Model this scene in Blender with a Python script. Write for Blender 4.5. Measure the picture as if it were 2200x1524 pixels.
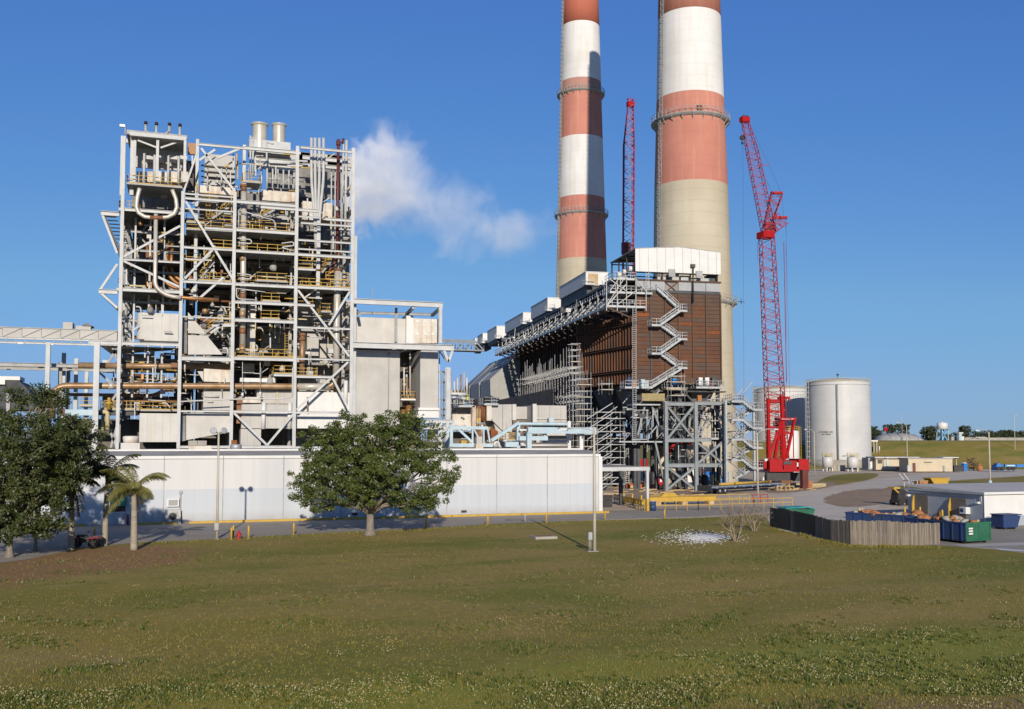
import bpy, bmesh, math, random
import numpy as np
from mathutils import Vector, Matrix
R = math.radians
sc = bpy.context.scene
for o in list(bpy.data.objects): bpy.data.objects.remove(o)

# ------------------------------------------------------------------ camera
YAW, F_PX, CX, CY, HOR, CAMZ = R(18.5), 2100.0, 1100.0, 830.0, 948.0, 8.0
PITCH = math.atan((HOR - CY) / F_PX)
cam_d = bpy.data.cameras.new('camera'); cam = bpy.data.objects.new('camera', cam_d)
sc.collection.objects.link(cam); sc.camera = cam
cam_d.sensor_width = 36; cam_d.lens = 36 * F_PX / 2200
cam_d.shift_y = (CY - 762) / 2200
cam_d.clip_start = 0.5; cam_d.clip_end = 12000
cam.location = (0, 0, CAMZ); cam.rotation_euler = (R(90) + PITCH, 0, -YAW)

# ------------------------------------------------------------------ light
SUN_EL, SUN_AZ = R(17.3), R(10.4)          # light travels towards azimuth 10.4 deg east of +Y
w = bpy.data.worlds.new('World'); sc.world = w; w.use_nodes = True
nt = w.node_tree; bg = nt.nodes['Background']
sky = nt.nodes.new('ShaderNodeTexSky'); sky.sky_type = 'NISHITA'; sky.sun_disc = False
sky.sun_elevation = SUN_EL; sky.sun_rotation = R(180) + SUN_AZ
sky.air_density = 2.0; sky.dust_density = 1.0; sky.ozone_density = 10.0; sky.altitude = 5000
# sky tone curve: bright horizon band held back, unseen brightest sky raised for fill light
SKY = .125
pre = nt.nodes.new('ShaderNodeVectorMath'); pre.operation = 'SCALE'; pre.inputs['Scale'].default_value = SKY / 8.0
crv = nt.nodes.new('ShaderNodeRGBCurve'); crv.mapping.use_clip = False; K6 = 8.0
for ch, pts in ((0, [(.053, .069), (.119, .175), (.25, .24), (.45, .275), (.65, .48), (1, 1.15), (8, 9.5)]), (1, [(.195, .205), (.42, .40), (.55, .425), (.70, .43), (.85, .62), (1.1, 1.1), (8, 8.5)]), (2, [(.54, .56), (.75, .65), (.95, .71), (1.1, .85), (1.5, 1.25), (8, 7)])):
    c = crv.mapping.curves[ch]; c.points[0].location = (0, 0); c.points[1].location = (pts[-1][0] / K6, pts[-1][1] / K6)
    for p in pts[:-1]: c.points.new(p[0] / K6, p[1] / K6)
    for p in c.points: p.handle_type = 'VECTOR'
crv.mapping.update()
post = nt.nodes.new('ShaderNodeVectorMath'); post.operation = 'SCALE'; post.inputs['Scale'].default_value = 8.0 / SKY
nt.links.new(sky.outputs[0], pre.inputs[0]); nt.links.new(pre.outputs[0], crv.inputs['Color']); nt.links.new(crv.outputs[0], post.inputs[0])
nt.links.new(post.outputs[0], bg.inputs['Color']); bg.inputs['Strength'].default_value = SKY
sun_d = bpy.data.lights.new('sun', 'SUN'); sun = bpy.data.objects.new('sun', sun_d)
sc.collection.objects.link(sun); sun_d.energy = 5.0; sun_d.angle = R(0.53); sun_d.color = (1.0, 0.90, 0.76)
SDIR = Vector((math.sin(SUN_AZ) * math.cos(SUN_EL), math.cos(SUN_AZ) * math.cos(SUN_EL), -math.sin(SUN_EL)))
sun.rotation_euler = SDIR.to_track_quat('-Z', 'Y').to_euler(); sun.location = (-20, -60, 60)
sc.view_settings.view_transform = 'Standard'; sc.view_settings.look = 'None'
sc.view_settings.exposure = 0.0; sc.view_settings.gamma = 1.0; sc.view_settings.use_curve_mapping = False
sc.cycles.max_bounces = 6; sc.cycles.transparent_max_bounces = 12; sc.cycles.volume_bounces = 5
sc.cycles.volume_step_rate = 1.0

# ------------------------------------------------------------------ where a picture point lies in the place
_f = Vector((math.sin(YAW) * math.cos(PITCH), math.cos(YAW) * math.cos(PITCH), math.sin(PITCH)))
_r = Vector((math.cos(YAW), -math.sin(YAW), 0)); _u = _r.cross(_f)
EYE = Vector((0, 0, CAMZ))
def ray(x, y): return _f + _r * ((x - CX) / F_PX) - _u * ((y - CY) / F_PX)
def atY(x, y, Y): d = ray(x, y); return EYE + d * (Y / d.y)
def atX(x, y, X): d = ray(x, y); return EYE + d * (X / d.x)
def atZ(x, y, z=0.0): d = ray(x, y); return EYE + d * ((z - CAMZ) / d.z)
_fh = Vector((math.sin(YAW), math.cos(YAW), 0))
def atD(x, y, D): d = ray(x, y); return EYE + d * (D / d.dot(_fh))
def depth(p): return Vector(p).dot(_fh)

rnd = random.Random(7)

# ------------------------------------------------------------------ materials
def nodes_of(m):
    m.use_nodes = True; return m.node_tree, m.node_tree.nodes, m.node_tree.links
MATS = {}
KEEP = ('faded brick', 'dusty dark red', 'strong brick', 'white chimney', 'chimney conc')
def mk(name, c, c2=None, scale=1.0, rough=.6, metal=0.0, streak=0.0, streakc=None, bump=0.0, spec=.3, stretch=(1, 1, 1), detail=5, lo=.35, hi=.65, fine=0):
    """painted / weathered surface: colour c mottled with c2, optional vertical streaks"""
    if name in MATS: return MATS[name]
    m = bpy.data.materials.new(name); t, N, L = nodes_of(m)
    b = N['Principled BSDF']; b.inputs['Roughness'].default_value = rough; b.inputs['Metallic'].default_value = metal
    b.inputs['Specular IOR Level'].default_value = spec
    c2 = c2 or tuple(v * .82 for v in c)
    if max(c) > .35 and not name.startswith(KEEP): c = tuple(v * .8 for v in c); c2 = tuple(v * .8 for v in c2)      # weathered paint reflects less than fresh
    tc = N.new('ShaderNodeTexCoord')
    mp = N.new('ShaderNodeMapping'); mp.inputs['Scale'].default_value = stretch; L.new(tc.outputs['Object'], mp.inputs[0])
    n = N.new('ShaderNodeTexNoise'); n.inputs['Scale'].default_value = scale; n.inputs['Detail'].default_value = detail
    n.inputs['Roughness'].default_value = .62
    L.new(mp.outputs[0], n.inputs['Vector'])
    mr = N.new('ShaderNodeMapRange'); mr.inputs['From Min'].default_value = lo; mr.inputs['From Max'].default_value = hi
    L.new(n.outputs[0], mr.inputs['Value'])
    mx = N.new('ShaderNodeMix'); mx.data_type = 'RGBA'; mx.inputs['A'].default_value = (*c, 1); mx.inputs['B'].default_value = (*c2, 1)
    L.new(mr.outputs[0], mx.inputs['Factor']); out = mx.outputs['Result']
    if streak:
        mp2 = N.new('ShaderNodeMapping'); mp2.inputs['Scale'].default_value = (1, 1, .06); L.new(tc.outputs['Object'], mp2.inputs[0])
        n2 = N.new('ShaderNodeTexNoise'); n2.inputs['Scale'].default_value = 1.1; n2.inputs['Detail'].default_value = 7; L.new(mp2.outputs[0], n2.inputs['Vector'])
        r2 = N.new('ShaderNodeMapRange'); r2.inputs['From Min'].default_value = .5; r2.inputs['From Max'].default_value = .78; r2.inputs['To Max'].default_value = streak
        L.new(n2.outputs[0], r2.inputs['Value'])
        mx2 = N.new('ShaderNodeMix'); mx2.data_type = 'RGBA'; L.new(out, mx2.inputs['A']); mx2.inputs['B'].default_value = (*(streakc or (.2, .12, .06)), 1)
        L.new(r2.outputs[0], mx2.inputs['Factor']); out = mx2.outputs['Result']
    L.new(out, b.inputs['Base Color'])
    if bump:
        nb = N.new('ShaderNodeTexNoise'); nb.inputs['Scale'].default_value = scale * 4; nb.inputs['Detail'].default_value = 6; L.new(tc.outputs['Object'], nb.inputs['Vector'])
        bp = N.new('ShaderNodeBump'); bp.inputs['Strength'].default_value = bump; bp.inputs['Distance'].default_value = .05
        L.new(nb.outputs[0], bp.inputs['Height']); L.new(bp.outputs[0], b.inputs['Normal'])
    MATS[name] = m; return m

# ------------------------------------------------------------------ mesh collecting
COL = sc.collection
LOCAL = set()          # things whose parts are built round their own origin
class MB:
    def __init__(s): s.v = []; s.f = []; s.sm = []
    def add(s, vs, fs, smooth=False):
        k = len(s.v); s.v += [tuple(p) for p in vs]; s.f += [tuple(i + k for i in q) for q in fs]; s.sm += [smooth] * len(fs); return s
    def box(s, a, b):
        x0, x1 = sorted((a[0], b[0])); y0, y1 = sorted((a[1], b[1])); z0, z1 = sorted((a[2], b[2]))
        return s.add([(x0,y0,z0),(x1,y0,z0),(x1,y1,z0),(x0,y1,z0),(x0,y0,z1),(x1,y0,z1),(x1,y1,z1),(x0,y1,z1)],
              [(0,3,2,1),(4,5,6,7),(0,1,5,4),(1,2,6,5),(2,3,7,6),(3,0,4,7)])
    def frame(s, a, b, up=None):
        a = Vector(a); b = Vector(b); d = (b - a).normalized()
        up = Vector(up) if up else (Vector((0, 0, 1)) if abs(d.z) < .95 else Vector((0, 1, 0)))
        sx = d.cross(up).normalized(); sy = sx.cross(d).normalized(); return a, b, sx, sy
    def bar(s, a, b, w, h=None, up=None):
        h = h or w; a, b, x, y = s.frame(a, b, up); x = x * w / 2; y = y * h / 2
        P = [a - x - y, a + x - y, a + x + y, a - x + y, b - x - y, b + x - y, b + x + y, b - x + y]
        return s.add(P, [(0,1,2,3),(7,6,5,4),(0,4,5,1),(1,5,6,2),(2,6,7,3),(3,7,4,0)])
    def ibeam(s, a, b, w, h, tf=None, up=None):
        """I section: flanges w wide, h high"""
        tf = tf or h * .09; a, b, x, y = s.frame(a, b, up)
        tw = w * .16 / 2; W = w / 2; H = h / 2
        pr = [(-W,-H),(W,-H),(W,-H+tf),(tw,-H+tf),(tw,H-tf),(W,H-tf),(W,H),(-W,H),(-W,H-tf),(-tw,H-tf),(-tw,-H+tf),(-W,-H+tf)]
        P = [a + x * p + y * q for p, q in pr] + [b + x * p + y * q for p, q in pr]
        F = [(i, i + 12, (i + 1) % 12 + 12, (i + 1) % 12) for i in range(12)]
        F += [(0,1,2,11),(2,3,10,11),(3,4,9,10),(4,5,8,9),(5,6,7,8)]
        F += [tuple(12 + i for i in reversed(q)) for q in F[12:17]]
        return s.add(P, F)
    def tube(s, pts, r, n=10, cap=True, r2=None):
        pts = [Vector(p) for p in pts]; m = len(pts); ring = []
        up = None
        for i, p in enumerate(pts):
            d = (pts[min(i + 1, m - 1)] - pts[max(i - 1, 0)]).normalized()
            if up is None: up = Vector((0, 0, 1)) if abs(d.z) < .9 else Vector((0, 1, 0))
            x = d.cross(up).normalized(); y = x.cross(d).normalized(); up = y
            rr = r if r2 is None else r + (r2 - r) * i / (m - 1)
            ring += [p + (x * math.cos(2 * math.pi * k / n) + y * math.sin(2 * math.pi * k / n)) * rr for k in range(n)]
        F = [(i * n + k, i * n + (k + 1) % n, (i + 1) * n + (k + 1) % n, (i + 1) * n + k) for i in range(m - 1) for k in range(n)]
        s.add(ring, F, True)
        if cap:
            k = len(s.v) - len(ring); s.f += [tuple(k + i for i in range(n))[::-1], tuple(k + (m - 1) * n + i for i in range(n))]; s.sm += [False, False]
        return s
    def lathe(s, prof, c=(0, 0, 0), n=32, smooth=True, cap=True):
        """profile of (r, z) turned round the vertical through c"""
        P = [(c[0] + r * math.cos(2 * math.pi * k / n), c[1] + r * math.sin(2 * math.pi * k / n), c[2] + z) for r, z in prof for k in range(n)]
        m = len(prof)
        s.add(P, [(i * n + k, i * n + (k + 1) % n, (i + 1) * n + (k + 1) % n, (i + 1) * n + k) for i in range(m - 1) for k in range(n)], smooth)
        if cap:
            k = len(s.v) - len(P)
            s.f += [tuple(k + i for i in range(n))[::-1], tuple(k + (m - 1) * n + i for i in range(n))]; s.sm += [False, False]
        return s
    def prism(s, poly, vec):
        """closed flat polygon swept along vec"""
        P = [Vector(p) for p in poly]; vec = Vector(vec); n = len(P)
        return s.add(P + [p + vec for p in P], [tuple(range(n))[::-1], tuple(range(n, 2 * n))] + [(i, (i + 1) % n, (i + 1) % n + n, i + n) for i in range(n)])
    def quad(s, a, b, c, d): return s.add([a, b, c, d], [(0, 1, 2, 3)])
    def build(s, name, mat, parent=None):
        me = bpy.data.meshes.new(name); me.from_pydata(s.v, [], s.f); me.polygons.foreach_set('use_smooth', s.sm)
        if mat: me.materials.append(mat)
        bm = bmesh.new(); bm.from_mesh(me); bmesh.ops.recalc_face_normals(bm, faces=bm.faces); bm.to_mesh(me); bm.free()
        return link(name, me, parent)
    def raw(s, name, mat, parent=None):
        me = bpy.data.meshes.new(name); me.from_pydata(s.v, [], s.f)
        if mat: me.materials.append(mat)
        return link(name, me, parent)
def link(name, me, parent=None):
    o = bpy.data.objects.new(name, me); COL.objects.link(o)
    if parent:
        o.parent = parent
        if parent.type == 'EMPTY' and parent.name not in LOCAL: o.location = -Vector(parent.location)
    return o
def tag(o, label, cat, group=None):
    o['label'] = label; o['category'] = cat
    if group: o['group'] = group
    return o
def thing(name, label, cat, loc=(0, 0, 0), group=None):
    o = bpy.data.objects.new(name, None); COL.objects.link(o); o.location = loc; o.empty_display_size = .2
    return tag(o, label, cat, group)
def lthing(name, label, cat, group=None):     # parts built round the origin, moved afterwards
    o = thing(name, label, cat, (0, 0, 0), group); LOCAL.add(o.name); return o
def struct(o, kind='structure'): o['kind'] = kind; return o
def dup(root, loc, rotz=0.0, label=None, scale=None):
    r = root.copy(); COL.objects.link(r); r.location = loc; r.rotation_euler = (0, 0, rotz)
    if label: r['label'] = label
    if scale: r.scale = (scale,) * 3
    for ch in root.children:
        c = ch.copy(); COL.objects.link(c); c.parent = r
        for g in ch.children:
            e = g.copy(); COL.objects.link(e); e.parent = c
    return r
def place(root, loc, rotz=0.0):
    root.location = loc; root.rotation_euler = (0, 0, rotz); return root
def arc(a, c, b, n=6):
    """points of a bend from a to b round the corner c (quadratic)"""
    a, b, c = Vector(a), Vector(b), Vector(c)
    return [a * (1 - t) ** 2 + c * 2 * t * (1 - t) + b * t * t for t in [i / n for i in range(n + 1)]]
def pipe_pts(pts, rad):
    """polyline with rounded corners"""
    pts = [Vector(p) for p in pts]; out = [pts[0]]
    for i in range(1, len(pts) - 1):
        p = pts[i]; a = (pts[i - 1] - p); b = (pts[i + 1] - p)
        k = min(rad, a.length * .49, b.length * .49)
        out += arc(p + a.normalized() * k, p, p + b.normalized() * k)
    return out + [pts[-1]]
def text_mesh(body, size, mat, parent, name='lettering', font_depth=.004):
    c = bpy.data.curves.new(name, 'FONT'); c.body = body; c.size = size; c.extrude = font_depth; c.align_x = 'CENTER'; c.align_y = 'CENTER'
    tmp = bpy.data.objects.new('tmp', c); COL.objects.link(tmp)
    dg = bpy.context.evaluated_depsgraph_get(); me = bpy.data.meshes.new_from_object(tmp.evaluated_get(dg)); me.name = name
    bpy.data.objects.remove(tmp); bpy.data.curves.remove(c); me.materials.clear(); me.materials.append(mat)
    return link(name, me, parent)

# ------------------------------------------------------------------ palette
M_steel   = mk('pale grey painted steel', (.60, .61, .61), (.50, .51, .51), .7, .55, streak=.22, streakc=(.30, .25, .2))
M_steel2  = mk('weathered grey steel', (.44, .45, .45), (.33, .33, .32), .9, .6, streak=.35, streakc=(.2, .13, .08))
M_white   = mk('chalky white cladding', (.66, .645, .61), (.56, .54, .50), .35, .7, streak=.35, streakc=(.42, .33, .22))
M_clad    = mk('grey beige cladding', (.56, .545, .515), (.47, .455, .43), .3, .7, streak=.3, streakc=(.38, .31, .23))
M_cladst  = mk('rust stained casing', (.72, .69, .62), (.50, .36, .22), .6, .75, streak=.8, streakc=(.33, .15, .05), lo=.45, hi=.8)
M_dark    = mk('dark lagging with interior shade', (.10, .095, .09), (.17, .14, .11), .5, .85)  # lagging colour kept dark to stand for the shade inside the frames
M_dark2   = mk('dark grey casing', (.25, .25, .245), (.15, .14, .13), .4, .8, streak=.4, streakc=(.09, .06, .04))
M_yellow  = mk('safety yellow paint', (.60, .385, .055), (.48, .30, .055), 2.0, .55)
M_paley   = mk('faded cream yellow paint', (.66, .56, .30), (.52, .43, .24), 1.0, .6)
M_pipe    = mk('tan lagged pipe', (.46, .33, .20), (.30, .17, .08), .5, .42, metal=.25, streak=.5, streakc=(.2, .09, .04))
M_pipeb   = mk('rust brown pipe', (.26, .13, .065), (.14, .06, .03), .8, .55, metal=.1)
M_chrome  = mk('bright metal lagging', (.66, .63, .57), (.54, .49, .41), .6, .4, metal=.22)
M_copper  = mk('copper coloured lagging', (.50, .27, .11), (.33, .15, .06), .7, .4, metal=.45)
M_oxide   = mk('oxide red pipe', (.13, .035, .03), (.09, .03, .025), 1, .5)
M_rust    = mk('raw rusted plate', (.085, .043, .028), (.145, .06, .028), .25, .85, streak=.5, streakc=(.05, .035, .03), bump=.2)
M_rust2   = mk('dark rusted plate with flank shade', (.075, .054, .045), (.105, .06, .04), .4, .85, streak=.5, streakc=(.15, .06, .022), bump=.2)  # dark rust; the collector's flank has its shade in this colour
M_rust3   = mk('orange rusted plate', (.23, .075, .022), (.13, .048, .022), .5, .85, bump=.2)
M_galv    = mk('galvanised steel', (.50, .52, .53), (.38, .40, .41), 1.5, .45, metal=.35)
M_scaf    = mk('scaffold tube', (.50, .50, .49), (.36, .36, .35), 2, .5, metal=.3)
M_plank   = mk('scaffold timber', (.60, .44, .24), (.42, .29, .15), 1.5, .8)
M_grey    = mk('blue grey structural steel', (.235, .26, .275), (.18, .20, .215), .8, .55, streak=.2, streakc=(.15, .12, .1))
M_dgrey   = mk('dark grey steel', (.07, .075, .08), (.045, .047, .05), .8, .6)
M_blue    = mk('pale blue painted steel', (.52, .66, .72), (.42, .55, .62), .8, .55, streak=.3, streakc=(.5, .45, .4))
M_red     = mk('crane red paint', (.46, .014, .018), (.36, .012, .016), .8, .55, spec=.1)
M_redmag  = mk('crane boom red paint', (.40, .055, .085), (.30, .04, .06), .8, .5, spec=.1)
M_black   = mk('black rubber', (.018, .018, .018), (.03, .03, .03), 3, .7)
M_blackst = mk('black steel', (.025, .025, .028), (.045, .04, .04), 1.5, .55)
M_concr   = mk('concrete', (.42, .40, .35), (.33, .31, .27), .8, .9, bump=.15)
M_shade   = mk('blue grey paint and wall shade', (.40, .45, .50), (.33, .37, .41), .6, .7, streak=.25, streakc=(.28, .3, .32))  # band paint; on the service building's side wall it is painted shade
M_whitep  = mk('white paint', (.78, .78, .76), (.70, .70, .68), .5, .55, streak=.2, streakc=(.5, .5, .5))
M_green   = mk('dark green paint', (.03, .13, .075), (.02, .09, .05), 1, .45)
M_navy    = mk('navy blue paint', (.02, .045, .14), (.03, .05, .10), 1, .5)
M_brightb = mk('bright blue plastic', (.03, .22, .62), (.03, .18, .52), 1, .45)
M_cream   = mk('cream trailer siding', (.66, .56, .40), (.58, .49, .35), .5, .7)
M_tank    = mk('silver grey tank plate', (.64, .64, .63), (.56, .56, .55), .15, .42, streak=.12, streakc=(.42, .42, .42))
M_wire    = mk('wire rope', (.05, .05, .055), (.04, .04, .04), 1, .5)
M_cardb   = mk('orange brown packing', (.48, .21, .08), (.36, .15, .06), 1.2, .8)
# ================================================================== ground, roads
def sheet(name, pts, z, mat, px=True, kind='structure', smooth=False, ragged=0):
    P = [atZ(x, y, 0) for x, y in pts] if px else [Vector((x, y, 0)) for x, y in pts]
    if smooth:                                             # rounded outline
        Q = []; n = len(P)
        for i in range(n):
            a, b, c, d = P[i - 1], P[i], P[(i + 1) % n], P[(i + 2) % n]
            k = 5 if (c - b).length < 60 else 1
            for j in range(k):
                t = j / k; Q.append(.5 * ((2 * b) + (c - a) * t + (2 * a - 5 * b + 4 * c - d) * t * t + (3 * b - 3 * c + d - a) * t ** 3) if k > 1 else b)
        P = Q
    if ragged:
        rg = random.Random(len(name)); Q = []
        for a, b in zip(P, P[1:] + P[:1]):
            n = max(1, int((b - a).length / 1.2)); Q += [a.lerp(b, i / n) + Vector((rg.uniform(-1, 1), rg.uniform(-1, 1), 0)) * ragged for i in range(n)]
        P = Q
    bm = bmesh.new(); vs = [bm.verts.new((p.x, p.y, z)) for p in P]; f = bm.faces.new(vs)
    if f.normal.z < 0: f.normal_flip()
    bmesh.ops.triangulate(bm, faces=[f]); bmesh.ops.recalc_face_normals(bm, faces=bm.faces)
    for q in bm.faces:
        if q.normal.z < 0: q.normal_flip()
    me = bpy.data.meshes.new(name); bm.to_mesh(me); bm.free(); me.materials.append(mat)
    return struct(link(name, me), kind)
def ground_mat(name, cols, scales, rough=.95, bump=.35, bscale=14.0):
    """layered noise: cols = [base, second, third], scales likewise"""
    m = bpy.data.materials.new(name); t, N, L = nodes_of(m); b = N['Principled BSDF']
    b.inputs['Roughness'].default_value = rough; b.inputs['Specular IOR Level'].default_value = .12
    tc = N.new('ShaderNodeTexCoord'); out = None
    rgb = N.new('ShaderNodeRGB'); rgb.outputs[0].default_value = (*cols[0], 1); out = rgb.outputs[0]
    for i, (c, (s, lo, hi, amt)) in enumerate(zip(cols[1:], scales)):
        mp = N.new('ShaderNodeMapping'); mp.inputs['Location'].default_value = (i * 31.7, i * 17.1, 0); mp.inputs['Rotation'].default_value = (0, 0, R(-14)); mp.inputs['Scale'].default_value = (.45 if s < 2 else 1, 1, 1)
        L.new(tc.outputs['Object'], mp.inputs[0])
        n = N.new('ShaderNodeTexNoise'); n.inputs['Scale'].default_value = s; n.inputs['Detail'].default_value = 8; n.inputs['Roughness'].default_value = .68
        L.new(mp.outputs[0], n.inputs['Vector'])
        mr = N.new('ShaderNodeMapRange'); mr.inputs['From Min'].default_value = lo; mr.inputs['From Max'].default_value = hi; mr.inputs['To Max'].default_value = amt
        L.new(n.outputs[0], mr.inputs['Value'])
        mx = N.new('ShaderNodeMix'); mx.data_type = 'RGBA'; L.new(out, mx.inputs['A']); mx.inputs['B'].default_value = (*c, 1); L.new(mr.outputs[0], mx.inputs['Factor'])
        out = mx.outputs['Result']
    L.new(out, b.inputs['Base Color'])
    if bump:
        n = N.new('ShaderNodeTexNoise'); n.inputs['Scale'].default_value = bscale; n.inputs['Detail'].default_value = 8; n.inputs['Roughness'].default_value = .75; L.new(tc.outputs['Object'], n.inputs['Vector'])
        bp = N.new('ShaderNodeBump'); bp.inputs['Strength'].default_value = bump; bp.inputs['Distance'].default_value = .06
        L.new(n.outputs[0], bp.inputs['Height']); L.new(bp.outputs[0], b.inputs['Normal'])
    return m
G_grass = ground_mat('dry mown grass', [(.245, .198, .044), (.32, .232, .078), (.17, .172, .034), (.36, .27, .115), (.115, .095, .026)],
                     [(.07, .42, .58, .95), (.11, .47, .62, .95), (.35, .58, .70, .7), (2.4, .53, .72, .6)])
G_road = ground_mat('worn asphalt', [(.29, .26, .215), (.35, .315, .265), (.19, .17, .145)], [(.25, .4, .65, .9), (1.7, .55, .72, .6)], bump=.25, bscale=30)
G_yard = ground_mat('dusty yard ground', [(.54, .45, .34), (.40, .32, .235), (.60, .52, .42), (.27, .195, .14)], [(.10, .42, .6, .9), (.3, .5, .66, .8), (.8, .6, .72, .7)], bump=.25, bscale=10)
G_gravel = ground_mat('grey gravel road', [(.52, .46, .38), (.58, .52, .44), (.41, .355, .29)], [(.15, .42, .6, .8), (.9, .52, .7, .7)], bump=.2, bscale=20)
G_concrete = ground_mat('pale concrete', [(.45, .43, .39), (.38, .36, .32)], [(.4, .45, .62, .8)], bump=.15, bscale=10)
G_leaf = ground_mat('leaf litter', [(.17, .105, .055), (.12, .10, .045), (.22, .15, .09)], [(.5, .42, .6, .9), (1.8, .5, .68, .8)], bump=.6, bscale=14)
G_sand = ground_mat('spilled white sand', [(.72, .70, .66), (.60, .58, .53)], [(1.2, .45, .65, .8)], bump=.3, bscale=12)

# one sheet out to the horizon, gently uneven on the lawn
def lawn_z(x, y):
    D = math.hypot(x, y)
    if D > 78: return 0.0
    k = min(1, (78 - D) / 25.0)
    return k * (.05 * math.sin(x * .31 + y * .12) + .05 * math.sin(y * .42 - x * .09) + .03 * math.sin(x * .9 + 1.3) * math.sin(y * .8))
xs = list(np.arange(-60, 90.1, 1.5)); ys = list(np.arange(12, 84.1, 1.5))
xs = [-9000, -3000, -900, -300, -120] + xs + [130, 300, 900, 3000, 9000]; ys = [-400, -60, -10] + ys + [140, 300, 700, 1500, 4000, 11000]
gv = [(x, y, lawn_z(x, y)) for y in ys for x in xs]; nx = len(xs)
gm = bpy.data.meshes.new('ground'); gm.from_pydata(gv, [], [(j * nx + i, j * nx + i + 1, (j + 1) * nx + i + 1, (j + 1) * nx + i) for j in range(len(ys) - 1) for i in range(nx - 1)])

# leaf litter under the trees and a worn dirt track: real colours of the soil, stored per vertex
def in_poly(x, y, P):
    c = False; j = len(P) - 1
    for i in range(len(P)):
        if (P[i][1] > y) != (P[j][1] > y) and x < (P[j][0] - P[i][0]) * (y - P[i][1]) / (P[j][1] - P[i][1]) + P[i][0]: c = not c
        j = i
    return c
def ground_poly(px): return [(p.x, p.y) for p in (atZ(a, b) for a, b in px)]
LIT = ground_poly([(-400, 1500), (-150, 1260), (0, 1206), (90, 1196), (170, 1180), (300, 1170), (440, 1180), (420, 1205), (330, 1222), (150, 1236), (60, 1250), (0, 1262)])
TRK = ground_poly([(1250, 1560), (1600, 1524), (1850, 1508), (2060, 1494), (2300, 1482), (2700, 1480), (2700, 1700), (1200, 1700)])
CLV = ground_poly([(-100, 1500), (300, 1488), (700, 1475), (1200, 1430), (1700, 1375), (2100, 1345), (2300, 1330), (2400, 1480), (1900, 1495), (1500, 1520), (1100, 1600), (-200, 1640)])
def soft(x, y, P, k=1.6):
    return sum(in_poly(x + dx * k, y + dy * k, P) for dx in (-1, 0, 1) for dy in (-1, 0, 1)) / 9.0
at = gm.color_attributes.new('soil', 'FLOAT_COLOR', 'POINT')
at.data.foreach_set('color', [c for (x, y, z) in gv for c in ((soft(x, y, LIT), soft(x, y, TRK), soft(x, y, CLV), 1.0) if abs(x) < 200 and 0 < y < 120 else (0, 0, 0, 1))])
t_, N_, L_ = nodes_of(G_grass)
b_ = N_['Principled BSDF']; src = b_.inputs['Base Color'].links[0].from_socket
ca = N_.new('ShaderNodeVertexColor'); ca.layer_name = 'soil'; sp = N_.new('ShaderNodeSeparateColor'); L_.new(ca.outputs[0], sp.inputs[0])
nz = N_.new('ShaderNodeTexNoise'); nz.inputs['Scale'].default_value = .8; nz.inputs['Detail'].default_value = 8; nz.inputs['Roughness'].default_value = .7
tc_ = N_.new('ShaderNodeTexCoord'); L_.new(tc_.outputs['Object'], nz.inputs['Vector'])
for ch, col, amt in ((0, (.27, .155, .075), .95), (1, (.28, .19, .10), .9), (2, (.24, .245, .045), .85)):
    ad = N_.new('ShaderNodeMath'); ad.operation = 'ADD'; L_.new(sp.outputs[ch], ad.inputs[0]); L_.new(nz.outputs[0], ad.inputs[1])
    mr_ = N_.new('ShaderNodeMapRange'); mr_.inputs['From Min'].default_value = .78; mr_.inputs['From Max'].default_value = 1.25; mr_.inputs['To Max'].default_value = amt
    L_.new(ad.outputs[0], mr_.inputs['Value'])
    mx_ = N_.new('ShaderNodeMix'); mx_.data_type = 'RGBA'; L_.new(src, mx_.inputs['A']); mx_.inputs['B'].default_value = (*col, 1); L_.new(mr_.outputs[0], mx_.inputs['Factor'])
    src = mx_.outputs['Result']
L_.new(src, b_.inputs['Base Color'])
gm.materials.append(G_grass); gm.polygons.foreach_set('use_smooth', [True] * len(gm.polygons)); struct(link('ground', gm))

sheet('yard_ground', [(1180, 1121), (1290, 1118), (1500, 1113), (1640, 1106), (1660, 1128), (1760, 1158), (1860, 1172), (2020, 1172), (2130, 1180), (2300, 1200), (2700, 1300), (2700, 1000), (2300, 990), (1700, 992), (900, 1000), (500, 1030), (1000, 1100)], .004, G_yard)
sheet('asphalt_road', [(-500, 1290), (-60, 1218), (60, 1202), (170, 1178), (300, 1166), (420, 1161), (630, 1149), (800, 1142), (1045, 1127), (1290, 1117), (1500, 1110), (1660, 1101), (1700, 1088), (1500, 1092), (1300, 1098), (900, 1105), (340, 1120), (-300, 1140), (-900, 1180)], .008, G_road)
G_dirt = ground_mat('brown churned dirt', [(.34, .25, .175), (.26, .19, .13), (.43, .345, .26)], [(.3, .42, .6, .9), (1.4, .5, .68, .8)], bump=.4, bscale=6)
sheet('dirt_patch', [(1775, 1068), (1830, 1054), (1900, 1050), (1945, 1056), (1925, 1072), (1890, 1084), (1830, 1090), (1782, 1084)], .024, G_dirt, smooth=True, ragged=.35)
sheet('dirt_patch', [(1300, 1072), (1330, 1056), (1420, 1050), (1490, 1053), (1500, 1062), (1420, 1068), (1350, 1076)], .010, G_dirt, smooth=True, ragged=.3)
sheet('dirt_patch', [(1640, 1050), (1700, 1040), (1780, 1036), (1790, 1044), (1720, 1056), (1660, 1060)], .024, G_dirt, smooth=True, ragged=.3)
sheet('gravel_road', [(1655, 1126), (1660, 1085), (1700, 1062), (1790, 1047), (1890, 1030), (1990, 1018), (2090, 1011), (2300, 996), (2300, 1016), (2150, 1025), (2000, 1035), (1930, 1046), (1900, 1075), (1870, 1105), (1760, 1150)], .012, G_gravel, smooth=True)
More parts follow.
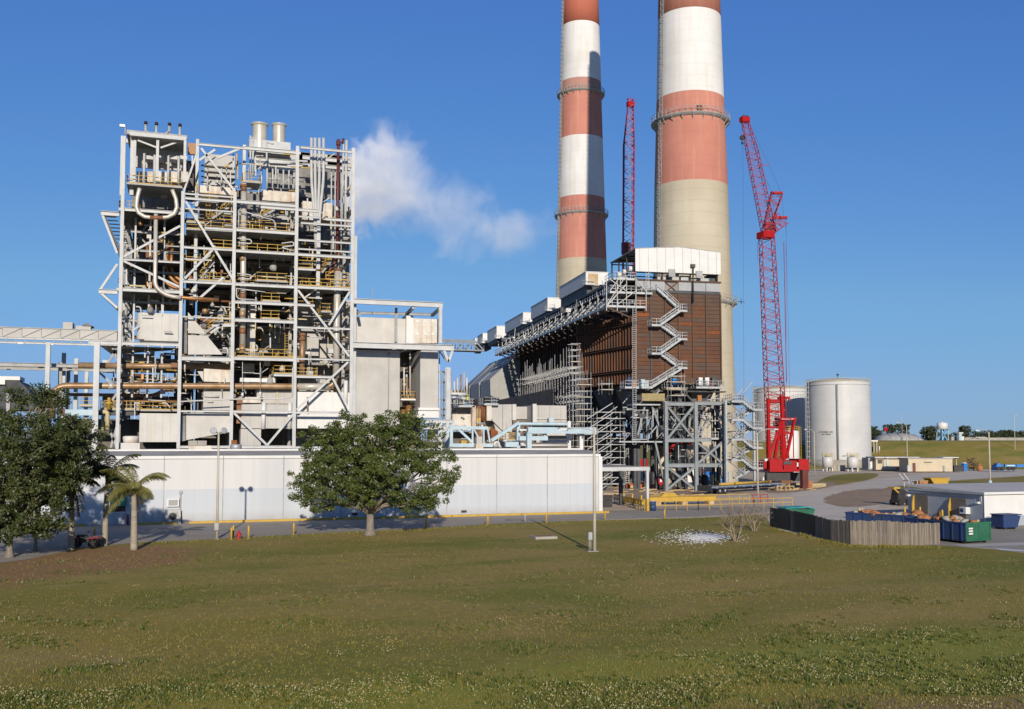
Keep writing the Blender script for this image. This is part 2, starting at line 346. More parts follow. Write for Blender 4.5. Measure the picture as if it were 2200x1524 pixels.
sheet('asphalt_apron', [(1980, 1171), (2010, 1120), (2100, 1128), (2300, 1120), (2500, 1170), (2300, 1200), (2130, 1178)], .016, G_road)
sheet('concrete_path', [(2045, 1171), (2200, 1166), (2400, 1165), (2400, 1170), (2200, 1172), (2080, 1176)], .022, G_concrete, smooth=False)
sheet('painted_stop_line', [(2130, 1178), (2200, 1183), (2205, 1186), (2150, 1183)], .026, M_whitep, smooth=False)
sheet('grass_verge', [(1900, 1050), (1935, 1046), (2010, 1036), (2160, 1026), (2350, 1015), (2500, 1040), (2300, 1062), (2050, 1045), (1960, 1052)], .020, G_grass, smooth=True)
sheet('grass_patch', [(1780, 1024), (1830, 1018), (1885, 1018), (1870, 1030), (1800, 1042), (1745, 1046)], .020, G_grass, smooth=True)
# ================================================================== long white building in front
WY, WZ, WX0, WX1 = 101.5, 6.55, -34.0, 44.5
def two_tone():
    m = bpy.data.materials.new('white over grey blue wall paint'); t, N, L = nodes_of(m); b = N['Principled BSDF']; b.inputs['Roughness'].default_value = .7
    b.inputs['Specular IOR Level'].default_value = .2
    tc = N.new('ShaderNodeTexCoord'); sx = N.new('ShaderNodeSeparateXYZ'); L.new(tc.outputs['Object'], sx.inputs[0])
    lt = N.new('ShaderNodeMath'); lt.operation = 'LESS_THAN'; lt.inputs[1].default_value = 3.28; L.new(sx.outputs['Z'], lt.inputs[0])
    mx = N.new('ShaderNodeMix'); mx.data_type = 'RGBA'; mx.inputs['A'].default_value = (.535, .53, .525, 1); mx.inputs['B'].default_value = (.445, .475, .51, 1); L.new(lt.outputs[0], mx.inputs['Factor'])
    out = mx.outputs['Result']
    for sc_, zs, lo, hi, amt, col in ((.35, .02, .44, .66, .38, (.37, .39, .42, 1)), (3.0, .03, .46, .72, .24, (.4, .4, .4, 1))):
        mp = N.new('ShaderNodeMapping'); mp.inputs['Scale'].default_value = (1, 1, zs); L.new(tc.outputs['Object'], mp.inputs[0])
        n = N.new('ShaderNodeTexNoise'); n.inputs['Scale'].default_value = sc_; n.inputs['Detail'].default_value = 6; L.new(mp.outputs[0], n.inputs['Vector'])
        r = N.new('ShaderNodeMapRange'); r.inputs['From Min'].default_value = lo; r.inputs['From Max'].default_value = hi; r.inputs['To Max'].default_value = amt; L.new(n.outputs[0], r.inputs['Value'])
        m2 = N.new('ShaderNodeMix'); m2.data_type = 'RGBA'; L.new(out, m2.inputs['A']); m2.inputs['B'].default_value = col; L.new(r.outputs[0], m2.inputs['Factor']); out = m2.outputs['Result']
    n = N.new('ShaderNodeTexNoise'); n.inputs['Scale'].default_value = 1.3; n.inputs['Detail'].default_value = 8; L.new(tc.outputs['Object'], n.inputs['Vector'])
    dz = N.new('ShaderNodeMapRange'); dz.inputs['From Min'].default_value = .1; dz.inputs['From Max'].default_value = 1.1; dz.inputs['To Min'].default_value = .75; dz.inputs['To Max'].default_value = 0; L.new(sx.outputs['Z'], dz.inputs['Value'])
    mu = N.new('ShaderNodeMath'); mu.operation = 'MULTIPLY'; L.new(n.outputs[0], mu.inputs[0]); L.new(dz.outputs[0], mu.inputs[1])
    m3 = N.new('ShaderNodeMix'); m3.data_type = 'RGBA'; L.new(out, m3.inputs['A']); m3.inputs['B'].default_value = (.25, .22, .18, 1); L.new(mu.outputs[0], m3.inputs['Factor']); out = m3.outputs['Result']      # mud splashed up the wall foot
    L.new(out, b.inputs['Base Color']); return m
M_two = two_tone()
M_roofg = mk('grey roof membrane', (.34, .33, .31), (.25, .24, .22), .4, .85, streak=.0)
wb = thing('long_building', 'long low white metal building with pale blue lower wall band', 'building', (5, WY, 0))
seams = [atY(x, 1060, WY).x for x in (352, 479, 609, 733, 850, 960, 1067, 1176, 1290)]
step = 7.1
edges = [WX0 + i * step for i in range(4)]; edges = [e for e in edges if e < seams[0] - 3] + seams
for a, b in zip(edges[:-1], edges[1:]):
    mb = MB().box((a + .05, WY, .0), (b - .05, WY + .12, WZ - .28))
    k = int((b - a) / .9)
    for i in range(1, k):                         # rolled ribs of the sheeting
        x = a + (b - a) * i / k; mb.box((x - .03, WY - .025, .05), (x + .03, WY + .01, WZ - .29))
    mb.build('wall_panel', M_two, wb)
MB().box((WX0, WY + .03, 0), (WX1 - .1, WY + .2, WZ - .3)).build('wall_backing', M_steel2, wb)
MB().box((WX1 - .14, WY + .16, 0), (WX1, 128, WZ - .1)).build('end_wall', M_two, wb)
MB().box((WX0, 127.9, 0), (WX1 - .2, 128.1, WZ)).build('rear_wall', M_two, wb)
MB().box((WX1 - .3, WY - .14, .0), (WX1 + .14, WY + .15, WZ - .28)).build('corner_trim', M_whitep, wb)
for a, b in zip(edges[:-1], edges[1:]):
    MB().box((a + .02, WY - .16, WZ - .28), (b - .02, WY + .3, WZ)).build('fascia', M_whitep, wb)
MB().add([(WX0, WY + .3, WZ - .03), (WX1, WY + .3, WZ - .03), (WX1, WY + 3.4, WZ + .42), (WX0, WY + 3.4, WZ + .42), (WX1, 128, WZ + .5), (WX0, 128, WZ + .5), (WX0, 128, WZ - .2), (WX1, 128, WZ - .2)],
   [(0, 1, 2, 3), (3, 2, 4, 5), (5, 4, 7, 6), (0, 6, 7, 1)]).build('roof', M_roofg, wb)
MB().box((WX0, WY + 3.4, WZ + .45), (WX1 - .8, WY + 3.75, WZ + .62)).build('roof_kerb', M_whitep, wb)
for x in (480, 735):
    p = atY(x, 1119, WY)
    MB().box((p.x + 13 - .3, WY - .05, .35), (p.x + 13 + .3, WY + .02, .6)).build('wall_vent', M_blackst, wb)
# window unit, hood, downpipe
p = atY(372, 1080, WY); aw = MB().box((p.x - .55, WY - .35, p.z - .38), (p.x + .55, WY, p.z + .38)).build('window_air_conditioner', M_whitep, wb)
g = MB()
for i in range(7): g.box((p.x - .42, WY - .37, p.z - .26 + i * .08), (p.x + .42, WY - .345, p.z - .22 + i * .08))
g.build('grille', M_dgrey, aw)
p = atY(388, 1060, WY); MB().tube([(p.x, WY - .12, 0.05), (p.x, WY - .12, p.z + .1)], .06, 8).box((p.x - .14, WY - .22, p.z - .02), (p.x + .14, WY - .02, p.z + .25)).build('downpipe', M_steel2, wb)
p0 = atY(238, 1057, WY); p1 = atY(272, 1086, WY)
win = MB().box((p0.x + .1, WY - .05, p1.z - .6), (p1.x - .1, WY + .02, p0.z)).build('window', M_blackst, wb)
MB().box((p0.x + .05, WY - .09, p1.z - .7), (p1.x - .05, WY + .01, p1.z - .6)).build('sill', M_whitep, win)
MB().add([(p0.x, WY - .02, p0.z), (p1.x, WY - .02, p0.z), (p1.x, WY - .95, p1.z), (p0.x, WY - .95, p1.z), (p1.x, WY - .02, p1.z), (p0.x, WY - .02, p1.z)],
  [(0, 1, 2, 3), (1, 4, 2), (0, 3, 5), (3, 2, 4, 5)]).build('awning', mk('green canvas', (.03, .17, .10), (.025, .13, .08), 2, .7), wb)
p0 = atY(108, 1080, WY); p1 = atY(134, 1106, WY)
MB().box((p0.x, WY - .05, p1.z), (p1.x, WY + .02, p0.z)).build('window', M_blackst, wb)

# things standing on the roof
RZ = WZ + .5
def roof_vent(px, Y, w_, h1, h2, label):
    p = atY(px, 955, Y); t = thing('roof_exhaust_fan', label, 'vent', (p.x, Y, RZ), 'exhaust vents on the white roof')
    MB().box((p.x - w_, Y - w_, RZ - .05), (p.x + w_, Y + w_, RZ + h1)).build('curb', M_white, t)
    MB().lathe([(w_ * .8, h1), (w_ * .86, h1 + h2 * .9), (w_ * .6, h1 + h2)], (p.x, Y, RZ), 20).build('fan_housing', M_cladst, t)
roof_vent(281, 112, .95, .75, .75, 'squat round tan exhaust fan on white roof beside the palms')
t = thing('roof_condenser', 'twin box condenser with rusty base on the white roof', 'condenser', (atY(424, 955, 112).x, 112, RZ))
c = atY(424, 955, 112).x
MB().box((c - .9, 111.4, RZ - .05), (c + 1.5, 112.6, RZ + .45)).build('base', M_cladst, t)
MB().box((c - .95, 111.3, RZ + .45), (c - .02, 112.7, RZ + 1.0)).build('cabinet', M_concr, t); MB().box((c + .02, 111.3, RZ + .45), (c + .95, 112.7, RZ + 1.0)).build('cabinet', M_concr, t)
t = thing('roof_exhaust_fan', 'small bright metal drum vent with orange cap on white roof', 'vent', (atY(507, 960, 112).x, 112, RZ), 'exhaust vents on the white roof'); c = atY(507, 960, 112).x
MB().lathe([(.62, -.05), (.62, .55), (.5, .62)], (c, 112, RZ), 18).build('drum', M_galv, t); MB().box((c - .5, 111.8, RZ + .62), (c + .1, 112.3, RZ + 1.05)).build('cap', M_rust3, t)
t = thing('roof_exhaust_fan', 'rust stained box vent on white roof below blue truss', 'vent', (atY(1028, 960, 112).x, 112, RZ), 'exhaust vents on the white roof'); c = atY(1028, 958, 112).x
MB().box((c - .45, 111.5, RZ - .05), (c + .45, 112.3, RZ + .6)).build('curb', M_cladst, t); MB().box((c - .35, 111.6, RZ + .6), (c + .35, 112.2, RZ + 1.5)).build('housing', M_clad, t)

# condenser standing at the wall, yellow kerbs, bollards, hydrant
p = atY(374, 1123, WY); t = thing('condenser_unit', 'cream heat pump condenser with round fan against the white wall', 'condenser', (p.x, WY - .6, 0))
MB().box((p.x - .6, WY - .75, .12), (p.x + .6, WY - .25, 1.35)).box((p.x - .65, WY - .8, 0), (p.x + .65, WY - .2, .12)).build('cabinet', M_clad, t)
fan = MB().lathe([(.36, 0), (.36, .04), (.30, .05), (.12, .05), (.12, .08), (.02, .09)], (0, 0, 0), 20).build('fan_grille', M_dgrey, t); fan.location = Vector((p.x - .12, WY - .75, .72)) - t.location; fan.rotation_euler = (R(90), 0, 0)
p = atY(388, 1115, WY); t = thing('gas_meter', 'small dark meter on the white wall beside the condenser', 'meter', (p.x, WY - .2, 0))
MB().box((p.x - .12, WY - .3, 0), (p.x + .12, WY - .05, .7)).build('case', M_navy, t); MB().tube([(p.x, WY - .18, .7), (p.x, WY - .18, 1.2)], .05, 8).build('pipe', M_dgrey, t)
kb = [(405, 1123), (640, 1117), (810, 1112), (960, 1108), (1110, 1105), (1300, 1101)]
lb = ['beside the condenser unit', 'behind the bare wall shadow', 'behind the oak trunk', 'just right of the oak crown', 'nearest the building corner']
for i, (a, b) in enumerate(zip(kb[:-1], kb[1:])):
    A = atZ(*a); B = atZ(*b); A.y = B.y = WY - 1.0
    tag(MB().box((A.x + .04, WY - 1.15, 0), (B.x - .04, WY - .85, .22)).build('yellow_kerb', M_yellow, None), 'long yellow kerb block along the white wall ' + lb[i], 'kerb', 'yellow kerbs along the white wall')
A = atZ(300, 1127); tag(MB().box((A.x - .8, WY - 1.2, 0), (A.x + 3.4, WY - .9, .2)).build('yellow_kerb', M_yellow, None), 'yellow kerb block along the white wall behind the queen palm', 'kerb', 'yellow kerbs along the white wall')
A = atZ(60, 1133); tag(MB().box((A.x - .5, WY - 1.2, 0), (A.x + 5.0, WY - .9, .2)).build('yellow_kerb', M_yellow, None), 'yellow kerb block in the shade of the big tree', 'kerb', 'yellow kerbs along the white wall')

BOL = []
def bollard(px, py, h, r, label, group='yellow bollards along the road edge'):
    p = atZ(px, py); t = thing('bollard', label, 'bollard', (p.x, p.y, 0), group)
    MB().lathe([(r, 0), (r, h - .05), (r * .7, h), (.01, h + .03)], (p.x, p.y, 0), 12).build('post', M_yellow, t)
    MB().lathe([(r * 1.5, 0), (r * 1.5, .04)], (p.x, p.y, 0), 12).build('footing', M_concr, t)
bollard(497, 1160, .98, .08, 'yellow bollard left of the red hydrant, nearer of the close pair')
bollard(501, 1157, 1.05, .08, 'yellow bollard left of the red hydrant, farther of the close pair')
bollard(534, 1158, 1.06, .09, 'yellow bollard just right of the red hydrant')
bollard(631, 1149, .98, .085, 'yellow bollard between the hydrant and the oak')
bollard(916, 1136, .95, .085, 'yellow bollard in the shade right of the oak trunk')
bollard(1048, 1129, .95, .085, 'yellow bollard at the grass edge above the concrete slab')
bollard(1174, 1124, .95, .085, 'yellow bollard at the grass edge left of the lawn lamp post')
bollard(1300, 1118, .95, .085, 'yellow bollard by the white building corner')
bollard(1428, 1115, .95, .085, 'yellow bollard before the yellow railed platform')
bollard(293, 1160, .9, .08, 'yellow bollard behind the queen palm trunk')
bollard(203, 1158, .95, .08, 'yellow bollard behind the quad bike')
p = atZ(513, 1159); t = thing('fire_hydrant', 'red fire hydrant between yellow bollards at the road edge', 'hydrant', (p.x, p.y, 0))
MH = mk('hydrant red', (.48, .03, .04), (.38, .025, .03), 3, .45)
MB().lathe([(.19, 0), (.19, .06), (.13, .08), (.13, .42), (.17, .44), (.17, .5), (.13, .52), (.12, .6), (.06, .68), (.04, .75), (.01, .76)], (p.x, p.y, 0), 16).build('barrel', MH, t)
for s in (-1, 1): MB().tube([(p.x, p.y, .38), (p.x + s * .24, p.y, .38)], .07, 10).build('outlet', MH, t)
MB().tube([(p.x, p.y, .34), (p.x, p.y - .26, .34)], .09, 10).build('outlet', MH, t)
p = atY(275, 1118, WY); t = thing('marker_post', 'thin red and white post against the white wall behind the palms', 'post', (p.x, WY - .5, 0))
MB().tube([(p.x, WY - .5, 0), (p.x, WY - .5, 1.0)], .1, 8).build('post', MH, t); MB().tube([(p.x, WY - .5, 1.0), (p.x, WY - .5, 1.25)], .102, 8).build('white_cap', M_whitep, t)
# ================================================================== boiler tower
BY = 140.0
bt = thing('boiler_tower', 'tall open grey steel boiler tower crowded with pipes and platforms', 'power plant', (8, 150, 0))
bt_mats = {}
def pbeam(a, b, Y, h=.5, w_=.45, mat=None, parent=None, name='beam', Y2=None):
    """I-beam between two picture points on the plane Y"""
    A = atY(*a, Y); B = atY(*b, Y if Y2 is None else Y2)
    if name == 'beam' and abs(A.z - B.z) < .02 * abs(A.x - B.x) + .3 and Y2 is None: A.z = B.z = (A.z + B.z) / 2
    return MB().ibeam(A, B, w_, h).build(name, mat or M_steel, parent or bt)
def pcol(px, y0, y1, Y, w_=.6, mat=None, parent=None, pyref=900):
    """vertical column seen at px (at height pyref) between picture rows"""
    x = atY(px, pyref, Y).x; z0 = atY(px, y0, Y).z; z1 = atY(px, y1, Y).z
    return MB().ibeam((x, Y, z0), (x, Y, z1), w_, w_, up=(0, 1, 0)).build('column', mat or M_steel, parent or bt)
def vcol(x, Y, z0, z1, w_=.6, mat=None, parent=None):
    return MB().ibeam((x, Y, z0), (x, Y, z1), w_, w_, up=(0, 1, 0)).build('column', mat or M_steel, parent or bt)
def rail_mesh(pts, h=1.07, gap=1.6, r=.032, close=False):
    mb = MB(); pts = [Vector(p) for p in pts]
    for a, b in zip(pts[:-1], pts[1:]):
        L = (b - a).length; k = max(1, round(L / gap))
        for zz in (h, h * .52): mb.bar(a + Vector((0, 0, zz)), b + Vector((0, 0, zz)), r * 2)
        mb.bar(a + Vector((0, 0, .06)), b + Vector((0, 0, .06)), .02, .12)
        for i in range(k + 1):
            p = a.lerp(b, i / k); mb.bar(p, p + Vector((0, 0, h)), r * 2.2)
    return mb
def railing(pts, mat, parent, h=1.07, gap=1.6, r=.032): return rail_mesh(pts, h, gap, r).build('railing', mat, parent)
def platform(x0, x1, Y0, Y1, z, mat, parent, rails='f', rmat=None, gap=1.5, th=.22):
    pl = MB().box((x0, Y0, z - th), (x1, Y1, z)).build('platform', mat, parent)
    e = .06
    if 'f' in rails: railing([(x0 + e, Y0 + e, z), (x1 - e, Y0 + e, z)], rmat or M_yellow, pl, gap=gap)
    if 'l' in rails: railing([(x0 + e, Y0 + e, z), (x0 + e, Y1, z)], rmat or M_yellow, pl, gap=gap)
    if 'r' in rails: railing([(x1 - e, Y0 + e, z), (x1 - e, Y1, z)], rmat or M_yellow, pl, gap=gap)
    return pl
def pipe(pts, r, mat, parent=None, bend=None, n=12, name='pipe'):
    return MB().tube(pipe_pts(pts, bend or r * 2.6), r, n).build(name, mat, parent or bt)
def ppipe(pp, Y, wpx, mat, parent=None, bend=None, name='pipe'):
    P = [atY(x, y, Y) for x, y in pp]; r = wpx / 2 * depth(P[0]) / F_PX
    return pipe(P, r, mat, parent, bend, name=name)
def clamp(px, py, Y, wpx, mat, parent, vertical=True):
    p = atY(px, py, Y); r = wpx / 2 * depth(p) / F_PX
    d = Vector((0, 0, .18)) if vertical else Vector((.18, 0, 0))
    MB().tube([p - d, p + d], r * 1.12, 12).build('pipe_clamp', mat, parent)
def panel(pp, Y, th, mat, parent=None, name='casing_panel'):
    """flat casing whose picture outline pp lies on the plane Y, th thick (backwards)"""
    return MB().prism([atY(x, y, Y) for x, y in pp], (0, th, 0)).build(name, mat, parent or bt)
def ribbed(pp, Y, th, mat, parent=None, step=.95, name='casing_panel'):
    x0 = atY(*pp[0], Y); x1 = atY(*pp[1], Y); z1 = x0.z; z0 = atY(*pp[2], Y).z
    n = max(2, round((x1.x - x0.x) / step)); p = None
    for i in range(n):
        a = x0.x + (x1.x - x0.x) * i / n; b = x0.x + (x1.x - x0.x) * (i + 1) / n
        p = MB().box((a + .006, Y + (.012 if i % 2 else 0), z0), (b - .006, Y + th, z1)).build(name, mat, parent or bt)
    return p

def pbox(x0, y0, x1, y1, Y0, Y1, mat, name, parent=None):
    a = atY(x0, y0, Y0); b = atY(x1, y1, Y0); return MB().box((a.x, Y0, b.z), (b.x, Y1, a.z)).build(name, mat, parent or bt)
XA, XE = atY(253, 720, BY).x, atY(754, 700, BY).x
XB, XC, XD = atY(384, 900, BY).x, atY(497, 900, BY).x, atY(632, 900, BY).x
# --- boiler body and inner walls, far back inside the frame, interior shade put into their dark colour
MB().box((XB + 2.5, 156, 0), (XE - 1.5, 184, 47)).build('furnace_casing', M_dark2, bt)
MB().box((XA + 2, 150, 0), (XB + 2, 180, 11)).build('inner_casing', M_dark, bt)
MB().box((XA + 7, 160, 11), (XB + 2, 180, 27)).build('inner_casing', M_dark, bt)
ribbed([(575, 320), (735, 332), (735, 430)], 151, .3, M_dark2, step=2.2)
pbox(286, 318, 400, 368, 145.2, 145.6, M_clad, 'casing_panel'); pbox(284, 400, 392, 452, 150, 151, M_dark2, 'casing_panel'); pbox(286, 458, 392, 668, 153, 154, M_dark2, 'casing_panel')
pbox(640, 640, 752, 962, 151.5, 152, M_clad, 'casing_panel'); pbox(690, 440, 750, 640, 152.5, 153, M_dark2, 'casing_panel')
for yy, x0_ in ((455, 256), (624, 252), (560, 266)): pbox(x0_, yy, 388, yy + 1.5, 140.6, 152.5, M_dgrey, 'floor_grating')
# --- front columns
for x, y0, y1 in ((253, 965, 292), (384, 968, 411), (497, 968, 412), (632, 968, 314), (754, 968, 318)):
    pcol(x, y0, y1, BY, .44)
for x, y1 in ((424, 300), (525, 312)): pcol(x, 640, y1, 143.5, .42, pyref=330)
pcol(762, 970, 508, 141.2, .42, pyref=700)
# --- inner columns receding along the depth
for Yc in (147, 155, 163, 172):
    for X_ in (XA, XB, XC, XD, XE):
        vcol(X_, Yc, 0, 44 if X_ > XA else 40, .4, M_steel2)
# --- front beams: (x0, y0, x1, y1, height m)
FB = [(507, 434, 641, 442, .62), (507, 494, 640, 502, .6), (507, 541, 756, 552, .5), (505, 611, 639, 617, .55), (639, 616, 756, 623, .55),
 (504, 650, 637, 654, .55), (637, 655, 676, 657, .45), (503, 688, 636, 692, .6), (636, 704, 755, 707, .35), (500, 769, 634, 774, .6), (634, 771, 752, 774, .3),
 (588, 806, 633, 807, .4), (633, 809, 712, 811, .45), (497, 884, 631, 886, .42), (631, 886, 752, 888, .4), (497, 960, 632, 961, .5), (632, 961, 752, 962, .4),
 (396, 418, 507, 423, .3), (396, 426, 507, 434, .45), (398, 449, 507, 455, .25), (440, 489, 507, 495, .4), (392, 531, 505, 538, .42), (396, 556, 455, 560, .25), (390, 605, 502, 610, .45),
 (388, 681, 500, 684, .25), (386, 768, 498, 774, .75), (384, 883, 496, 885, .3), (384, 960, 496, 961, .45),
 (255, 450, 392, 458, .55), (262, 558, 388, 564, .35), (250, 621, 386, 628, .62), (190, 736, 384, 741, .55), (640, 536, 757, 541, .3),
 (641, 466, 690, 468, .3), (425, 309, 525, 320, .45), (526, 316, 646, 331, .6), (646, 480, 757, 486, .35), (646, 318, 757, 326, .45),
 (560, 445, 685, 454, .5), (638, 577, 678, 581, .4), (640, 516, 757, 523, .35), (700, 470, 756, 476, .5)]
for x0, y0, x1, y1, h in FB: pbeam((x0, y0), (x1, y1), BY, h * .8, h * .6)
# the same floor lines again deeper in the frame
for yref, xr in ((434, (XB, XE)), (494, (XB, XE)), (541, (XB, XE)), (612, (XA, XE)), (650, (XC, XE)), (690, (XC, XE)), (770, (XA, XE)), (884, (XA, XE)), (558, (XA, XB)), (450, (XA, XB))):
    z = atY(505, yref, BY).z
    for Yb in (147.3, 154.8):
        MB().ibeam((xr[0], Yb, z), (xr[1], Yb, z), .4, .5).build('beam', M_steel2, bt)
    for X_ in (XA, XB, XC, XD, XE):
        if xr[0] - .1 <= X_ <= xr[1] + .1: MB().ibeam((X_, BY + .4, z), (X_, 172, z), .35, .45).build('beam', M_steel2, bt)
# --- braces
BR = [(263, 553, 387, 486), (263, 560, 385, 617), (399, 433, 500, 600), (397, 599, 458, 536), (432, 319, 505, 412), (395, 411, 424, 327), (640, 624, 750, 766), (752, 626, 706, 699),
      (748, 778, 637, 881), (714, 812, 746, 874), (503, 888, 572, 955), (629, 891, 567, 965), (430, 640, 480, 596), (455, 700, 500, 700), (452, 716, 477, 698), (428, 345, 462, 322), (466, 340, 520, 318)]
for x0, y0, x1, y1 in BR:
    MB().bar(atY(x0, y0, BY + .1), atY(x1, y1, BY + .1), .24, .3).build('brace', M_steel, bt)
for (x, z0, z1) in ((XA, 21, 33), (XA, 33, 21), (XA, 8, 21), (XA, 33, 42)):
    MB().bar((x, 147, z0), (x, 155, z1), .3).build('brace', M_steel2, bt); MB().bar((x, 155, z0), (x, 163, z1), .3).build('brace', M_steel2, bt)
# --- cantilevers on the outer end
for (a, b) in (((217, 457), (256, 462)), ((212, 624), (252, 630))): pbeam(a, b, BY, .6, .5)
for (a, b) in (((220, 462), (252, 545)), ((222, 462), (300, 640)), ((216, 622), (252, 568)), ((217, 630), (252, 662)), ((220, 632), (290, 700))):
    MB().bar(atY(*a, BY), atY(*b, BY if b[0] < 260 else BY + 7), .3).build('brace', M_steel if b[0] < 260 else M_steel2, bt)
st = MB()
for i in range(9):
    p = atY(222 + i * 4, 464 + i * 8, BY + 1 + i * .8); st.box((p.x, p.y, p.z - .06), (p.x + 1.6, p.y + .5, p.z))
st.build('stair_flight', M_galv, bt)
# --- platforms with yellow railings
def pplat(x0, x1, y, Y0, Y1, rails='f', mat=None, gap=1.5, rmat=None):
    a = atY(x0, y, Y0); b = atY(x1, y, Y0); return platform(a.x, b.x, Y0, Y1, a.z, mat or M_steel2, bt, rails, rmat, gap)
for a in ((508, 565, 490, 140.6, 150), (568, 640, 494, 140.6, 150), (508, 640, 537, 140.6, 152), (550, 618, 601, 140.8, 143), (508, 640, 609, 141.2, 153), (563, 603, 645, 140.7, 144),
          (562, 602, 683, 140.7, 144), (508, 637, 765, 140.7, 152), (588, 634, 802, 140.6, 150), (636, 684, 807, 140.6, 149), (640, 756, 613, 140.7, 150), (640, 674, 575, 140.7, 146), (640, 676, 655, 140.7, 146), (690, 712, 668, 141, 146),
          (400, 505, 490, 141, 150), (455, 505, 531, 140.8, 152), (400, 440, 475, 141, 147), (425, 500, 601, 141.5, 152), (480, 500, 695, 141.0, 150),
          (272, 392, 392, 139.4, 146), (255, 300, 447, 140.6, 152), (520, 560, 388, 141, 145), (300, 384, 826, 145, 152), (300, 384, 880, 143, 150), (600, 634, 768, 140.9, 148), (430, 470, 430, 142, 148), (384, 395, 519, 141, 146)):
    pplat(*a, rails='flr')
# long grating floors behind the beams
for y, xr in ((496, (XB, XE)), (543, (XB, XE)), (614, (XB, XE)), (652, (XC, XD)), (690, (XC, XD)), (772, (XA + 5, XE)), (886, (XA, XE))):
    z = atY(505, y, BY).z; MB().box((xr[0], 146, z - .1), (xr[1], 156, z)).build('floor_grating', M_dark, bt)
# --- stairs between floors (yellow rails)
def stair(a, b, wdt, mat, rmat, parent, Ydir=0):
    """flight of steps from a up to b"""
    a, b = Vector(a), Vector(b); n = max(4, int(abs(b.z - a.z) / .22)); mb = MB(); off = Vector((0, wdt, 0)) if not Ydir else Vector((wdt, 0, 0))
    for k in (0, 1): mb.bar(a + off * k, b + off * k, .07, .32)
    for i in range(n):
        p = a.lerp(b, (i + .5) / n); d = (b - a); d.z = 0; d = d.normalized() * .14
        q = p + off; mb.add([p - d, q - d, q + d, p + d], [(0, 1, 2, 3)])
    s = mb.build('stair_flight', mat, parent)
    for k in (0, 1):
        m2 = MB()
        for zz in (1.0, .52): m2.bar(a + off * k + Vector((0, 0, zz)), b + off * k + Vector((0, 0, zz)), .07)
        for i in range(5): p = a.lerp(b, i / 4) + off * k; m2.bar(p, p + Vector((0, 0, 1.0)), .07)
        m2.build('railing', rmat, s)
    return s
for a, b, Y in (((430, 598), (460, 562), 142.5), ((440, 715), (476, 690), 142), ((455, 470), (492, 445), 142.5), ((690, 588), (712, 560), 143), ((440, 556), (470, 535), 146), ((560, 468), (590, 450), 144), ((690, 650), (668, 625), 144)):
    stair(atY(*a, Y), atY(*b, Y), .8, M_steel2, M_yellow, bt)
# --- big pipes
ppipe([(112, 900), (112, 829), (716, 831), (722, 800), (726, 577)], 141.6, 14, M_pipe, bend=2.0)
p = ppipe([(722, 812), (723, 700), (726, 577)], 141.55, 14.6, M_chrome); clamp(726, 580, 141.55, 16, M_pipeb, p); clamp(723, 705, 141.55, 15, M_steel2, p); clamp(722, 780, 141.55, 15, M_steel2, p)
ppipe([(640, 831.2), (706, 831.2)], 141.58, 14.6, M_chrome)
ppipe([(233, 829.6), (245, 829.6)], 141.57, 14.8, M_chrome)
ppipe([(168, 785), (500, 789)], 143.0, 12.5, M_pipe)
ppipe([(150, 848), (330, 850), (352, 838), (372, 838)], 144.5, 7, M_pipeb, bend=2)
ppipe([(262, 862), (384, 862)], 145.5, 4, M_pipeb)
p = ppipe([(524, 393), (521, 760)], 141.5, 12.5, M_chrome); clamp(523, 400, 141.5, 14, M_pipeb, p)
for a, b, m_ in (((523.6, 398), (523.3, 412), M_pipeb), ((521.6, 548), (521.3, 562), M_pipe), ((521.4, 630), (521.2, 645), M_pipeb), ((521.2, 668), (521.1, 682), M_pipe), ((521, 705), (521, 718), M_pipeb), ((520.8, 740), (520.7, 760), M_pipe)): ppipe([a, b], 141.48, 13.2, m_)
p = ppipe([(650, 716), (648, 806)], 141.7, 12, M_pipe); clamp(650, 720, 141.7, 13.5, M_pipeb, p); clamp(649, 730, 141.7, 13.5, M_pipeb, p)
# U of bright lagging with the drop pipe
u = [(300, 405), (295, 425), (293, 445), (298, 458), (311, 466), (335, 469), (360, 467), (374, 460), (380, 446), (378, 428), (370, 408)]
P = [atY(x, y, 139.3) for x, y in u]; sm = []
for i in range(len(P) - 1): sm += [P[i].lerp(P[i + 1], k / 3) for k in range(3)]
MB().tube(sm + [P[-1]], .27, 12).build('pipe', M_chrome, bt)
MB().tube([atY(x, y, 139.25) for x, y in ((322, 468), (350, 468.5))], .285, 12).build('pipe_clamp', M_pipeb, bt)
ppipe([(335, 460), (333, 618), (360, 636), (389, 640)], 139.4, 8.6, M_chrome, bend=2.2)
ppipe([(331, 600), (331.5, 612), (345, 632), (389, 640), (470, 645)], 139.9, 8.2, M_copper, bend=2.0)
ppipe([(418, 645), (520, 648)], 145, 7, M_pipeb)
for a in ([(317, 520), (317, 612), (322, 665)], [(326, 530), (325, 620), (326, 668)], [(360, 524), (358, 582), (372, 604), (392, 615)], [(370, 524), (367, 578), (380, 598), (394, 606)], [(350, 600), (366, 616), (390, 622)]):
    ppipe(a, 146 if a[0][0] < 340 else 144, 7.5, M_copper, bend=2.5)
ppipe([(430, 690), (470, 690)], 144, 12, M_pipeb)
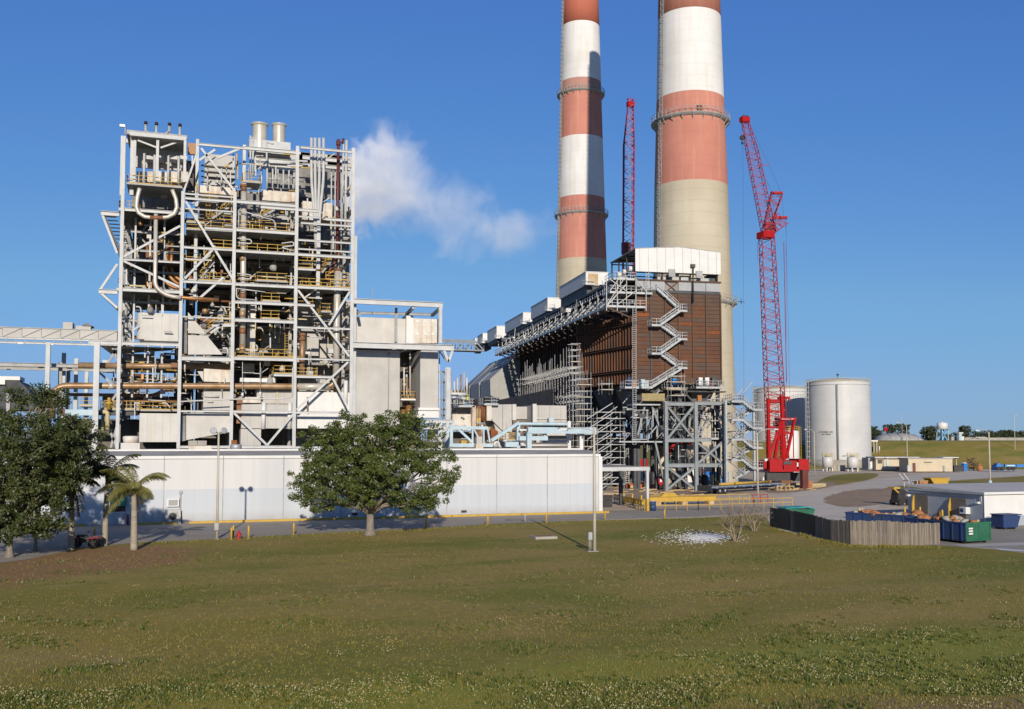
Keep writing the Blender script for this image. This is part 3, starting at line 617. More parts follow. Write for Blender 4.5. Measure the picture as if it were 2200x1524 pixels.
# relief vents that gather into one leg
for x in (669, 677, 686, 695):
    ppipe([(x, 297), (x, 384), (681 + (x - 682) * .4, 470), (682 + (x - 682) * .25, 540)], 142.6, 6.2, M_steel, bend=1.2, name='vent_pipe')
pcol(684, 640, 470, 142.3, .5, pyref=520)
for x, y0, y1, m_, w_ in ((727, 300, 560, M_oxide, 6.5), (738, 310, 470, M_steel, 4), (744.5, 302, 500, M_steel, 6), (738, 298, 309, M_oxide, 5.5)): ppipe([(x, y0), (x - 3, y1)], 142.8, w_, m_, name='vent_pipe')
ppipe([(724, 545), (720, 565), (708, 580), (706, 610)], 142.9, 6.5, M_oxide, bend=1.2)
clamp(727, 310, 142.8, 9, M_oxide, bt); clamp(727, 306, 142.8, 9, M_oxide, bt); clamp(726, 466, 142.8, 9, M_oxide, bt)
# silencers
for xc, yb, wpx, yt in ((557.5, 318, 31, 267), (599, 320, 27, 268)):
    a = atY(xc, yb, 147); b = atY(xc, yt, 147); r = wpx / 2 * depth(a) / F_PX; h = b.z - a.z
    s = MB().lathe([(r, -.3), (r, h - .4), (r * 1.03, h - .3), (r * 1.22, h - .18), (r * 1.22, h - .02), (r * .95, h - .02), (r * .95, h - .6)], a, 28, cap=False).build('silencer', M_chrome, bt)
for pp in ([(538, 292), (538, 380)], [(544, 298), (543, 378)], [(573, 305), (573, 348), (548, 370)]): ppipe(pp, 143.2, 4, M_steel)
ppipe([(538, 295), (546, 298)], 143.4, 3.5, M_steel); ppipe([(573, 306), (588, 310)], 143.4, 3.5, M_steel)
MB().box(atY(535, 325, 146) , atY(620, 319, 149)).build('silencer_deck', M_steel, bt)
# four angled relief outlets on the head house
for x, y in ((313, 270), (336, 272), (364, 273), (386.5, 275)):
    q = atY(x, y, 141.5); z0 = atY(x, 292, 141.5).z
    v = MB().tube([(q.x, q.y + .4, z0 - .6), (q.x, q.y + .1, q.z - .3), (q.x, q.y - .25, q.z + .15)], .17, 12, cap=False).build('relief_vent', M_steel, bt)
    MB().tube([(q.x, q.y - .30, q.z + .12), (q.x + .02, q.y - .12, q.z + .42)], .24, 12).build('mouth', mk('very dark red', (.045, .018, .022), (.03, .015, .02), 2, .6), v)  # closed tube end in very dark red
for (a, b) in (((311, 280), (325, 288)), ((364, 281), (354, 288))): MB().bar(atY(*a, 141.3), atY(*b, 141.3), .14).build('prop', M_steel2, bt)
# --- head house: girder, roof, columns, white gallery

pbox(279, 283, 400, 302, 139.6, 140.2, M_steel, 'girder'); pbox(270, 298, 400, 318, 146, 146.4, M_steel, 'girder'); pbox(272, 288, 402, 291, 140.3, 147, M_steel2, 'roof_deck')
pbox(404, 307, 420, 332, 146.5, 147, mk('tan plywood', (.48, .27, .13), (.4, .22, .1), .5, .7), 'casing_panel')
for x in (289, 338, 397): pcol(x, 392, 302, 139.8, .36, pyref=350)
for x in (263, 284): pcol(x, 420, 293, 141, .5, pyref=350)
MB().tube([atY(269, 296, 141), atY(269, 272, 141)], .09, 8).build('mast', M_steel2, bt); q = atY(266, 271, 141); MB().box(q - Vector((.5, .2, .15)), q + Vector((.15, .2, .15))).build('floodlight', M_galv, bt)
for (a, b) in (((296, 302), (338, 318)), ((345, 318), (392, 302))): MB().bar(atY(*a, 140.5), atY(*b, 140.5), .22).build('brace', M_steel, bt)
for x, yt, w_ in ((310, 330, 5), (333, 333, 7), (362, 333, 5), (384, 336, 5)): ppipe([(x, yt), (x - 1, 395)], 142.5, w_, M_steel)
for x in (322, 345, 374, 395): pbox(x - 8, 334, x + 7, 343, 143, 145, M_steel, 'duct')
for i, x in enumerate((294, 317, 340, 363, 386)): pbox(x, 368, x + 20, 392, 143.5, 147, M_cladst, 'casing_panel')
ribbed([(440, 330), (505, 340), (505, 420)], 148, .3, M_clad, step=1.3)
pbox(400, 345, 426, 420, 147.5, 152, M_dark, 'casing_panel')
for j, y in enumerate((356, 368, 380, 392, 403)):
    pbox(432, y, 506, y + 4, 147.6, 147.9, M_dark, 'louvre')
for x, y0, x1_, y1 in ((428, 398, 505, 420), (564, 408, 640, 436), (650, 432, 686, 474), (690, 435, 714, 474)): ribbed([(x, y0), (x1_, y0 + 4), (x1_, y1)], 144.5, 3, M_cladst, step=2.6)
# hanger rods under the top girders
for x in (446, 476, 562, 574, 586, 597, 609, 621, 632): ppipe([(x, 362), (x - .5, 406)], 144.0, 3.6, M_steel, name='hanger_rod')
for y in (342, 352, 358): pbeam((550, y), (640, y + 8), 144.6, .5, .4); 
for y in (340, 356): pbeam((650, y), (752, y + 6), 145, .6, .4)
pbox(620, 325, 755, 360, 151, 152, M_clad, 'casing_panel'); pbox(690, 360, 752, 420, 152, 153, M_clad, 'casing_panel')
for x in (712, 720, 733): ppipe([(x, 366), (x, 545)], 145, 3, M_steel)
# --- casings in the frame
cp = ribbed([(311, 672), (384, 674), (384, 734)], 141.8, 6, M_white, step=1.0)
q = atY(311, 672, 141.8); q0 = atY(311, 729, 141.8)
MB().prism([(q.x - (1 - math.cos(R(a))) * 0 - math.sin(R(a)) * 1.0 + .02, 142.8 - math.cos(R(a)) * 1.0, q0.z) for a in (0, 18, 36, 54, 72, 90)] + [(q.x + .02, 147.5, q0.z)], (0, 0, q.z - q0.z)).build('casing_panel', M_white, bt)
panel([(392, 680), (402, 680), (402, 760), (390, 760)], 141.4, .2, M_dark2)
panel([(404, 671), (443, 718), (404, 716)], 141.0, .3, M_white); panel([(404, 720), (445, 722), (478, 762), (404, 762)], 141.0, .3, M_white)
panel([(438, 792), (498, 796), (498, 822), (438, 820)], 142.6, 3, M_cladst); panel([(424, 798), (437, 798), (437, 820)], 142.7, 1, M_white)
ribbed([(437, 838), (497, 840), (497, 882)], 142.4, 4, M_clad, step=1.1)
ribbed([(300, 888), (383, 890), (383, 950)], 142.0, 7, M_white, step=1.0)
panel([(400, 888), (496, 889), (496, 928), (400, 946)], 141.4, 4, M_white); panel([(388, 888), (399, 888), (399, 947), (388, 949)], 141.5, 4, M_dark2)
pbox(509, 854, 520, 910, 141.5, 144, M_pipeb, 'casing_panel')
ribbed([(519, 868), (630, 871), (630, 921)], 141.3, 4, M_clad, step=1.1); ribbed([(517, 922), (561, 922), (561, 958)], 141.32, 3.8, M_clad, step=1.0)
pbox(513, 853, 560, 866, 141.8, 144, M_cladst, 'casing_panel'); ribbed([(516, 812), (592, 812), (592, 822)], 141.9, 2, M_whitep, step=2)
ribbed([(552, 838), (631, 840), (631, 868)], 142.8, 3, M_clad, step=1.2); ribbed([(636, 842), (752, 846), (752, 921)], 142.2, 6, M_whitep, step=1.2)
ribbed([(636, 814), (700, 814), (700, 842)], 144.5, 3, M_clad, step=1.2)
for x in (567, 623): ppipe([(x, 866), (x - 2, 922)], 140.9, 9, M_whitep, name='downcomer')
ppipe([(743, 818), (742, 870)], 141.6, 9, M_whitep, name='downcomer')
ribbed([(533, 655), (550, 655), (550, 684)], 147, 3, M_whitep, step=1.2); ribbed([(531, 695), (549, 695), (549, 765)], 146.5, 3, M_white, step=1.2)
ribbed([(640, 675), (690, 678), (690, 702)], 150, 3, M_clad, step=1); ribbed([(660, 715), (685, 715), (685, 765)], 148, 3, M_clad, step=1); ribbed([(521, 780), (547, 780), (547, 803)], 146, 2, M_clad, step=1)
# serpentine lines at the stair landings
for y in (512, 588): ppipe([(510, y), (538, y + 3), (541, y + 8), (538, y + 12), (512, y + 10)], 140.4, 2.6, M_steel, bend=.5)
ppipe([(605, 523), (630, 520), (632, 528), (603, 532), (632, 540)], 140.4, 2.6, M_steel, bend=.5)
ppipe([(513, 452), (513, 490)], 140.3, 2.4, M_steel); ppipe([(513, 451), (560, 466), (591, 474), (591, 494)], 140.3, 2.4, M_steel, bend=.6)
ppipe([(508, 619), (508, 642), (553, 645)], 140.3, 2.6, M_steel, bend=.6); ppipe([(508, 620), (570, 628)], 140.4, 2.4, M_steel)
ppipe([(388, 863), (500, 858), (628, 856), (629, 790)], 139.5, 3, M_white, bend=.8)
for x, y0, y1 in ((521, 776, 848), (559, 776, 846)): 
    ppipe([(x, y0), (x, y1 - 6)], 140.6, 1.4, M_white, name='hanger_rod'); ppipe([(x, y1 - 4), (x, y1 + 4)], 140.6, 5, M_whitep, name='hanger_weight')
# small clutter: valves, ducts, lagged fittings, lit plates
cl = random.Random(3)
for Yb in (143.6, 150):                                   # light secondary steel of the open end bay
    for xx in (290, 322, 352):
        X_ = atY(xx, 560, Yb).x; vcol(X_, Yb, 14, 39, .24, M_steel2 if Yb > 145 else M_steel)
    for yy in (500, 540, 585, 650, 690):
        zz_ = atY(320, yy, Yb).z; MB().ibeam((XA, Yb, zz_), (XB, Yb, zz_), .25, .3).build('beam', M_steel2, bt)
for (a_, b_) in (((258, 640), (300, 700)), ((300, 640), (262, 700)), ((262, 470), (320, 530)), ((330, 470), (270, 540)), ((300, 570), (345, 640)), ((255, 700), (290, 660)), ((268, 500), (290, 600))):
    MB().bar(atY(*a_, 147), atY(*b_, 147), .2).build('brace', M_steel2, bt)
MB().box((XA + 8.5, 157, 27), (XB + 2, 170, 39)).build('inner_casing', M_dark, bt)
for (x_, y_, w_, h_, Y_) in ((400, 555, 60, 40, 154), (520, 560, 100, 40, 154), (650, 560, 40, 45, 154), (645, 690, 90, 60, 154), (410, 690, 60, 40, 153), (560, 700, 60, 60, 154), (520, 460, 100, 25, 153), (410, 470, 80, 40, 154)):
    pbox(x_, y_, x_ + w_, y_ + h_, Y_, Y_ + 1, M_steel2, 'casing_panel')
for i in range(430):
    x = cl.uniform(258, 745); y = cl.uniform(400, 875)
    if x < 300 and y < 640: continue
    Y = cl.uniform(141.2, 152) if cl.random() < .6 else cl.uniform(143, 154); m_ = cl.choice([M_steel, M_white, M_dark2, M_pipe, M_pipeb, M_steel, M_cladst, M_steel2, M_copper, M_yellow])
    k = cl.random()
    if k < .4:
        L = cl.uniform(6, 34)
        ppipe([(x, y), (x, y + L)] if cl.random() < .55 else [(x, y), (x + L, y + L * .05)], Y, cl.uniform(1.4, 4.2), m_)
    elif k < .55: ppipe([(x, y), (x + cl.uniform(6, 15), y), (x + cl.uniform(10, 18), y + cl.uniform(8, 18))], Y, cl.uniform(2, 4.5), m_, bend=.6)
    elif k < .8: pbox(x, y, x + cl.uniform(4, 16), y + cl.uniform(4, 13), Y, Y + 1.2, m_, 'equipment_box')
    else:
        q = atY(x, y, Y); r = cl.uniform(.2, .6); v = MB().lathe([(r * .5, -r), (r, -r * .5), (r, r * .4), (r * .4, r), (r * .2, r * 1.6)], q, 10).build('valve', m_, bt)
for i in range(420):                                     # fine pale secondary steel, conduits and hangers
    x = cl.uniform(262, 752); y = cl.uniform(330, 880); Y = cl.uniform(140.9, 148); m_ = cl.choice([M_steel, M_steel, M_steel, M_white, M_steel2, M_yellow, M_paley]); L = cl.uniform(14, 46); k = cl.random()
    if x < 392 and y < 470: continue
    e = (x, y + L) if k < .5 else (min(755, x + L), y + L * .05) if k < .86 else (min(755, x + L * .7), y - L * .5)
    MB().bar(atY(x, y, Y), atY(*e, Y), cl.uniform(.07, .2)).build('secondary_steel', m_, bt)
# railings seen without their decks, ladders
for x0, x1_, y, Y in ((400, 430, 560, 141.2), (445, 500, 470, 143), (575, 637, 515, 144), (645, 690, 620, 142), (700, 750, 600, 142), (515, 560, 730, 150), (410, 440, 730, 148), (640, 700, 560, 147), (305, 380, 900, 148)):
    a = atY(x0, y, Y); b = atY(x1_, y, Y); railing([(a.x, Y, a.z), (b.x, Y, a.z)], M_yellow, bt)
def ladder(p0, p1, mat, parent, wd=.5, ax=Vector((1, 0, 0)), cage=False, name='ladder'):
    p0, p1 = Vector(p0), Vector(p1); mb = MB(); n = int((p1 - p0).length / .35)
    for s in (-.5, .5): mb.bar(p0 + ax * wd * s, p1 + ax * wd * s, .06)
    for i in range(n): p = p0.lerp(p1, i / n); mb.bar(p - ax * wd / 2, p + ax * wd / 2, .045)
    if cage:
        fr = Vector((0, -1, 0)) if abs(ax.x) > .5 else Vector((-1, 0, 0))
        for i in range(int((p1 - p0).length / 1.2)):
            c = p0 + (p1 - p0).normalized() * (2.2 + i * 1.2)
            if (c - p0).length > (p1 - p0).length: break
            hp = [c + ax * (.38 * math.cos(a_)) + fr * (.38 * math.sin(a_) + .1) for a_ in [R(15 * k) for k in range(0, 13, 2)]]
            for u_, v_ in zip(hp[:-1], hp[1:]): mb.bar(u_, v_, .05, .03)
        for a_ in (20, 90, 160):
            o_ = ax * (.38 * math.cos(R(a_))) + fr * (.38 * math.sin(R(a_)) + .1); mb.bar(p0 + o_ + (p1 - p0).normalized() * 2.2, p1 + o_, .05, .03)
    return mb.build(name, mat, parent)
for x, y0, y1, Y in ((616, 762, 715, 141.2), (447, 466, 430, 142), (634, 575, 541, 143), (530, 388, 360, 142)): ladder(atY(x, y0, Y), atY(x, y1, Y), M_yellow, bt)
# ================================================================== coal conveyor gallery and low pipe bay on the outer side
cg = thing('conveyor_gallery', 'long beige enclosed conveyor gallery on grey legs left of boiler tower', 'conveyor', (-40, 150, 0))
GY = 148.0
a = atY(-260, 706, GY); b = atY(252, 712, GY); zt = b.z; zb = atY(252, 731, GY).z
nseg = 12
for i in range(nseg):
    x0 = a.x + (b.x - a.x) * i / nseg; x1 = a.x + (b.x - a.x) * (i + 1) / nseg
    MB().box((x0 + .02, GY, zb), (x1 - .02, GY + .1, zt)).build('side_panel', M_clad, cg)
    MB().bar((x0, GY - .08, zb), (x1, GY - .08, zt), .08).build('truss_diagonal', M_steel2, cg)
MB().box((a.x, GY - .1, zt), (b.x, GY + 3.6, zt + .12)).build('roof', M_steel2, cg)
MB().box((a.x, GY + .1, zb), (b.x, GY + 3.5, zb + .1)).build('floor', M_dark, cg)
MB().box((a.x, GY + 3.4, zb), (b.x, GY + 3.5, zt)).build('side_panel', M_clad, cg)
for z in (zb - .15, zb - .75): MB().ibeam((a.x, GY, z), (b.x, GY, z), .3, .3).build('chord', M_steel, cg)
for i in range(26): x = a.x + (b.x - a.x) * i / 25; MB().bar((x, GY, zb - .15), (x, GY, zb - .75), .12).build('post', M_steel2, cg)
for px, Yl in ((103, 146), (137, 158), (164, 168), (187, 176), (-40, 146)):
    x = atY(px, 780, Yl).x; l = vcol(x, Yl, 0, zb - .8 if Yl < 150 else zb - 1.2, .55, M_steel, cg); l.name = 'leg'
    q = MB().box((x - .3, Yl - .6, 12), (x + .5, Yl - .3, 12.7)).build('junction_box', M_oxide, cg)
for px, y, Y in ((45, 738, GY - .3), (110, 740, GY - .3)):
    p = atY(px, y, Y); MB().box((p.x - .35, Y - .2, p.z - .12), (p.x + .35, Y + .2, p.z + .1)).build('lamp', M_whitep, cg)
th = thing('conveyor_head_house', 'small beige machine house with hipped roof on top of the conveyor gallery', 'machine house', (atY(170, 705, 149).x, 150, zt))
p0 = atY(136, 710, 149); p1 = atY(157, 694, 149); MB().box((p0.x, 148.4, zt + .1), (p1.x, 151, p1.z)).build('cabinet', M_clad, th)
p0 = atY(164, 710, 149); p1 = atY(196, 702, 149); MB().box((p0.x, 148.4, zt + .1), (p1.x, 151, p1.z)).build('cabinet', M_clad, th)
pk = atY(183, 692, 149); e = .3
MB().add([(p0.x + .8, 148.2, p1.z), (p1.x + e, 148.2, p1.z), (p1.x + e, 151.2, p1.z), (p0.x + .8, 151.2, p1.z), (pk.x, 149.7, pk.z)], [(0, 1, 4), (1, 2, 4), (2, 3, 4), (3, 0, 4), (3, 2, 1, 0)]).build('roof', M_steel2, th)

pb = thing('pipe_bay', 'grey steel pipe bay with tan pipes beside the boiler tower foot', 'pipe rack', (-20, 145, 0))
pcol(205, 968, 736, BY, .7, parent=pb)
for X_ in (XA - 8, XA - 16):
    for Yc in (150, 160): vcol(X_, Yc, 0, 15 if X_ < XA - 10 else 19, .5, M_steel2, pb)
for Yb in (148.5, 156): MB().ibeam((XA - 18, Yb, 18.5), (XB, Yb, 18.5), .4, .5).build('beam', M_steel2, pb)
MB().add([atY(213, 742, 142), atY(384, 748, 142), atY(384, 752, 150), atY(240, 762, 150)], [(0, 1, 2, 3)]).build('sloped_soffit', M_steel, pb)
for (a_, b_) in (((225, 792), (255, 742)), ((262, 800), (240, 742)), ((222, 890), (262, 828)), ((250, 960), (218, 880)), ((238, 962), (262, 880)), ((213, 800), (262, 845))):
    MB().bar(atY(*a_, 143), atY(*b_, 143), .3).build('brace', M_steel2, pb)
def pbx(x0, y0, x1, y1, Y0, Y1, mat, name, parent): return pbox(x0, y0, x1, y1, Y0, Y1, mat, name, parent)
pbx(140, 880, 205, 893, 141, 141.5, M_blue, 'blue_girder', pb); pbx(205, 883, 295, 893, 143, 144, M_dgrey, 'girder', pb)
pbx(250, 775, 384, 782, 148, 149, M_dark, 'casing_panel', pb); pbx(240, 812, 384, 820, 149, 152, M_clad, 'casing_panel', pb); pbx(270, 760, 330, 780, 150, 153, M_clad, 'casing_panel', pb)
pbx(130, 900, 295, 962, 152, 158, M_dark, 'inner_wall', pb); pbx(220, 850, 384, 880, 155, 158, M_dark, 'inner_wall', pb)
for x, Y in ((231, 142), (222, 146)): ppipe([(x - 10, 885), (x, 886), (x, 925)], Y, 9, M_paley, pb)
for x0, x1_, y, Y in ((215, 300, 878, 142.5), (170, 205, 870, 142.5), (255, 330, 805, 146)): 
    a = atY(x0, y, Y); b = atY(x1_, y, Y); platform(a.x, b.x, Y, Y + 5, a.z, M_steel2, pb, 'f')
p = atY(234, 872, 142); MB().lathe([(.3, -.5), (.3, .2), (.5, .25), (.5, .45), (.25, .5), (.2, 1.1)], p, 12).build('yellow_valve', M_yellow, pb)
for i in range(46):
    x = cl.uniform(215, 384); y = cl.uniform(750, 875); Y = cl.uniform(144, 150); m_ = cl.choice([M_steel, M_white, M_dark2, M_pipe, M_pipeb, M_steel2, M_yellow])
    if cl.random() < .6: ppipe([(x, y), (x, y + cl.uniform(8, 24))] if cl.random() < .6 else [(x, y), (x + cl.uniform(8, 30), y)], Y, cl.uniform(1.6, 5), m_, pb)
    else: pbx(x, y, x + cl.uniform(4, 14), y + cl.uniform(4, 10), Y, Y + 1, m_, 'equipment_box', pb)
# far small house at the picture edge
q = atD(20, 850, 190); hs = thing('far_house', 'dark roofed shed with white rooftop cupola beyond the left tree', 'shed', (q.x, q.y, 0))
MB().prism([atD(-60, 880, 190), atD(78, 880, 190), atD(62, 838, 190), atD(40, 818, 190), atD(-60, 815, 190)], Vector((0, 14, 0))).build('body', M_dgrey, hs)
for (x0, y0, x1, y1) in ((-8, 816, 10, 826), (-20, 808, 40, 816)):
    A = atD(x0, y1, 189); B = atD(x1, y0, 189); MB().box(A, (B.x, A.y + 6, B.z)).build('cupola', M_whitep, hs)

# ================================================================== casing block beside the boiler tower
cb = thing('precipitator_block', 'pale ribbed duct casing block in grey frame right of boiler tower', 'duct building', (28, 145, 0))
KY = 143.0
for x0, x1_, y0, y1, Y, m_ in ((762, 874, 681, 738, 143.6, M_white), (888, 942, 684, 738, 143.2, M_cladst), (757, 858, 752, 962, KY, M_clad), (903, 941, 753, 880, KY, M_clad)):
    n = round((x1_ - x0) / 9)
    for i in range(n):
        u0 = x0 + (x1_ - x0) * i / n; u1 = x0 + (x1_ - x0) * (i + 1) / n
        A = atY(u0, y0, Y); B = atY(u1, y1, Y); zt_ = atY(x0, y0, Y).z; MB().box((A.x + .005, Y + (.012 if i % 2 else 0), B.z), (B.x - .005, Y + 9, zt_)).build('casing_panel', m_, cb)
pbox(873, 677, 888, 738, 143.0, 146, M_whitep, 'corner_casing', cb)
for i, x in enumerate((896, 914, 930)):
    for y in (691, 718): pbox(x - 2.6, y - 2.6, x + 2.6, y + 2.6, 143.12, 143.3, M_whitep, 'patch_plate', cb)
MB().prism([atY(903, 879, KY - .3), atY(943, 880, KY - .3), atY(943, 898, KY - .3), atY(895, 898, KY - .3), atY(900, 881, KY - .3)], (0, 4, 0)).build('duct_flare', M_whitep, cb)
pbox(899, 876, 944, 882, KY - .6, KY + 2, M_whitep, 'flange', cb)
pbox(758, 752, 859, 756, KY - .3, KY, M_whitep, 'flashing', cb); pbox(757, 741, 940, 749, KY + .5, KY + 8, M_white, 'roof_slab', cb)
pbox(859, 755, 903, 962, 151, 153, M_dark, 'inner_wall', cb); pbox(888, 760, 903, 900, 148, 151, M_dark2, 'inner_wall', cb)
pbeam((758, 648), (951, 655), BY, .75, .5, parent=cb); pbeam((757, 740), (975, 749), BY, .85, .6, parent=cb)
pcol(946, 738, 655, BY, .45, parent=cb, pyref=690); pcol(851, 735, 660, 142.6, .35, M_steel2, parent=cb, pyref=690)
for (a_, b_, Y2) in (((873, 676), (888, 661), 146), ((928, 678), (945, 664), 146), ((762, 665), (772, 676), 146)): MB().bar(atY(*b_, BY), atY(*a_, Y2), .4).build('brace', M_steel2, cb)
MB().ibeam(atY(760, 672, 148), atY(930, 676, 148), .3, .4).build('beam', M_steel2, cb)
pcol(962, 968, 790, BY, .65, parent=cb, pyref=850)
for d in (-10, 9): MB().bar(atY(963, 778, BY), atY(963 + d, 752, BY), .38).build('brace', M_steel, cb)
for d in ((840, 753, 862, 747), (861, 757, 890, 742), (905, 752, 896, 744), (958, 775, 942, 752)): MB().bar(atY(d[0], d[1], KY - .4), atY(d[2], d[3], KY - .4), .16).build('prop', M_steel2, cb)
ppipe([(836, 752), (834, 880)], KY - .2, 1.8, M_steel2, cb, name='conduit')
A = atY(861, 857, 143.5); B = atY(893, 857, 143.5); platform(A.x, B.x, 143.5, 148, A.z, M_whitep, cb, 'flr')
for x, y0, y1, m_, w_ in ((868, 790, 850, M_whitep, 3), (881, 756, 850, M_steel, 3), (895, 770, 805, M_whitep, 2.5), (874, 810, 880, M_pipe, 5), (878, 870, 905, M_copper, 14), (866, 880, 905, M_copper, 12)): ppipe([(x, y0), (x, y1)], 146, w_, m_, cb)
for i in range(14): x = cl.uniform(862, 898); y = cl.uniform(760, 880); pbox(x, y, x + cl.uniform(2, 8), y + cl.uniform(2, 9), 147, 148, cl.choice([M_steel, M_whitep, M_pipeb, M_dark2]), 'equipment_box', cb)
for y in (905, 918): pbeam((905, y), (975, y + 1), 138, .5, .4, parent=cb)
for x in (946, 961): pcol(x, 968, 905, 138, .5, parent=cb, pyref=930)
for (a_, b_) in (((935, 908), (944, 922)), ((975, 908), (950, 930))): MB().bar(atY(*a_, 137.8), atY(*b_, 137.8), .3).build('brace', M_steel, cb)
ribbed([(925, 922), (941, 922), (941, 948)], 140, 2, M_white, cb, step=1)
for x, w_, m_ in ((944, 3, M_steel), (951, 3.5, M_steel2), (957, 3, M_whitep), (968, 3, M_steel2)): ppipe([(x, 755 if x < 950 else 800), (x, 960)], 145, w_, m_, cb)
for y in (800, 822, 860, 880, 893): pbeam((940, y), (970, y), 146, .25, .2, M_steel2, cb)
MB().tube([atY(800, 648, 142), atY(800, 617, 142)], .05, 6).build('lightning_rod', M_steel2, cb)

# truss bridge across to the dust collectors
tb = thing('truss_bridge', 'thin grey lattice truss bridge between duct block and dust collector', 'bridge', (45, 150, 0))
for Y in (149, 151):
    T0, T1 = atY(950, 730, 149), atY(1020, 727, 149); B0, B1 = atY(950, 751, 149), atY(1040, 748, 149)
    zt_, zb_ = T0.z, B0.z
    MB().bar((T0.x, Y, zt_), (T1.x, Y, zt_), .2).build('chord', M_grey, tb); MB().bar((B0.x, Y, zb_), (B1.x, Y, zb_), .22).build('chord', M_grey, tb)
    MB().bar((T1.x, Y, zt_), (B1.x, Y, zb_), .18).build('chord', M_grey, tb)
    n = 4
    for i in range(n):
        x0 = T0.x + (T1.x - T0.x) * i / n; x1 = T0.x + (T1.x - T0.x) * (i + 1) / n
        MB().bar((x0, Y, zb_), (x1, Y, zt_), .14).build('diagonal', M_grey, tb); MB().bar((x1, Y, zb_), (x1, Y, zt_), .12).build('vertical', M_grey, tb)
MB().box((B0.x, 149, zb_ - .05), (B1.x, 151, zb_ + .02)).build('deck', M_dgrey, tb)

# ================================================================== pale blue pipe racks rising behind the white roof
br = thing('pipe_rack', 'pale blue box girder pipe rack behind the white roof', 'pipe rack', (52, 131, 0))
RY = 131.0
def bb(a_, b_, w_, Y=RY, m_=None, par=None, nm='girder'): return MB().bar(atY(*a_, Y), atY(*b_, Y), w_ * .8, w_).build(nm, m_ or M_blue, par or br)
A0, A1 = atY(1133, 925, RY), atY(1279, 925, RY); A1.z = A0.z
gd = MB().box((A0.x, RY - .4, A0.z - .45), (A1.x, RY + .4, A0.z + .45)).build('main_girder', M_blue, br)
tx = text_mesh('C-198', .35, M_dgrey, gd); tx.location = (atY(1212, 926, RY).x, RY - .41, A0.z - .02); tx.rotation_euler = (R(90), 0, 0)
def leg(px, y0, y1, w_=.6, Y=RY, m_=None, par=None):
    x = atY(px, 940, Y).x; return MB().box((x - w_ / 2, Y - w_ / 2, atY(px, y1, Y).z), (x + w_ / 2, Y + w_ / 2, atY(px, y0, Y).z)).build('post', m_ or M_blue, par or br)
leg(1136, 930, 1000, .65); leg(1248, 932, 1000, .55, RY + 1, M_whitep); leg(1222, 905, 1000, .5, RY + 3, M_whitep); leg(1113, 910, 1000, .5, RY + 3); leg(1170, 926, 945, .35, RY + .5)
P0, P1 = atY(1113, 911, RY + 3), atY(1222, 911, RY + 3); P1.z = P0.z
pipe([P0 - Vector((0, 0, 3)), P0, P1, P1 - Vector((0, 0, 1.6))], .24, M_blue, br, bend=.5)
bb((1055, 947), (1115, 908), .45, RY + 2); bb((1115, 942), (1176, 942), .6, RY + .6); bb((1138, 938), (1150, 925), .25); bb((1116, 924), (1170, 925), .25, RY + 2, M_whitep)
pbox(1175, 930, 1222, 936, RY + 4, RY + 6, M_white, 'duct', br); pbox(1175, 937, 1220, 943, RY + 4.2, RY + 6, M_dark2, 'duct', br); pbox(1175, 944, 1220, 952, RY + 4, RY + 6, M_white, 'duct', br)
for x in (1230, 1241, 1254): ppipe([(x, 932), (x, 938)], RY - .2, 3, M_dgrey, br, name='hanger')
ppipe([(1120, 957), (1220, 957)], RY + .5, 4, M_whitep, br)
tr = thing('pipe_truss', 'pale blue triangulated pipe truss left of the box girder rack', 'pipe rack', (43, 131, 0))
for (a_, b_, w_) in (((965, 919), (1048, 920), .42), ((965, 957), (1060, 957), .5), ((969, 918), (969, 960), .5), ((1015, 920), (1015, 957), .28), ((1039, 920), (1039, 957), .25), ((1047, 920), (1052, 950), .28), ((981, 919), (1014, 950), .32), ((1018, 922), (1035, 955), .2), ((960, 932), (975, 907), .3), ((1085, 955), (1113, 955), .7)): bb(a_, b_, w_, RY, None, tr, 'truss_member')
ppipe([(1062, 960), (1063, 950), (1072, 950), (1073, 962)], RY - 1, 4, M_whitep, tr, bend=.5); 
# beige hoppers and casings behind the racks
hp = thing('ash_hopper', 'pale grey hopper casing tapering down behind the blue truss', 'hopper', (52, 150, 0), 'pale hopper casings behind the pipe racks')
HY = 150.0
MB().prism([atY(x, y, HY) for x, y in ((1045, 870), (1100, 869), (1100, 929), (1080, 926), (1058, 904), (1053, 888))], (0, 6, 0)).build('hopper_wall', M_clad, hp)
MB().box((atY(1099, 869, HY).x, HY - .5, atY(1099, 903, HY).z), (atY(1107, 869, HY).x, HY + 5, atY(1099, 869, HY).z)).build('edge_flange', M_white, hp)
MB().box((atY(1080, 869, HY).x - .04, HY - .06, atY(1080, 926, HY).z), (atY(1080, 869, HY).x + .04, HY, atY(1080, 870, HY).z)).build('joint_cover', M_dark2, hp)
MB().prism([atY(x, y, HY + .5) for x, y in ((1060, 905), (1098, 928), (1098, 962), (1074, 962))], (0, 4, 0)).build('hopper_wall', M_clad, hp)
hp2 = thing('ash_hopper', 'boxy pale grey casing behind the long blue girder', 'hopper', (60, 150, 0), 'pale hopper casings behind the pipe racks')
for i in range(6):
    x0 = 1145 + 72 * i / 6; A = atY(x0, 871, HY); B = atY(x0 + 12, 908, HY); MB().box((A.x + .01, HY - (.05 if i % 2 else 0), B.z), (B.x - .01, HY + 6, atY(1145, 871, HY).z)).build('casing_panel', M_clad, hp2)
pbox(1145, 868, 1153, 908, HY - .5, HY, M_white, 'edge_flange', hp2); pbox(1107, 874, 1145, 901, HY + 3, HY + 4, M_clad, 'recessed_panel', hp2); pbox(1100, 902, 1146, 925, HY + 3.2, HY + 5, M_dark, 'inner_wall', hp2)
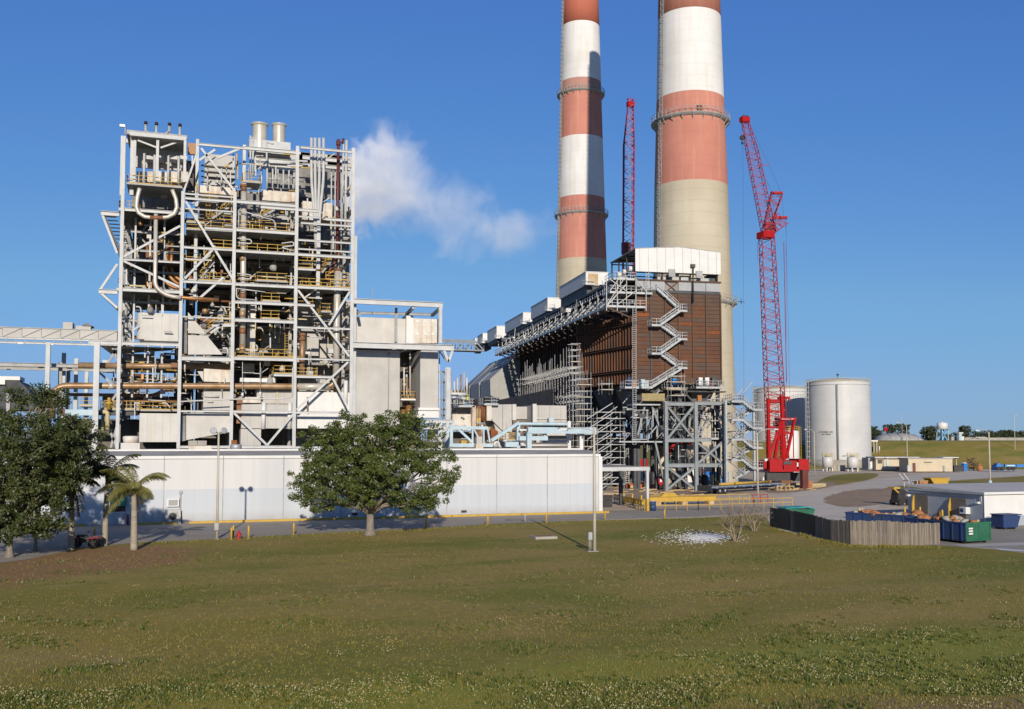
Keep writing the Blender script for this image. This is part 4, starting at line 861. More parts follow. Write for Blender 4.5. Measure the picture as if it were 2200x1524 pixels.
pbox(1152, 899, 1218, 901, HY - .3, HY - .06, M_white, 'ledge', hp2); pbox(1180, 898, 1190, 908, HY - 1.2, HY - .3, M_blue, 'lifting_lug', hp2)
hp3 = thing('ash_hopper', 'rust streaked beige casing with dark openings left of the tapering hopper', 'hopper', (46, 148, 0), 'pale hopper casings behind the pipe racks')
pbox(972, 890, 1015, 925, 148, 152, M_cladst, 'casing_panel', hp3); pbox(980, 872, 1014, 890, 150, 153, M_dark2, 'casing_panel', hp3); pbox(1015, 872, 1022, 922, 147, 148, M_cladst, 'column', hp3)
pbox(1024, 873, 1044, 960, 150, 153, M_pipeb, 'casing_panel', hp3); ppipe([(1036, 874), (1037, 905)], 149, 9, M_rust3, hp3); pbox(1046, 872, 1056, 904, 148.5, 149, M_cladst, 'casing_panel', hp3)
for x, y in ((991, 896), (995, 898)): pbox(x, y, x + 3, y + 4, 147.9, 148.2, M_blackst, 'hatch', hp3)
ribbed([(1024, 898), (1032, 898), (1032, 910)], 148, .3, M_yellow, hp3, 2)
for x in (1026, 1029): ladder(atY(x, 918, 148), atY(x, 878, 148), M_paley, hp3)
MB().prism([atY(x, y, 146) for x, y in ((1055, 918), (1070, 927), (1070, 945), (1055, 945))], (0, 3, 0)).build('rusty_box', M_rust3, hp3)
A = atY(985, 872, 147); B = atY(1020, 872, 147); platform(A.x, B.x, 147, 150, A.z, M_galv, hp3, 'flr', M_galv, 1.0)
A = atY(1040, 868, 149); B = atY(1072, 868, 149); platform(A.x, B.x, 149, 152, A.z, M_galv, hp3, 'flr', M_galv, 1.0)
A = atY(1085, 945, 147); B = atY(1108, 945, 147); platform(A.x, B.x, 147, 150, A.z, M_steel2, hp3, 'flr')
for i in range(46):
    x = cl.uniform(962, 1170); y = cl.uniform(905, 955); Y = cl.uniform(137, 147); m_ = cl.choice([M_steel, M_white, M_dark2, M_pipe, M_pipeb, M_steel2, M_yellow, M_cladst])
    if cl.random() < .6: ppipe([(x, y), (x, y + cl.uniform(6, 20))] if cl.random() < .5 else [(x, y), (x + cl.uniform(6, 24), y)], Y, cl.uniform(1.4, 4), m_, hp3)
    else: pbox(x, y, x + cl.uniform(4, 12), y + cl.uniform(4, 9), Y, Y + 1, m_, 'equipment_box', hp3)
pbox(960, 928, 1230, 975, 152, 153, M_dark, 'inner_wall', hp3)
# small far process plant seen between the blocks
fp = thing('pipe_rack', 'distant white pipe rack with vent stacks left of the grey hoods', 'pipe rack', (50, 175, 0))
for y in (847, 856, 872, 885): A = atY(962, y, 175); B = atY(1000, y, 175); MB().tube([A, (B.x, 175, A.z)], .35, 8).build('pipe', M_whitep if y < 860 else M_steel2, fp)
for x in (966, 973, 981, 990, 998): ppipe([(x, 850), (x, 930)], 176, 2, M_steel2, fp)
for x, y in ((983, 812), (990, 805), (997, 800), (1003, 812), (976, 820)): ppipe([(x, y), (x, 850)], 180, 3.5, cl.choice([M_clad, M_pipe, M_cladst]), fp, name='vent_stack')
pbox(968, 838, 1000, 846, 182, 185, M_clad, 'casing_panel', fp); pbox(968, 860, 998, 900, 184, 186, M_steel2, 'casing_panel', fp)
# ================================================================== two tall chimneys
M_chr = mk('faded brick red paint', (.49, .205, .15), (.42, .17, .125), .12, .8, streak=.4, streakc=(.60, .36, .28))
M_chr2 = mk('dusty dark red paint', (.36, .20, .16), (.42, .22, .17), .12, .85, streak=.3, streakc=(.3, .17, .14))
M_chr3 = mk('strong brick red paint', (.42, .125, .08), (.36, .10, .065), .12, .8, streak=.2, streakc=(.5, .2, .14))
M_chw = mk('white chimney paint', (.66, .655, .64), (.58, .57, .545), .12, .8, streak=.45, streakc=(.50, .45, .38))
def chimney_concrete():
    m = mk('chimney concrete', (.47, .425, .325), (.40, .355, .265), .1, .9, streak=.3, streakc=(.38, .30, .2))
    t, N, L = nodes_of(m); b = N['Principled BSDF']; src = b.inputs['Base Color'].links[0].from_socket
    tc = N.new('ShaderNodeTexCoord'); wv = N.new('ShaderNodeTexWave'); wv.bands_direction = 'Z'; wv.inputs['Scale'].default_value = .14; wv.inputs['Distortion'].default_value = .3
    L.new(tc.outputs['Object'], wv.inputs['Vector'])
    mr = N.new('ShaderNodeMapRange'); mr.inputs['From Min'].default_value = .0; mr.inputs['From Max'].default_value = .06; mr.inputs['To Min'].default_value = .93; mr.inputs['To Max'].default_value = 1.0; L.new(wv.outputs[0], mr.inputs['Value'])
    mu = N.new('ShaderNodeMix'); mu.data_type = 'RGBA'; mu.blend_type = 'MULTIPLY'; mu.inputs['Factor'].default_value = 1; L.new(src, mu.inputs['A']); L.new(mr.outputs[0], mu.inputs['B']); L.new(mu.outputs['Result'], b.inputs['Base Color'])
    return m
M_chc = chimney_concrete()
def rings(m, lo):                                          # faint lift joints of the slip formed shaft
    t, N, L = nodes_of(m); b = N['Principled BSDF']; src = b.inputs['Base Color'].links[0].from_socket; tc = N.new('ShaderNodeTexCoord'); wv = N.new('ShaderNodeTexWave'); wv.bands_direction = 'Z'; wv.inputs['Scale'].default_value = .14; wv.inputs['Distortion'].default_value = .3; L.new(tc.outputs['Object'], wv.inputs['Vector'])
    mr = N.new('ShaderNodeMapRange'); mr.inputs['From Max'].default_value = .08; mr.inputs['To Min'].default_value = lo; L.new(wv.outputs[0], mr.inputs['Value']); mu = N.new('ShaderNodeMix'); mu.data_type = 'RGBA'; mu.blend_type = 'MULTIPLY'; mu.inputs['Factor'].default_value = 1; L.new(src, mu.inputs['A']); L.new(mr.outputs[0], mu.inputs['B']); L.new(mu.outputs['Result'], b.inputs['Base Color'])
for m_ in (M_chr, M_chr2, M_chr3, M_chw): rings(m_, .955)
def chimney(label, px, D, prof, bands, rings, top, lad, group):
    """prof: (row, half width px); bands: (row_top, row_bottom, material) from the top down"""
    c = atD(px, 600, D); t = thing('chimney', label, 'chimney', (c.x, c.y, 0), group)
    S = D / F_PX
    zz = lambda y: atD(px, y, D - .036 * D).z
    pr = sorted((zz(y), h * S) for y, h in prof)
    def rad(z):
        for (z0, r0), (z1, r1) in zip(pr[:-1], pr[1:]):
            if z <= z1 or (z1, r1) == pr[-1]: return r0 + (r1 - r0) * (z - z0) / (z1 - z0)
    for (y0, y1, m_) in bands:
        z1 = top if y0 is None else zz(y0); z0 = 0 if y1 is None else zz(y1)
        k = max(2, int((z1 - z0) / 8)); mb = MB().lathe([(rad(z0 + (z1 - z0) * i / k), z0 + (z1 - z0) * i / k) for i in range(k + 1)], (c.x, c.y, 0), 72, cap=(y0 is None))
        mb.build('shaft_band', m_, t)
    for y, w_, m_ in rings:
        z = zz(y); r = rad(z)
        g_ = MB().lathe([(r * .99, -.55), (r + w_, -.12), (r + w_, 0), (r * .99, 0)], (c.x, c.y, z), 64, cap=False).build('gallery', M_steel2, t)
        mb = MB(); n = 44; pts = [Vector((c.x + (r + w_ - .05) * math.cos(2 * math.pi * k / n), c.y + (r + w_ - .05) * math.sin(2 * math.pi * k / n), z)) for k in range(n + 1)]
        for a_, b_ in zip(pts[:-1], pts[1:]):
            for h in (.6, 1.15): mb.bar(a_ + Vector((0, 0, h)), b_ + Vector((0, 0, h)), .07)
            mb.bar(a_, a_ + Vector((0, 0, 1.15)), .07)
        mb.build('railing', M_steel2, g_)
        mb = MB()
        for k in range(0, n, 2):
            o = Vector((math.cos(2 * math.pi * k / n), math.sin(2 * math.pi * k / n), 0)); mb.bar(Vector((c.x, c.y, z - 1.3)) + o * r, Vector((c.x, c.y, z - .1)) + o * (r + w_ - .1), .12)
        struct(mb.build('brackets', M_steel2, g_), 'stuff')
    # caged ladder up the lit flank
    ft = Vector((-c.x, -c.y, 0)).normalized(); sd_ = Vector((-ft.y, ft.x, 0)); lv = ft * math.cos(math.asin(lad)) + sd_ * lad; ang = math.atan2(lv.y, lv.x); mb = MB(); n = 110; ax = Vector((-math.sin(ang), math.cos(ang), 0)); zs = [top * .98 * i / n for i in range(n + 1)]
    P = [Vector((c.x + (rad(z) + .25) * math.cos(ang), c.y + (rad(z) + .25) * math.sin(ang), z)) for z in zs]; outv = Vector((math.cos(ang), math.sin(ang), 0))
    for a_, b_ in zip(P[:-1], P[1:]):
        for s in (-.25, .25): mb.bar(a_ + ax * s, b_ + ax * s, .08)
        mb.bar(a_ - ax * .3, a_ + ax * .3, .08)
        hoop = [a_ + ax * (.36 * math.cos(q)) + outv * (.5 * math.sin(q)) for q in (0, .8, 1.57, 2.34, 3.14)]
        for u_, v_ in zip(hoop[:-1], hoop[1:]): mb.bar(u_, v_, .12, .05)
        for q in (.8, 2.34): o = ax * (.36 * math.cos(q)) + outv * (.5 * math.sin(q)); mb.bar(a_ + o, b_ + o, .08)
    mb.build('caged_ladder', M_steel2, t)
    return t, c, rad, zz
G_ch = 'tall striped power plant chimneys'
DR, DL = 191.0, 262.0
ch1, c1, rad1, zz1 = chimney('wide red and white chimney behind the white roof canopy', 1486.5, DR, [(0, 68), (200, 73), (390, 79), (520, 81.5), (820, 88), (1000, 92)],
   [(None, 11, M_chr), (11, 192, M_chw), (192, 241, M_chr), (241, 386, M_chr), (386, None, M_chc)], [(241, 1.0, 0), (645, 1.0, 0)], 133, -.79, G_ch)
ch2, c2, rad2, zz2 = chimney('narrow farther red and white chimney with the other one\'s shadow on it', 1249.5, DL, [(0, 40.5), (183, 45), (452, 51.5), (620, 56), (1000, 60)],
   [(None, 28, M_chr3), (28, 153, M_chw), (153, 179, M_chr2), (179, 279, M_chr), (279, 411, M_chw), (411, 447, M_chr), (447, 548, M_chr), (548, None, M_chc)], [(179, .9, 0), (447, .9, 0)], 133, -.88, G_ch)
for k, (px, y) in enumerate(((1500, 231), (1505, 232))):
    q = atD(px, y, DR - rad1(zz1(y)) - .1); MB().box(q - Vector((.25, .2, .5)), q + Vector((.25, .2, .5))).build('beacon_box', M_pipeb, ch1)
# anemometer arm on the lower gallery
z = zz1(632); MB().tube([(c1.x + rad1(z), c1.y, z), (c1.x + rad1(z) + 4.2, c1.y, z)], .06, 6).tube([(c1.x + rad1(z) + 3.4, c1.y, z - .4), (c1.x + rad1(z) + 3.4, c1.y, z + .6)], .08, 6).build('sensor_arm', M_dgrey, ch1)
# ================================================================== dust collector under construction: long rusty box on steel legs
EA = R(6.2); EO = atY(1367, 700, 146.0); EO.z = 0
EU = Vector((math.cos(EA), -math.sin(EA), 0)); EV = Vector((math.sin(EA), math.cos(EA), 0))
def loc(p): p = p - EO; return Vector((p.dot(EU), p.dot(EV), p.z))
def ev(x, y, v):                       # picture point on the local plane v
    d = ray(x, y); t = (v - (EYE - EO).dot(EV)) / d.dot(EV); return loc(EYE + d * t)
def eu(x, y, u):                       # picture point on the local plane u
    d = ray(x, y); t = (u - (EYE - EO).dot(EU)) / d.dot(EU); return loc(EYE + d * t)
dc = lthing('dust_collector', 'long rusty steel dust collector casing on grey legs before the chimneys', 'dust collector')
place(dc, EO, -EA)
u1 = ev(1548, 700, 0).x; zt = ev(1367, 628, 0).z; zb = ev(1400, 812, 0).z; VL = 92.0
M_esp = [M_rust, M_rust2, M_rust, M_rust2, M_rust2]
er = random.Random(11)
UR = 9.3; MB().box((.15, .12, zb), (u1 - .1, 12, zt)).build('casing_core', M_rust2, dc); MB().box((.15, 12.01, zb), (UR, VL, zt)).build('casing_core', M_rust2, dc)
cols = [0] + [ev(x, 700, 0).x for x in (1397.5, 1428.7, 1457.7, 1487.8, 1516.8)] + [u1]
nr = 21
for i in range(6):
    for j in range(nr):
        za = zb + (zt - zb) * j / nr; zc = zb + (zt - zb) * (j + 1) / nr
        MB().box((cols[i] + .12, er.uniform(-.02, .03), za + .03), (cols[i + 1] - .12, .14, zc - .02)).build('plate', M_rust3 if er.random() < .045 else er.choice(M_esp), dc)
for x in cols: MB().ibeam((x, -.05, zb - .6), (x, -.05, zt), .22, .3, up=(0, 1, 0)).build('stiffener', M_rust2 if x not in (cols[1],) else M_dgrey, dc)
MB().box((-.1, -.25, zb - .9), (u1 + .1, .2, zb)).build('base_beam', M_rust2, dc)
# grey band above the plates with one open X braced bay
zg = ev(1400, 604, 0).z
for a, b in ((0, 1), (1, 2), (3, 4), (4, 5), (5, 6)): MB().box((cols[a] + .05, -.1, zt + .5), (cols[b] - .05, .1, zg)).build('grey_panel', mk('blue grey sheet', (.33, .34, .35), (.28, .29, .30), .4, .6), dc)
MB().box((cols[2], 1.5, zt), (cols[3], 1.7, zg)).build('open_bay', M_rust2, dc)
for s in (0, 1): MB().bar((cols[2], 0, zt + .1 if s else zg), (cols[3], 0, zg if s else zt + .1), .14).build('x_brace', M_rust, dc)
MB().box((-.2, -.3, zg), (u1 + .1, 13.2, zg + .25)).build('roof_deck', M_rust2, dc); MB().box((-.2, 13.21, zg), (UR, VL, zg + .25)).build('roof_deck', M_rust2, dc); MB().box((-3.2, 4, zg - .1), (-.25, VL, zg + .24)).build('roof_deck', M_dgrey, dc); MB().box((-1.4, 4, zt - 1), (.1, VL, zg - .12)).build('upper_casing', M_dgrey, dc); MB().box((0, -.15, zt), (u1, .1, zt + .45)).build('edge_beam', M_dgrey, dc)
MB().box((.2, .15, zt), (u1 - .2, 12, zg)).build('upper_casing', M_dark2, dc); MB().box((.2, 12.01, zt), (UR - .1, VL, zg)).build('upper_casing', M_dark2, dc)
# side wall: long flank with ribs, its shade put into the dark rust
for k in range(30):
    v = 28 + k * 2.15
    if v < VL: MB().ibeam((0, v, zb), (0, v, zt), .3, .35, up=(1, 0, 0)).build('stiffener', M_rust2, dc)
# flared inlet plenum wall, lit by the low sun
fa = R(13.5); FD = Vector((-math.sin(fa), math.cos(fa), 0)); FN = Vector((-math.cos(fa), -math.sin(fa), 0))
flz1 = ev(1367, 676, 0).z; flz0 = ev(1367, 822, 0).z; FL = 20.0
fw = MB().prism([Vector((0, 0, flz0)), FD * FL + Vector((0, 0, flz0)), FD * FL + Vector((0, 0, flz1)), Vector((0, 0, flz1))], -FN * .2).build('plenum_wall', M_rust, dc)
for i in range(22):
    p = FD * (i * .9 + .3) + FN * .12; MB().bar(p + Vector((0, 0, flz0)), p + Vector((0, 0, flz1)), .12, .28, up=FN).build('rib', er.choice([M_rust, M_rust, M_rust3, M_rust2]), fw)
for z in (ev(1367, 694, 0).z, ev(1367, 743, 0).z, ev(1367, 795, 0).z): MB().ibeam(FD * .2 + FN * .3 + Vector((0, 0, z)), FD * FL + FN * .3 + Vector((0, 0, z)), .5, .35).build('girt', M_rust2, fw)
MB().prism([Vector((0, 0, flz1)), FD * FL + Vector((0, 0, flz1)), Vector((0, FD.y * FL, flz1))], (0, 0, .15)).build('plenum_roof', M_rust2, dc)
MB().prism([Vector((0, 0, flz0)), FD * FL + Vector((0, 0, flz0)), Vector((0, FD.y * FL, flz0))], (0, 0, .15)).build('plenum_floor', M_rust2, dc)
MB().prism([FD * FL + Vector((0, 0, flz0)), Vector((.1, FD.y * FL, flz0)), Vector((.1, FD.y * FL, flz1)), FD * FL + Vector((0, 0, flz1))], (0, .2, 0)).build('plenum_back', M_rust2, dc)
# sheeted roof canopy
CN = 20; cy0, cy1 = -.4, 13.0
zl = lambda f: (ev(1365, 535, cy0).z + (ev(1463, 532, cy0).z - ev(1365, 535, cy0).z) * f / .53) if f < .53 else (ev(1463, 532, cy0).z + (ev(1548, 543.5, cy0).z - ev(1463, 532, cy0).z) * (f - .53) / .47)
zlow = ev(1365, 583, cy0).z; ca, cb_ = ev(1365, 560, cy0).x, ev(1548, 560, cy0).x
for i in range(CN):
    f0, f1 = i / CN, (i + 1) / CN; x0 = ca + (cb_ - ca) * f0; x1 = ca + (cb_ - ca) * f1; y_ = cy0 - (.06 if i % 2 else 0)
    MB().prism([(x0 + .01, y_, zlow), (x1 - .01, y_, zlow), (x1 - .01, y_, zl(f1)), (x0 + .01, y_, zl(f0))], (0, .12, 0)).build('canopy_sheet', M_whitep, dc)
xm = ca + (cb_ - ca) * .53
MB().prism([(ca, cy0, zl(0)), (xm, cy0, zl(.53)), (cb_, cy0, zl(1)), (cb_, cy0, zl(1) + .15), (xm, cy0, zl(.53) + .15), (ca, cy0, zl(0) + .15)], (0, cy1 - cy0, 0)).build('canopy_roof', M_steel2, dc)
for v in (0.4, 4.5, 8.7, 12.6):
    for x in (ca + .2, ca + (cb_ - ca) * .33, ca + (cb_ - ca) * .66, cb_ - .3): MB().bar((x, v, zg), (x, v, zl(0) if x < ca + 1 else zlow), .22).build('canopy_post', M_blackst, dc)
    MB().bar((ca + .1, v, zlow), (cb_ - .1, v, zlow), .18).build('canopy_truss', M_blackst, dc)
    MB().bar((ca + .1, v, zl(0) - .3), (cb_ - .1, v, zl(1) - .3), .18).build('canopy_truss', M_blackst, dc)
for i, v in enumerate((2, 5, 8)):
    MB().tube([(ca - .4, v, zlow + .8), (ca + .6, v, zlow + .8)], .45, 12).build('motor', M_whitep, dc); MB().bar((ca, v, zg), (ca, v, zlow + .5), .3).build('motor_stand', M_blackst, dc)
for x, y0, y1 in ((1437, 578, 595), (1496, 582, 598)): a = ev(x, y0, cy0 - .3); b = ev(x + 14, y1, cy0 - .3); MB().box(a, (b.x, a.y + .3, b.z)).build('control_box', M_steel2, dc)
for x in (1420, 1447, 1470, 1512, 1530): a = ev(x, 600, 1.5); MB().box((a.x - .8, 1, zg), (a.x + .8, 3, zg + er.uniform(.8, 1.7))).build('transformer', er.choice([M_galv, M_dgrey, M_dark2, M_clad]), dc)
a = ev(1489, 650, -.6); b = ev(1489, 574, -.6); MB().tube([a, b], .14, 8).build('lamp_post', M_blackst, dc); MB().box(b - Vector((.45, .3, .1)), b + Vector((.3, .3, .45))).build('flood_lamp', M_dgrey, dc)
# zigzag stair on the face
SV = -1.9
fl = [((1412, 620), (1457, 661)), ((1420, 698), (1462, 668)), ((1421, 700), (1457, 726)), ((1420, 760), (1462, 730)), ((1421, 762), (1457, 788)), ((1398, 834), (1464, 793))]
def estair(a, b, v, wdt, par, smat=M_galv):
    A = ev(*a, v); B = ev(*b, v); A.y = B.y = v; return stair(A, B, wdt, smat, M_galv, par)
for i, (a, b) in enumerate(fl): estair(a, b, SV + (.9 if i % 2 == 0 else 0), .85, dc)
def eplat(x0, x1, y, v0, v1, par, rails='flr', mat=M_galv, gap=1.0):
    A = ev(x0, y, v0); B = ev(x1, y, v0); return platform(A.x, B.x, v0, v1, A.z, mat, par, rails, M_galv, gap)
for x0, x1, y in ((1456, 1477, 667), (1400, 1422, 698), (1456, 1477, 728), (1400, 1422, 759), (1456, 1477, 790)): eplat(x0, x1, y, SV, 0, dc)
for x0, x1, y in ((1343, 1373, 832), (1378, 1402, 832)): eplat(x0, x1, y, -2.6, 0, dc)
eplat(1496, 1556, 832, -1.5, 2, dc); eplat(1432, 1470, 834, -2.2, 0, dc, mat=M_plank)
eplat(1330, 1560, 838, -.4, 1, dc, '', M_dgrey)
# front working deck under the canopy, two levels
eplat(1303, 1388, 657, -1.2, 2.5, dc, 'flr', M_galv, .9); eplat(1310, 1402, 627, -1.0, 3.0, dc, 'flr', M_galv, .9); eplat(1318, 1368, 598, -.8, 4, dc, 'flr', M_galv, .9)
for x in (1303, 1326, 1346, 1366, 1388): a = ev(x, 668, -1.3); b = ev(x, 596 if x < 1370 else 622, -1.3); MB().bar(a, b, .12).build('post', M_scaf, dc)
for (a, b) in (((1304, 655), (1340, 600)), ((1326, 655), (1366, 625)), ((1346, 626), (1310, 600)), ((1366, 600), (1388, 626)), ((1310, 626), (1330, 598))): MB().bar(ev(*a, -1.25), ev(*b, -1.25), .12).build('brace', M_scaf, dc)
for i in range(24): a = ev(er.uniform(1308, 1385), er.uniform(600, 655), er.uniform(0, 3)); MB().box(a, a + Vector((er.uniform(.3, 1.4), .5, er.uniform(.2, .9)))).build('equipment_box', er.choice([M_dgrey, M_galv, M_blackst, M_steel2, M_dark2]), dc)
ladder(ev(1391, 618, -1.4), ev(1391, 586, -1.4), M_galv, dc, cage=True); ladder(ev(1363, 955, -2.9), ev(1363, 662, -2.9), M_galv, dc, .55)
# side walkway running the whole length
zw = ev(1303, 657, -1.2).z; uw = ev(1303, 657, -1.2).x
nb = 20; vs = [-1 + (VL + 1) * i / nb for i in range(nb + 1)]
for a, b in zip(vs[:-1], vs[1:]):
    w1 = MB().box((uw, a + .02, zw - .3), (uw + 1.6, b - .02, zw)).build('walkway', M_galv, dc); railing([(uw + .05, a, zw), (uw + .05, b, zw)], M_galv, w1, 1.1, 2.0, .05)
    MB().bar((uw + .1, a, zw), (uw + 3.4, a, zw + 3.6), .2).build('strut', M_scaf, dc); MB().bar((uw + .1, (a + b) / 2, zw + .2), (uw + 2.6, (a + b) / 2, zw + 3.0), .12).build('strut', M_scaf, dc)
    MB().bar((uw + .05, a, zw - .8), (uw + .05, a, zw + 2.4), .12).build('post', M_scaf, dc)
    MB().bar((uw + .1, a, zw - .2), (.1, a, zw - 2.4), .22).build('bracket', M_rust2, dc)
    w2 = MB().box((uw + 2.4, a + .02, zw + 3.2), (.6, b - .02, zw + 3.4)).build('walkway', M_dgrey, dc); railing([(uw + 2.45, a, zw + 3.4), (uw + 2.45, b, zw + 3.4)], M_galv, w2, 1.1, 1.5, .05)
    MB().bar((uw + 1.6, a, zw - .2), (.1, a, zw - .2), .25).build('bracket', M_dgrey, dc)
for z in (zw + .5, zw + 1.2, zw + 2.2): MB().tube([(uw + 2.0, -1, z), (uw + 2.0, VL, z)], .16, 8).build('pipe', M_dgrey, dc)
# penthouses on the roof edge
def v_of(px, u):
    lo, hi = -5, 200
    for _ in range(50):
        m_ = (lo + hi) / 2; p = EO + EU * u + EV * m_ ; q = p - EYE; x = CX + F_PX * q.dot(_r) / q.dot(_fh) if True else 0
        if x > px: lo = m_
        else: hi = m_
    return lo
PU = -2.2; pvs = [v_of(x_, PU) for x_ in (1260, 1177, 1124, 1067, 1037, 1020)] + [VL]
for i, (px, y0, y1, wd, ln) in enumerate(((1260, 584, 612, 4.3, 15), (1177, 640, 668, 3.2, 15), (1124, 672, 696, 3.0, 15), (1067, 701, 727, 5, 12), (1037, 717, 737, 2.6, 8), (1020, 728, 740, 2, 6))):
    v = pvs[i]; ln = max(2.5, (pvs[i + 1] - v) * .66); z1 = eu(px, y0, PU).z; z0 = eu(px, y1, PU).z; MB().box((PU + .3, v + .4, zg + .24), (PU + wd, v + ln, z0)).build('plinth', M_dgrey, dc)
    b = MB().box((PU, v, z0), (PU + wd, v + ln, z1)).build('penthouse', M_whitep, dc); MB().box((PU - .1, v - .1, z1), (PU + wd + .1, v + ln + .1, z1 + .12)).build('roof', M_whitep, b)
    MB().box((PU + wd * .1, v - .04, z0 + .1), (PU + wd * .55, v, z1 - .25)).build('door', M_plank if i == 0 else M_whitep, b)
    for k in range(3): MB().tube([(PU + wd + .6, v + .6 + k * .8, z0 + 1.2), (PU + wd + 1.6, v + .6 + k * .8, z0 + 1.2)], .35, 10).build('fan', M_whitep, b)
    p_ = MB().box((PU - .6, v - 1.6, z0 - .2), (PU + 1.2, v, z0)).build('landing', M_galv, dc); railing([(PU - .55, v, z0), (PU - .55, v - 1.55, z0), (PU + 1.2, v - 1.55, z0)], M_galv, p_, 1.1, .8, .04)
MB().box((PU + 1, 16, zg), (2, VL, zg + 1.4)).build('roof_duct', M_dark2, dc)
for k in range(90):                                     # loose tubes, conduits and fittings along the gallery
    v = er.uniform(0, VL - 4); u = er.uniform(uw, .3); z = zw + er.uniform(-.6, 3.4); m_ = er.choice([M_scaf, M_galv, M_dgrey, M_whitep, M_steel2])
    if k % 3: MB().bar((u, v, z), (u + er.uniform(-.4, .9), v + er.uniform(-1, 3), z + er.uniform(.4, 2.2)), .09).build('loose_tube', m_, dc)
    else: MB().box((u, v, z), (u + er.uniform(.3, 1), v + er.uniform(.4, 1.6), z + er.uniform(.3, 1))).build('equipment_box', m_, dc)
# grey sheeted outlet hoods on the flank
M_hood = mk('grey duct sheeting', (.40, .395, .38), (.35, .345, .33), .3, .6)
vh = v_of(1119, 0)
poly = [ev(x, y, vh) for x, y in ((1119, 754), (1121, 868), (1072, 858), (1054, 850), (1053, 815))]
for k, (dv, ln) in enumerate(((0, 13.5), (15.5, 13.5), (31, 10))):
    MB().prism([p + Vector((0, dv, 0)) for p in poly], (0, ln, 0)).build('outlet_hood', M_hood, dc)
for i in range(1, 5):
    a = poly[4].lerp(poly[0], i / 5) + Vector((0, -.03, 0)); b = poly[3].lerp(poly[1], i / 5) + Vector((0, -.03, 0)); b.x = a.x
    MB().bar(a, b, .06).build('seam', M_clad, dc)
for k in range(4): MB().bar((uw + 1.5, vh + 14 + k, zw - 2.5 - k * .7), (uw + 1.0, VL - 2, zw - 2.5 - k * .7), .3).build('cable_tray', M_steel2, dc)
# hoppers and steel below the casing
for i in range(3):
    for j in range(7):
        if i == 2 and j: continue
        a = u1 * i / 3 + .2; b = u1 * (i + 1) / 3 - .2; v0 = 1 + j * 12.5; v1 = v0 + 11.8; cxm = (a + b) / 2; cym = (v0 + v1) / 2; zh = zb - 8.2
        MB().add([(a, v0, zb - .9), (b, v0, zb - .9), (b, v1, zb - .9), (a, v1, zb - .9), (cxm - .6, cym - .6, zh), (cxm + .6, cym - .6, zh), (cxm + .6, cym + .6, zh), (cxm - .6, cym + .6, zh)], [(0, 1, 5, 4), (1, 2, 6, 5), (2, 3, 7, 6), (3, 0, 4, 7), (4, 5, 6, 7)]).build('hopper', M_dark2, dc)
for j in range(7):
    v = .6 + j * 12.5
    for u in ((.4, u1 * .5, u1 - .4) if j == 0 else (.4, u1 * .5)): MB().ibeam((u, v, 0), (u, v, zb - .9), .55, .55, up=(0, 1, 0)).build('leg', M_dgrey, dc)
    for (ua, ub) in (((.4, u1 * .5), (u1 * .5, u1 - .4)) if j == 0 else ((.4, u1 * .5),)):
        MB().bar((ua, v, zb - 8.5), (ub, v, zb - 1.2), .3).build('brace', M_dgrey, dc); MB().bar((ub, v, zb - 8.5), (ua, v, zb - 1.2), .3).build('brace', M_dgrey, dc)
for z in (zb - 1.1, zb - 8.6, zb - 11): 
    for u in (.4, u1 * .5): MB().ibeam((u, .6, z), (u, 78, z), .4, .5).build('beam', M_dgrey, dc)
MB().box((-8, 6, zb - 9), (UR, 80, zb - 8.85)).build('service_floor', M_dgrey, dc)
MB().box((-9.5, 18, 0), (-9, 82, zb - 1)).build('void_shade_wall', M_dark, dc)  # dark sheets added to stand for the shaded void under the casing
MB().box((-9, 26, 0), (UR - 1, 26.4, zb - 9.5)).build('void_shade_wall', M_dark, dc)

# ------------------------------------------------------------------ braced steel frame in front
sf = lthing('support_frame', 'blue grey cross braced steel frame under the rusty dust collector front', 'steel frame'); place(sf, EO, -EA)
FV = -4.0
def fpt(x, y, v=FV): p = ev(x, y, v); return p
ca_ = fpt(1431, 1054); cb2 = fpt(1495, 1054); cc = fpt(1556, 1035)
for x, top in ((1431, 862), (1495, 864), (1556, 864)):
    u = ev(x, 950, FV).x; MB().ibeam((u, FV, 0), (u, FV, ev(x, top, FV).z), .55, .55, up=(0, 1, 0)).build('column', M_grey, sf)
U = [ev(x, 950, FV).x for x in (1431, 1495, 1556)]
zz_ = lambda y: ev(1463, y, FV).z
for y, ua, ub in ((868, U[0], U[1]), (946, U[0], U[1]), (1000, U[0], U[1]), (1000, U[1], U[2]), (866, U[1], U[2] + 4), (945, U[1], U[1] + 2.7)): MB().ibeam((ua, FV, zz_(y)), (ub, FV, zz_(y)), .4, .62).build('beam', M_grey, sf)
for ua, ub, ya, yb in ((U[0], U[1], 872, 942), (U[0], U[1], 1004, 1050), (U[1], U[2], 950, 996)):
    for s in (0, 1): MB().ibeam((ua + .3, FV + .25 * s, zz_(ya if s else yb)), (ub - .3, FV + .25 * s, zz_(yb if s else ya)), .34, .38).build('brace', M_grey, sf)
for v in (-4.0, 0.4, 6):
    for u in (ev(1365, 900, 0).x, U[0], U[1], U[2]):
        if v > -4: MB().ibeam((u, v, 0), (u, v, zz_(868)), .45, .45, up=(0, 1, 0)).build('column', M_dgrey, sf)
for u in U: 
    MB().ibeam((u, FV, zz_(868)), (u, 8, zz_(868)), .4, .5).build('beam', M_dgrey, sf); MB().ibeam((u, FV, zz_(946)), (u, 8, zz_(946)), .4, .5).build('beam', M_dgrey, sf)
